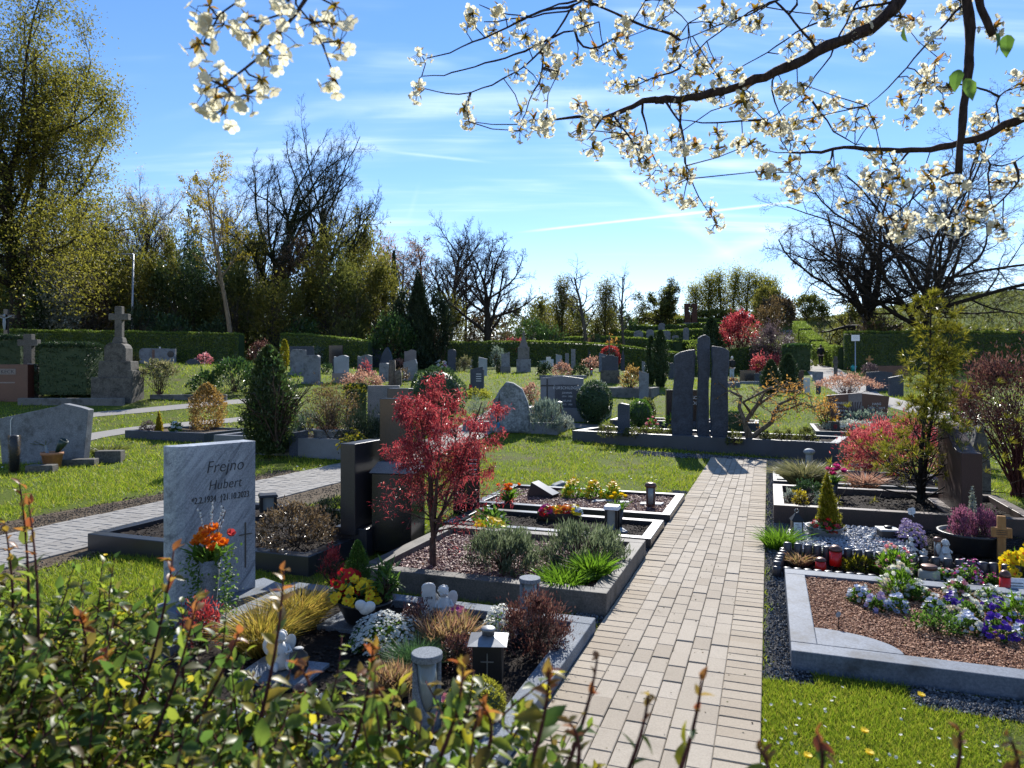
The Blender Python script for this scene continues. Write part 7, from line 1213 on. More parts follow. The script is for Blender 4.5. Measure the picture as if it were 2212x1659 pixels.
tree('leaning_tree', 'dark bare ivy clad tree leaning right in the left middle', 585, 60, 300, 320, 'oak', .42, 42, bark='ivy', lean=.25, ivy=.95); tree('ivy_tree', 'dark upright bare tree with ivy beside the leaning one', 703, 62, 225, 260, 'oak', .4, 43, bark='ivy', ivy=.9)
tree('blossom_tree', 'white blossoming tree behind the street lamp', 300, 62, 365, 190, 'ash', .3, 44, leaf='cream', ln=5200, ls=4, lmin=.3, ivy=.9, lsig=.2); tree('blossom_tree', 'pale tan blossoming tree left of the leaning tree', 490, 64, 372, 170, 'ash', .28, 45, leaf='cream', ln=2600, ls=3.5, lmin=.3, lsig=.2); tree('blossom_tree', 'faint pale budding tree beside the huge left tree', 200, 60, 420, 150, 'ash', .25, 46, leaf='pinkbrown', ln=3000, ls=4, lmin=.1)
tree('ginkgo_tree', 'slender yellow green tree with a pale trunk behind the left hedge', 500, 45.5, 335, 190, 'thin', .17, 47, bark='pale', leaf='gold', ln=3800, ls=5, lmin=.1, lsig=.1)
for i, (u, v, w_, Y, lf_, n_) in enumerate(((120, 430, 150, 64, 'springdull', 3500), (225, 470, 120, 66, 'brown', 2500), (395, 440, 130, 67, 'springdull', 3000), (555, 430, 110, 68, 'brown', 2500), (770, 470, 120, 68, 'springdull', 3500), (830, 500, 110, 70, 'pinkbrown', 3000))): tree('budding_tree', ['budding olive tree right behind the huge left tree', 'brown budding tree left of the white blossoming tree', 'olive budding tree between the two blossoming trees', 'bare brown tree left behind the leaning ivy tree', 'olive budding tree right of the upright ivy tree', 'pinkish budding tree left of the slim reddish one'][i], u, Y, v, w_, 'ash', .22, 60+i, 'dark', lf_, 4, n_, .2, 'budding trees of the wooded bank', lsig=.2)
t = shrub('fir_tree', 'dark broad fir tree in the middle distance', 'conifer', (840, 965, 580, 800), 'fir', 'cone', 8, .3, 3.2, Y=50, nmax=15000); shrub('fir_tree', 'smaller ragged dark fir leaning on the right of the big one', 'conifer', (900, 985, 640, 800), 'fir', 'loose', 8, .3, 3.0, Y=51, nst=8); shrub('fir_tree', 'ragged dark fir boughs at the left of the big fir', 'conifer', (842, 930, 625, 800), 'fir', 'umbrella', 8, .3, 2.6, Y=51.5, nst=8); shrub('laurel_bush', 'large dark green laurel at the foot of the fir', 'shrub', (792, 900, 680, 800), 'laurel', 'dome', 7, .5, 2.8, Y=48.5); shrub('ivy_column', 'narrow dark ivy clad trunk left of the fir', 'tree', (842, 860, 542, 760), 'yew', 'column', 6, .5, 3.0, Y=58)
BU = [(-40,130,515,'springdull',52),(60,200,565,'silver',50),(120,290,515,'springdull',54),(200,330,545,'olive',56),(240,380,525,'springdull',53),(320,450,555,'ivyleaf',52),(380,520,535,'dark',56),(395,440,455,'ivyleaf',58),(440,560,575,'olive',53),(480,620,515,'springdull',58),(540,660,595,'springdull',50),(580,720,525,'bronze',57),(640,780,515,'springdull',55),(680,800,575,'olive',52),(720,860,495,'springdull',60),(760,880,560,'springdull',56),(30,120,595,'laurel',49),(260,340,660,'yew',49),(320,420,680,'dark',48),(600,700,690,'laurel',50),(690,800,690,'olive',50),(0,60,475,'laurel',55),(150,240,605,'bronze',50),(420,500,690,'yew',49),(930,1010,640,'springdull',64),(860,960,690,'bronze',58),(1000,1110,670,'bronze',66),(1080,1180,655,'olive',72),(1130,1215,640,'springdull',76),(1210,1300,670,'olive',76),(1280,1380,665,'dark',80),(1370,1480,672,'springdull',90),(1620,1700,620,'springdull',86),(1640,1715,640,'bronze',84),(1700,1790,640,'olive',90),(1800,1900,655,'springdull',68),(1840,1960,680,'bronze',56),(1960,2060,690,'olive',54),(1100,1200,690,'laurel',64),(1500,1600,670,'springdull',92),(1850,1930,690,'olive',60),(90,190,500,'springdull',60),(180,260,520,'olive',62),(330,420,520,'springdull',61),(460,540,520,'olive',62),(730,830,500,'springdull',64),(-20,70,600,'springdull',49)]
wd_ = {'springdull': 'dull yellow green', 'silver': 'silvery glossy', 'olive': 'olive green', 'ivyleaf': 'dark ivy covered', 'dark': 'dark evergreen', 'spring': 'bright yellow green', 'bronze': 'brownish twiggy', 'laurel': 'glossy dark green', 'yew': 'almost black evergreen'}
def near(u): 
    for a, n in ((60, 'below the huge left tree'), (190, 'right of the huge left tree'), (270, 'left of the street lamp'), (330, 'right of the street lamp'), (440, 'below the tan blossom tree'), (540, 'behind the pale trunked tree'), (640, 'under the leaning ivy tree'), (720, 'under the upright ivy tree'), (800, 'above the middle hedge'), (880, 'behind the big laurel'), (960, 'right behind the fir'), (1060, 'under the middle oak'), (1140, 'right of the middle oak'), (1240, 'around the pale poplars'), (1330, 'between the two thin bare trees'), (1420, 'under the rounded olive tree'), (1560, 'behind the rusty cross slab'), (1680, 'below the right hilltop poplars'), (1750, 'at the top of the walkway'), (1830, 'beside the rising walkway'), (1930, 'below the second bare oak'), (3000, 'below the big bare oak')):
        if u < a: return n
seen = {}
for u0, u1, vt, lf, Y in BU:
    l = '%s bush %s' % (wd_[lf], near((u0+u1)/2)); k = seen.get(l, 0); seen[l] = k+1
    if k: l = '%s, %s one' % (l, ['taller', 'lower', 'farther'][k-1])
    shrub('woodland_bush', l, 'shrub', (u0, u1, vt, 800), lf, 'loose' if vt < 650 and Y < 62 else 'dome', 7 if Y < 62 else 6, .45, 1.9, Y=Y, group='bushes at the edge of the wood', nst=26, sr=.035, stem='grey', nmax=7000)
# dark depth of the wood behind
def wood_mass(name, u0, u1, vt, Y, n, lf):
    P = []
    us = R.uniform(u0, u1, n); ys = R.uniform(Y, Y+9, n); x = (us-U0)/F*ys; g = gz(x, ys); top = H-(np.interp(us, *vt)-V0)/F*ys
    z = g+(np.maximum(top-g, .5))*R.uniform(0, 1, n)**.8; P = np.stack([x, ys, z], 1); V, fs = leaves(P, rdir(n), R.uniform(.3, .7, n), .35, .2); b = MB(); b.add(V, *fs); return tag(b.build(name, LF[lf]), kind='stuff')
wood_mass('woodland', -150, 860, ([-150, 100, 250, 400, 560, 700, 800, 860], [560, 600, 640, 630, 620, 610, 640, 680]), 62, 15000, 'ivyleaf'); wood_mass('distant_woodland', 850, 1500, ([850, 1000, 1150, 1300, 1500], [680, 685, 690, 690, 685]), 92, 5000, 'olive'); wood_mass('hill_scrub', 1870, 2450, ([1870, 1950, 2450], [695, 705, 715]), 54, 5000, 'olive')
# hill grass speckle
n = 26000; x = R.uniform(24, 95, n); y = R.uniform(56, 112, n); P = np.stack([x, y, gz(x, y)], 1); V, fs = blades(P, R.uniform(.25, .6, n), .16, .5, 1); b = MB(); b.add(V, *fs); tag(b.build('hill_grass', LF['olive']), kind='stuff')
# ================================================================ people
def person(label, o, hgt, rz, hair, trousers, jacket, pose):
    t = thing('person', label, 'person', o, rz); k = hgt/1.7
    def skin(name, V, E, r, m, sub=1):
        me = bpy.data.meshes.new(name); me.from_pydata([tuple(np.array(v)*k) for v in V], E, []); q = obj(name, me, m, t); mo = q.modifiers.new('skin', 'SKIN'); mo.use_smooth_shade = True
        for i, x in enumerate(r): me.skin_vertices[0].data[i].radius = (x*k, x*k)
        me.skin_vertices[0].data[0].use_root = True; s = q.modifiers.new('sub', 'SUBSURF'); s.levels = s.render_levels = sub; return q
    L, Rr = pose['legs']; aL, aR = pose['arms']
    V = [(0, 0, .92), (0, 0, 1.15), (0, .01, 1.38), (0, 0, 1.48), (0, -.02, 1.56), (0, -.01, 1.65)]; E = [(0, 1), (1, 2), (2, 3), (3, 4), (4, 5)]; r = [.13, .12, .14, .055, .085, .08]
    for sx, (kn, an) in ((-1, L), (1, Rr)):
        i = len(V); V += [(sx*.09, 0, .86), (sx*.1, kn[0], .48), (sx*.1, an[0], an[1]), (sx*.11, an[0]-.14, an[1]-.04)]; E += [(0, i), (i, i+1), (i+1, i+2), (i+2, i+3)]; r += [.075, .055, .04, .035]
    for sx, (el, wr) in ((-1, aL), (1, aR)):
        i = len(V); V += [(sx*.17, 0, 1.4), (sx*.23, el[0], el[1]), (sx*wr[2], wr[0], wr[1]), (sx*wr[2], wr[0]-.03, wr[1]-.07)]; E += [(2, i), (i, i+1), (i+1, i+2), (i+2, i+3)]; r += [.055, .042, .03, .03]
        for f in range(5): V += [(sx*(wr[2]-.03+.015*f), wr[0]-.05, wr[1]-.12+(.02 if f in (0, 4) else 0)), ]; E += [(i+3, len(V)-1)]; r += [.009]
    skin('body', V, E, r, P_['skin'])
    V = [(0, 0, .86), (0, 0, 1.1), (0, .0, 1.36), (0, 0, 1.44)]; E = [(0, 1), (1, 2), (2, 3)]; r = [.19, .18, .19, .1]
    for sx, (el, wr) in ((-1, aL), (1, aR)):
        i = len(V); V += [(sx*.19, 0, 1.38), (sx*.25, el[0], el[1]), (sx*wr[2], wr[0], wr[1]+.03)]; E += [(2, i), (i, i+1), (i+1, i+2)]; r += [.09, .07, .055]
    skin('jacket', V, E, r, P_[jacket])
    V = [(0, 0, .92)]; E = []; r = [.15]
    for sx, (kn, an) in ((-1, L), (1, Rr)):
        i = len(V); V += [(sx*.09, 0, .82), (sx*.1, kn[0], .48), (sx*.1, an[0], an[1]+.04)]; E += [(0, i), (i, i+1), (i+1, i+2)]; r += [.1, .078, .062]
    skin('trousers', V, E, r, P_[trousers])
    for sx, (kn, an) in ((-1, L), (1, Rr)): MB().ell((sx*.105*k, (an[0]-.06)*k, (an[1]-.03)*k), (.05*k, .13*k, .05*k)).build('shoe', P_['blackpot'], t, True)
    b = MB(); b.ell((0, .02*k, 1.62*k), (.095*k, .1*k, .115*k)); b.build('hair', P_[hair], t, True)
    b = MB(); b.ell((-.035*k, -.095*k, 1.6*k), (.012*k,)*3, 8, 6); b.ell((.035*k, -.095*k, 1.6*k), (.012*k,)*3, 8, 6); b.build('eyes', P_['dark'], t); MB().ell((0, -.105*k, 1.57*k), (.014*k, .022*k, .02*k), 8, 6).build('nose', P_['skin'], t, True)
    return t
person('white haired person in a black jacket and pale trousers standing turned away', G(1581, 821), 1.62, PI+.3, 'whitehair', 'jeans', 'jacket', dict(legs=(((0,), (.02, .08)), ((0,), (-.03, .08))), arms=(((.02, 1.12), (-.1, .95, .2)), ((.02, 1.12), (-.1, .95, .2)))))
person('dark clothed person walking away up the walkway', G(1773, 791), 1.68, PI-.2, 'darkhair', 'darktrousers', 'jacket', dict(legs=(((-.1,), (-.12, .08)), ((.02,), (.2, .12))), arms=(((.05, 1.12), (-.06, .92, .22)), ((.04, 1.12), (.04, .9, .22)))))
# ================================================================ cherry branches overhead
def z2(x, y): return (743+.336*x, .336*y)
def z3(x, y): return (1469+.336*x, .336*y)
def z1(x, y): return (.448*x, .448*y)
YC = 3.3
ct = thing('cherry_tree', 'white flowering cherry tree reaching in from the top right', 'tree', (4.3, 1.6, 0), 0); cb = np.array(ct.location)
b = MB(); NODES = []
def limb(pts, r0, r1, y=YC, dy=0.0, sides=8):
    ys = [y]*len(pts)
    if sides == 6 and NODES:
        A = np.array(NODES); A = A[np.abs(A[:,1]-y) < .9]
        if len(A):
            su = U0+F*A[:,0]/A[:,1]; sv = V0-F*(A[:,2]-H)/A[:,1]; dd = [np.hypot(su-pts[k][0], sv-pts[k][1]) for k in (0, -1)]; k = 0 if dd[0].min() <= dd[1].min()+40 else 1; i = int(np.argmin(dd[k]))
            if dd[k][i] < 260:
                if k: pts = pts[::-1]
                pts = [(su[i], sv[i])]+list(pts); m_ = len(pts); ys = [A[i,1]+(y-A[i,1])*min(1, q/max(1, m_-1)*1.5) for q in range(m_)]
    p = np.array([AT(u, v, ys[i]) for i, (u, v) in enumerate(pts)])
    cum = np.concatenate([[0], np.cumsum(np.linalg.norm(np.diff(p, axis=0), axis=1))]); q = np.linspace(0, cum[-1], max(4, int(cum[-1]/.05))); P = np.stack([np.interp(q, cum, p[:,k]) for k in range(3)], 1)
    for _ in range(2): P[1:-1] = (P[:-2]+2*P[1:-1]+P[2:])/4
    P[1:-1] += R.normal(0, .0035, P[1:-1].shape)
    rr = np.linspace(r0, r1, len(q))*(1+.1*np.sin(np.arange(len(q))*1.7)); V, fs = tubes((P-cb)[None], rr[None], sides); b.add(V, *fs)
    NODES.extend(list(P)); return P
big = limb([(1990, -90)]+[z3(*p) for p in ((1430, -20), (1350, 80), (1230, 190), (1000, 280), (900, 320), (700, 430), (500, 500), (420, 550), (280, 580), (150, 620), (0, 640), (-160, 650))], .032, .016)
limb([z2(*p) for p in ((2060, 650), (1990, 610), (1850, 690), (1700, 770), (1500, 740), (1350, 770))], .016, .005)
ver = limb([(2088, -80)]+[z3(*p) for p in ((1840, -20), (1850, 150), (1870, 300), (1840, 550), (1820, 750), (1800, 950), (1790, 1110))], .022, .013, 2.9)
limb([(2110, -80)]+[z3(*p) for p in ((1900, 0), (1970, 200), (2010, 230))], .02, .012, 2.8)
rl = limb([(2300, 215)]+[z3(*p) for p in ((2212, 750), (2050, 830), (1900, 890), (1750, 930), (1550, 970), (1300, 960), (1000, 950), (900, 985), (700, 980))], .024, .005, 3.4)
for pts in (((1300, -60), (1100, 0), (1060, 170), (960, 350), (860, 540), (700, 680), (560, 770)), ((1850, -20), (1750, 100), (1620, 240), (1400, 500), (1200, 680)), ((600, -30), (500, 80), (200, 180), (0, 260)), ((800, -40), (540, 20), (250, 200), (0, 420)), ((1400, 20), (1100, 50), (800, 180), (560, 330), (360, 450)), ((2300, 540), (2150, 570), (2000, 610), (2050, 760), (2060, 860)), ((1700, 1080), (1500, 1280), (1350, 1400)), ((860, 640), (900, 740), (1000, 860), (1130, 930)), ((360, 780), (150, 790), (0, 770)), ((1900, 900), (1960, 1060), (2100, 1110), (2212, 1000)), ((2212, 1180), (2050, 1300), (1900, 1420)), ((1560, 560), (1680, 560), (1850, 545), (2020, 600)), ((1550, 620), (1620, 400), (1700, 330)), ((0, 700), (20, 900), (40, 1060), (90, 1200), (160, 1330)), ((990, 980), (930, 1130), (800, 1160)), ((1460, 985), (1380, 1120), (1300, 1200)), ((1880, 980), (1860, 1200), (1840, 1350)), ((1980, 1100), (2000, 1300), (2030, 1420)), ((400, 560), (420, 650), (480, 700)), ((640, 420), (560, 560), (650, 760), (720, 860))): limb([z3(*p) for p in pts], .006, .0022, YC+R.uniform(-.3, .3), sides=6)
for pts in (((1480, -30), (1480, 30), (1340, 240), (1290, 330), (1060, 490), (900, 570), (780, 610), (620, 600), (520, 570)), ((1340, 240), (1130, 340), (940, 400), (620, 495), (500, 490)), ((1500, 20), (1200, 90), (1020, 190), (830, 270), (620, 375), (530, 375)), ((1300, 330), (1270, 500), (1220, 600), (1180, 690), (1130, 800)), ((870, 30), (970, 90), (1200, 100), (1400, 30), (1560, -30)), ((2060, 660), (2170, 780), (2210, 1050), (2212, 1150)), ((1920, 690), (1940, 850), (1980, 1000), (2050, 1100)), ((1750, 760), (1830, 870), (1900, 1000)), ((1340, 240), (1500, 190), (1640, 140)), ((1540, 350), (1680, 290), (1880, 130), (1940, 0)), ((1660, 790), (1560, 900)), ((790, 610), (785, 700), (800, 780)), ((1270, 430), (1380, 460)), ((2212, 430), (2100, 460), (1980, 500), (1860, 560)), ((2100, -20), (2140, 110), (2212, 150)), ((1700, 20), (1550, 40), (1380, 80), (1000, 140), (900, 140))): limb([z2(*p) for p in pts], .006, .0022, YC+R.uniform(-.25, .25), sides=6)
YL = 1.62
limb([(700, -60), (655, 0), (625, 60), (575, 125), (520, 160), (480, 185)], .005, .002, YL, sides=6); limb([(600, -40), (640, 20), (665, 35), (690, 70), (712, 120), (720, 160)], .003, .0018, YL, sides=6); limb([(520, -40), (500, 10), (470, 50), (440, 90)], .003, .0018, YL, sides=6); limb([(640, 30), (590, 32), (550, 45)], .0025, .0016, YL, sides=6)
TR = np.array([(4.3, 1.6, -.2), (4.25, 1.65, 1.4), (4.1, 1.8, 2.6), (3.6, 2.3, 3.6)]); b.tube(TR-cb, [.26, .2, .17, .12], 12)
for e, r in ((big[0], .05), (ver[0], .04), (rl[0], .035), (np.array(AT(1950, -90, YC)), .035), (np.array(AT(1300, -120, YC)), .02), (np.array(AT(690, -60, YL)), .012)):
    s_ = TR[2] if e is rl[0] else TR[3]; m_ = (s_+e)/2+np.array([0, 0, .15]); b.tube(np.array([s_, m_, e])-cb, [.1 if r > .03 else .05, (r+.06)/2, r], 8)
b.tube(np.array([TR[3], (2.2, 3.0, 4.3), np.array(AT(1250, -120, YC)), np.array(AT(690, -60, YL))])-cb, [.08, .06, .03, .008], 8)
C = [(z1(*p), YL, .017) for p in ((1010, 30), (1080, 120), (960, 210), (1000, 90), (1230, 170), (1190, 80), (1350, 150), (1300, 270), (1000, 370), (1040, 480), (1080, 530), (990, 430), (1190, 460), (1260, 385), (1090, 415), (1390, 5), (1520, 110), (1600, 110), (1640, 200), (1620, 30), (1610, 385))]
C += [(z2(*p), None, .0142) for p in ((490, 340), (490, 540), (470, 600), (830, 90), (800, 150), (960, 200), (1120, 160), (1170, 230), (1010, 270), (1000, 60), (1110, 460), (1380, 460), (1270, 560), (770, 690), (800, 780), (1140, 720), (1130, 840), (1300, 760), (1300, 830), (1220, 770), (1530, 130), (1500, 370), (1680, 340), (1510, 670), (1510, 830), (1600, 770), (1560, 690), (1720, 830), (1600, 950), (1870, 880), (1820, 960), (1900, 1040), (1820, 240), (1800, 130), (1930, 100), (2050, 110), (1820, 540), (1880, 560), (2000, 500), (1750, 530), (2130, 240), (2130, 330), (2100, 900), (2150, 960), (2100, 1120), (2180, 1120), (2180, 1290), (2100, 400), (1950, 1040))]
C += [(z3(*p), None, .0142) for p in ((150, 60), (200, 150), (350, 100), (450, 150), (480, 60), (280, 40), (30, 340), (150, 430), (220, 380), (250, 500), (40, 540), (200, 590), (110, 360), (700, 300), (760, 250), (850, 260), (950, 100), (1050, 60), (1200, 60), (1300, 40), (900, 60), (1120, 130), (1180, 330), (1500, 130), (1440, 150), (400, 650), (420, 720), (480, 640), (780, 540), (790, 650), (900, 680), (980, 660), (1150, 700), (1130, 780), (1250, 760), (1420, 640), (1450, 760), (1620, 250), (1640, 400), (1580, 520), (1900, 780), (1900, 850), (640, 800), (560, 790), (750, 780), (850, 780), (450, 930), (380, 930), (520, 960), (240, 860), (240, 960), (100, 920), (20, 930), (700, 900), (800, 920), (540, 1100), (600, 1110), (700, 1050), (60, 1110), (70, 1290), (200, 1340), (230, 1440), (720, 1180), (740, 1240), (850, 1170), (980, 1100), (1230, 970), (1300, 1000), (1220, 1130), (1300, 1200), (1400, 1150), (1450, 1200), (1350, 1240), (1600, 1100), (1700, 1080), (1740, 1200), (1800, 1180), (1340, 1400), (1450, 1480), (1400, 1500), (1620, 1390), (1640, 1420), (1850, 1330), (1900, 1400), (1780, 1450), (1080, 1310), (2050, 1450), (2080, 1480), (2050, 1160), (2150, 1160), (2150, 480), (2200, 540), (1740, 60), (1960, 740), (1860, 1420), (1960, 1330), (1350, 1100), (1500, 1400), (1940, 1330), (1180, 1180), (1580, 1140), (1050, 780))]
for p in np.array(NODES)[R.integers(0, len(NODES), 60)]:
    if 2.4 < p[1] < 4.2 and p[0]/p[1] > .02: C.append(((U0+F*p[0]/p[1]+R.normal(0, 22), V0-F*(p[2]-H)/p[1]+R.uniform(-10, 45)), p[1]+R.normal(0, .06), .014))
bl = MB(); lf = MB(); bu = MB(); NN = np.array(NODES)
for (u, v), y, fr in C:
    if y is None:
        y = YC+R.uniform(-.35, .35)
        ext = R.uniform(0, 1) < .35
    c = np.array(AT(u, v, y)); d = np.linalg.norm(NN-c, axis=1); nb = NN[np.argmin(d+np.abs(NN[:,1]-c[1])*.2)]; b.tube(np.array([nb, (nb+c)/2+R.normal(0, .012, 3), c])-cb, [.0028, .0024, .002], 4)
    n = int(R.integers(10, 21)) if y > 2 else int(R.integers(4, 8)); rad = R.uniform(.032, .055) if y > 2 else .04
    dd = rdir(n, -.55); P = c+dd*rad*R.uniform(.75, 1.1, n)[:,None]; N = nrm(dd+np.array([0, 0, -.15])+R.normal(0, .25, (n, 3)))
    V, fs = flowers(P-cb, N, fr*R.uniform(.8, 1.15, n), 5, R.uniform(.15, .8), .95); bl.add(V, *fs)
    st = np.stack([np.repeat(c[None], n, 0), (c+P)/2+R.normal(0, .004, (n, 3)), P], 1)-cb; V, fs = tubes(st, np.full((n, 3), .0011), 3); bu.add(V, *fs)
    kc = 7; V, fs = leaves(np.repeat(c[None], kc, 0)-cb, rdir(kc, .1), R.uniform(.012, .024, kc), .007, .2); lf.add(V, *fs)
    m = int(R.integers(2, 6)); D = rdir(m, .5); V, fs = leaves(np.repeat(c[None], m, 0)-cb, D, R.uniform(.025, .05, m)*(.6 if y < 2 else 1), .018 if y > 2 else .011, .3, True); lf.add(V, *fs)
gl = MB()
for u, v, y in ((2175, 75, 2.2), (2150, 72, 2.2), (2070, 150, 2.2), (2085, 170, 2.2), (1955, 55, 2.6)):
    V, fs = leaves(np.array([AT(u, v, y)])-cb, nrm(np.array([[R.normal(0, .3), -.2, -1.0]])), .07, .042, .2, True); gl.add(V, *fs)
gl.build('large_leaves', LF['spring' if False else 'green'], ct); b.build('branches', W_['cherry'], ct, True); bl.build('blossoms', LF['blossom'], ct); lf.build('young_leaves', leafm('cherry_young_leaf', [(.1,.06,.012),(.2,.15,.02),(.26,.12,.04)], .45, .55), ct); bu.build('flower_stalks', LF['olive'], ct)
# ================================================================ clipped rose hedge right in front of the camera
HF = leafm('front_hedge_leaf', [(.035,.07,.018),(.055,.1,.022),(.085,.135,.024),(.1,.145,.026),(.17,.2,.026),(.09,.12,.024),(.12,.085,.03),(.3,.27,.02)], .42, .55, .4, 2.0)
ht = thing('front_hedge', 'leafy glossy hedge with red young shoots filling the bottom foreground', 'hedge', (-.6, 1.0, 0), 0); hb = np.array((-.6, 1.0, 0))
A0, A1 = np.array([-2.1, 2.32]), np.array([1.25, .72]); dh = A1-A0; LH = np.linalg.norm(dh); dh = dh/LH; nh = np.array([dh[1], -dh[0]]); nh = nh if nh[1] < 0 else -nh
def hz_(q): return np.interp(q, [0, .2, .35, .46, .56, .64, .74, 1.0], [1.15, 1.1, 1.07, 1.04, 1.03, .99, .86, .78])
def hp(q, dpt, z): p = A0[None]+dh[None]*(q*LH)[:,None]+nh[None]*dpt[:,None]; return np.concatenate([p, z[:,None]], 1)
nt = 5400; q = R.uniform(0, 1, nt); dp = np.where(R.uniform(size=nt) < .28, R.uniform(-.06, .08, nt), R.uniform(0, .95, nt)); top = hz_(q)+.05*np.sin(q*23)+.04*np.sin(q*41+dp*9); zz_ = top-R.exponential(.17, nt)+R.normal(0, .03, nt); zz_ = np.where(dp < .08, top-R.uniform(0, .75, nt), zz_); zz_ = np.maximum(zz_, .15)
kq = R.uniform(size=nt) < np.interp(q, [0, .62, .72, .8, 1], [1, 1, .7, .45, .5]); P = hp(q, dp, zz_)[kq]; nt = len(P)
ds = rdir(nt, .9); tl = R.uniform(.08, .2, nt); tw = grow(P, ds, tl, .0024, [dict(k=4, wob=.12, trop=.12, tip=.5)]); pts = tw[0][0]
sb = MB(); V, fs = tubes(pts-hb, tw[0][1], 4); sb.add(V, *fs)
m = 13; tt = (np.arange(m)+R.uniform(.2, .8, (nt, m)))/m*4; i0 = np.minimum(tt.astype(int), 3); f = (tt-i0)[...,None]; B_ = pts[np.arange(nt)[:,None], i0]*(1-f)+pts[np.arange(nt)[:,None], i0+1]*f
D = nrm(rdir(nt*m, .25)+np.repeat(nrm(pts[:,-1]-pts[:,0]), m, 0)*.5); sz = np.where(R.uniform(size=nt*m) < .25, R.uniform(.03, .044, nt*m), R.uniform(.015, .031, nt*m)); V, fs = leaves(B_.reshape(-1, 3)-hb, D, sz, sz*R.uniform(.52, .7, nt*m), .2, True, .22); lb = MB(); lb.add(V, *fs)
rb = MB()
def shoot(u0, v0, u1, v1, y, nl=13, red=.35):
    k_ = 1.0
    if u0 > 1150: nl, red, k_ = 7, .3, .72
    a, c = np.array(AT(u0, v0, y)), np.array(AT(u1, v1, y-.05)); mid = (a+c)/2+np.array([.02, 0, .02]); k = 8; q = np.linspace(0, 1, k)[:,None]; p = (1-q)**2*a+2*q*(1-q)*mid+q*q*c
    sb.tube(p-hb, np.linspace(.0042, .0016, k), 5)
    for j in range(nl):
        s_ = .12+.88*j/(nl-1); i = min(int(s_*(k-1)), k-2); f = s_*(k-1)-i; o = p[i]*(1-f)+p[i+1]*f; young = s_ > 1-red
        for _ in range(1 if not young else 2):
            d = nrm(rdir(1, .15+.5*s_)+(p[i+1]-p[i])/np.linalg.norm(p[i+1]-p[i])*.5); L = k_*(R.uniform(.02, .03) if young else R.uniform(.032, .05)); V, fs = leaves((o-hb)[None], d, L, L*.55, .2, True, .25); (rb if young else lb).add(V, *fs)
for s_ in ((60, 1420, 42, 1045, 1.75), (25, 1430, 10, 1130, 1.7), (80, 1480, 62, 1090, 1.6), (300, 1520, 375, 1190, 1.55), (180, 1450, 170, 1330, 1.6), (330, 1600, 425, 1300, 1.4), (420, 1560, 515, 1370, 1.4), (560, 1560, 612, 1232, 1.35), (690, 1600, 640, 1430, 1.25), (760, 1620, 805, 1390, 1.25), (840, 1600, 800, 1470, 1.2), (950, 1640, 1000, 1440, 1.15), (1050, 1640, 1045, 1530, 1.15), (1130, 1700, 1185, 1452, 1.05), (1200, 1720, 1290, 1425, 1.05), (1330, 1730, 1400, 1502, 1.0), (1440, 1740, 1515, 1470, 1.0), (1650, 1760, 1640, 1620, .95), (1755, 1760, 1765, 1588, .95), (2035, 1760, 2072, 1580, .95), (2190, 1760, 2178, 1590, .95), (2100, 1780, 2200, 1640, .9), (230, 1560, 225, 1400, 1.5), (1240, 1700, 1230, 1560, 1.0)): shoot(*s_)
sb.build('stems', W_['redtwig'], ht, True); lb.build('leaves', HF, ht, True); rb.build('red_young_leaves', LF['shoot'], ht, True)
# ================================================================ gravel and lawn
b = MB()
for p0, p1, wd, n, r in GRAV:
    q = R.uniform(0, 1, n); d = (p1-p0); L = np.linalg.norm(d); d = d/L; nn = np.array([-d[1], d[0]]); off = R.normal(0, .3, n)*wd; off = np.where(np.abs(off) > wd*.62, R.uniform(-.5, .5, n)*wd, off)
    p = p0+q[:,None]*d*L+nn*off[:,None]; P = np.concatenate([p, (gz(p[:,0], p[:,1])+.008+R.uniform(0, .008, n))[:,None]], 1); V, fs = grains(P, r*R.uniform(.6, 1.5, n)); b.add(V, *fs)
tag(b.build('gravel_grains', P_['grain']), kind='stuff')
n = 420; q = R.uniform(.5, 14, n); tt = -R.uniform(0, 1.03, n)**1.0; p = P0+q[:,None]*Dv+tt[:,None]*Cv; V, fs = grains(np.concatenate([p, (gz(p[:,0], p[:,1])+.032)[:,None]], 1), R.uniform(.002, .008, n), .35); b = MB(); b.add(V, *fs); tag(b.build('path_litter', P_['litter']), kind='stuff')
n = 2600; q = R.uniform(2.5, 14.5, n); q = q[np.sin(q*7)+np.sin(q*17+1)+R.normal(0, .6, n) > .8]; n = len(q); tt = np.where(R.uniform(size=n) < .6, R.normal(.02, .025, n), R.normal(-1.06, .02, n)); p = P0+q[:,None]*Dv+tt[:,None]*Cv; V, fs = blades(np.concatenate([p, gz(p[:,0], p[:,1])[:,None]], 1), R.uniform(.02, .06, n), .006, .7, 1); b = MB(); b.add(V, *fs); tag(b.build('edge_grass', LF['grass']), kind='stuff')
def inside(px, py):
    m = np.zeros(len(px), bool)
    for q in KEEP:
        q = q[:,:2]; lo, hi = q.min(0), q.max(0); c = np.where((px > lo[0]) & (px < hi[0]) & (py > lo[1]) & (py < hi[1]) & ~m)[0]
        if not len(c): continue
        s = np.ones(len(c), bool); s2 = np.ones(len(c), bool)
        for i in range(len(q)):
            a, e = q[i], q[(i+1) % len(q)]; cr = (e[0]-a[0])*(py[c]-a[1])-(e[1]-a[1])*(px[c]-a[0]); s &= cr >= 0; s2 &= cr <= 0
        m[c[s | s2]] = True
    return m
KEEP.append(np.array([ST(2.0, -7.62), ST(15, -7.62), ST(15, -6.3), ST(2.0, -6.3)]))
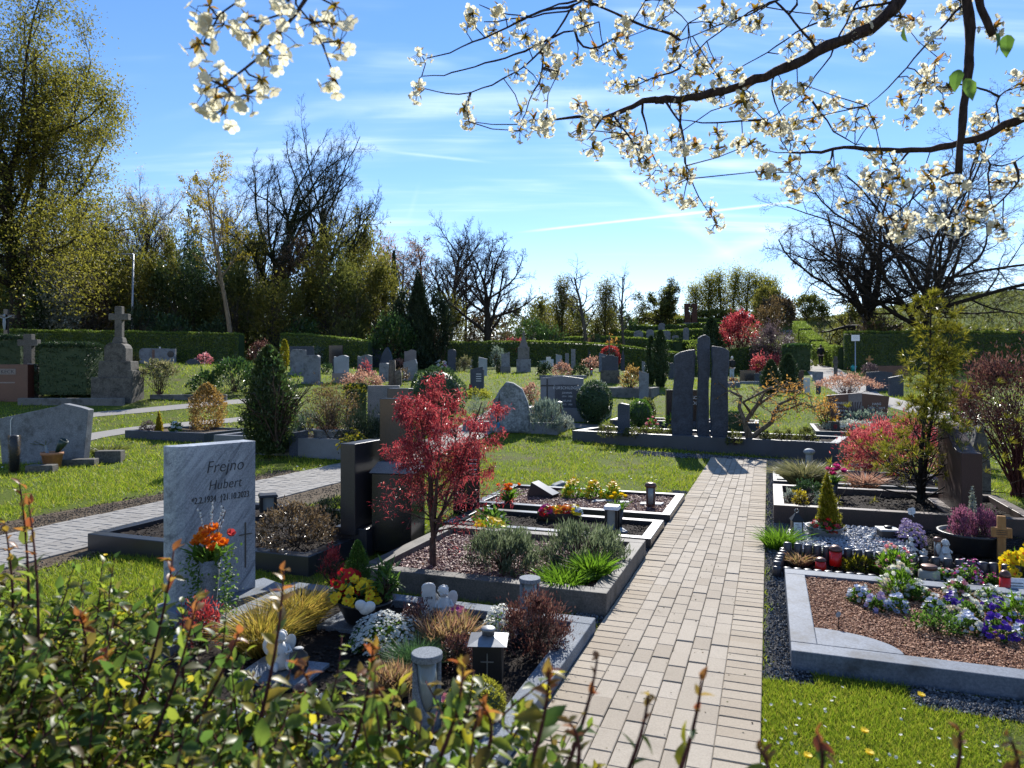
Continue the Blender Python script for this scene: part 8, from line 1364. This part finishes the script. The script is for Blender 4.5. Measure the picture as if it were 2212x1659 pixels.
def vnoise(x, y, s, seed=0):
    r = np.random.default_rng(seed); T = r.uniform(0, 1, (64, 64)); x = x/s; y = y/s; i = np.floor(x).astype(int); j = np.floor(y).astype(int); f = x-i; g = y-j; f = f*f*(3-2*f); g = g*g*(3-2*g); a = lambda p, q: T[p % 64, q % 64]
    return (a(i, j)*(1-f)+a(i+1, j)*f)*(1-g)+(a(i, j+1)*(1-f)+a(i+1, j+1)*f)*g
N = 900000; yy = 1/R.uniform(1/46., 1/2.6, N); xx = yy*R.uniform(-.80, .80, N); yy2 = yy
k = ~inside(xx, yy); xx, yy = xx[k], yy[k]
dens = .35*vnoise(xx, yy, .9, 1)+.4*vnoise(xx, yy, .3, 2)+.25*vnoise(xx, yy, 2.6, 3)
s_ = (xx-P0[0])*Dv[0]+(yy-P0[1])*Dv[1]; t_ = (xx-P0[0])*Cv[0]+(yy-P0[1])*Cv[1]
bare = np.maximum(np.exp(-((t_+7.9)/.33)**2)*(s_ < 10.5), .6*np.exp(-((t_+6.0)/.35)**2)*(s_ < 11)); bare = np.maximum(bare, .55*np.exp(-((s_-10.6)/.5)**2)*np.exp(-((t_+1.7)/.7)**2)); bare = np.maximum(bare, .5*np.exp(-((s_-14.2)/.6)**2)*np.exp(-((t_+2.2)/1.)**2))
k = R.uniform(size=len(xx)) < np.clip((dens-.36)*4.2+.25, .05, 1)*(1-bare*.95)
xx, yy, dens = xx[k], yy[k], dens[k]; n = len(xx); print('grass', n)
sc_ = np.clip((yy/4)**.62, .8, 4.5); hh = (.026+.045*np.clip(dens-.42, 0, .4))*sc_*R.uniform(.5, 1.5, n); P = np.stack([xx, yy, gz(xx, yy)-.004], 1)
V, fs = blades(P, hh, .0052*sc_**1.25, .65, 1); b = MB(); b.add(V, *fs); tag(b.build('grass', LF['grass']), kind='stuff')
fl = R.uniform(size=n) < .002*np.clip((vnoise(xx, yy, 1.6, 9)-.4)*4, 0, 1.5); Pf = P[fl]+np.array([0, 0, .035]); V, fs = flowers(Pf, nrm(rdir(len(Pf))*.5+np.array([0, -.3, 1.0])), .009*np.clip((Pf[:,1]/4)**.7, 1, 4), 6, .3); b = MB(); b.add(V, *fs); tag(b.build('lawn_daisies', LF['white']), kind='stuff')
nd = 0
for u, v in ((228, 1210), (298, 1455), (1868, 1600), (1878, 1648), (1990, 1520), (215, 1012), (1745, 1655), (350, 1455)):
    o = G(u, v); t = thing('dandelion', 'yellow dandelion flower in the front lawn grass', 'flower', o, 0, 'dandelions in the lawn'); V, fs = flowers(np.array([(0, 0, .045), (0, 0, .05)]), np.array([(0, -.3, 1), (.2, -.2, 1.)]), .02, 9, .25); b = MB(); b.add(V, *fs); b.build('flower_head', LF['yellow'], t); b = MB(); b.tube([(0, 0, 0), (0, 0, .045)], .002, 4); b.build('stalk', LF['green'], t)
# ---- details sit on the part they belong to
SUBS = {'slab': ('inscription', 'cross', 'thin_cross', 'red_stripe', 'medallion', 'name_plate', 'crack', 'relief', 'centre_panel', 'inscription_panel', 'panel_frame', 'inscription_lines', 'inscription_line'), 'right_wing': ('inscription', 'inscription_lines'), 'body': ('hair', 'eyes', 'nose', 'wing', 'roof', 'cross', 'white_panel', 'lid'), 'candle_body': ('lid',), 'glass': ('candle',), 'flowers': ('flower_centres',), 'tulip_heads': ('stalks',), 'panel': ('printed_lines',), 'card': ('handwriting',), 'jar': ('lid',), 'column': ('glass', 'lid'), 'tablet': ('engraving', 'engraved_lines'), 'block': ('engraved_lines',), 'pages': ('lines',), 'bowl': ('rope_handle',), 'roof': ('ring',), 'pole': ('lamp_head',), 'tall_trunk': ()}
for t in [o for o in bpy.data.objects if 'category' in o]:
    ch = list(t.children); names = {c.name.split('.')[0]: c for c in ch}
    for pn, subs in SUBS.items():
        if pn in names and tuple(names[pn].location) == (0, 0, 0):
            for c in ch:
                if c.name.split('.')[0] in subs and c.parent == t and not c.children and c is not names[pn]: c.parent = names[pn]
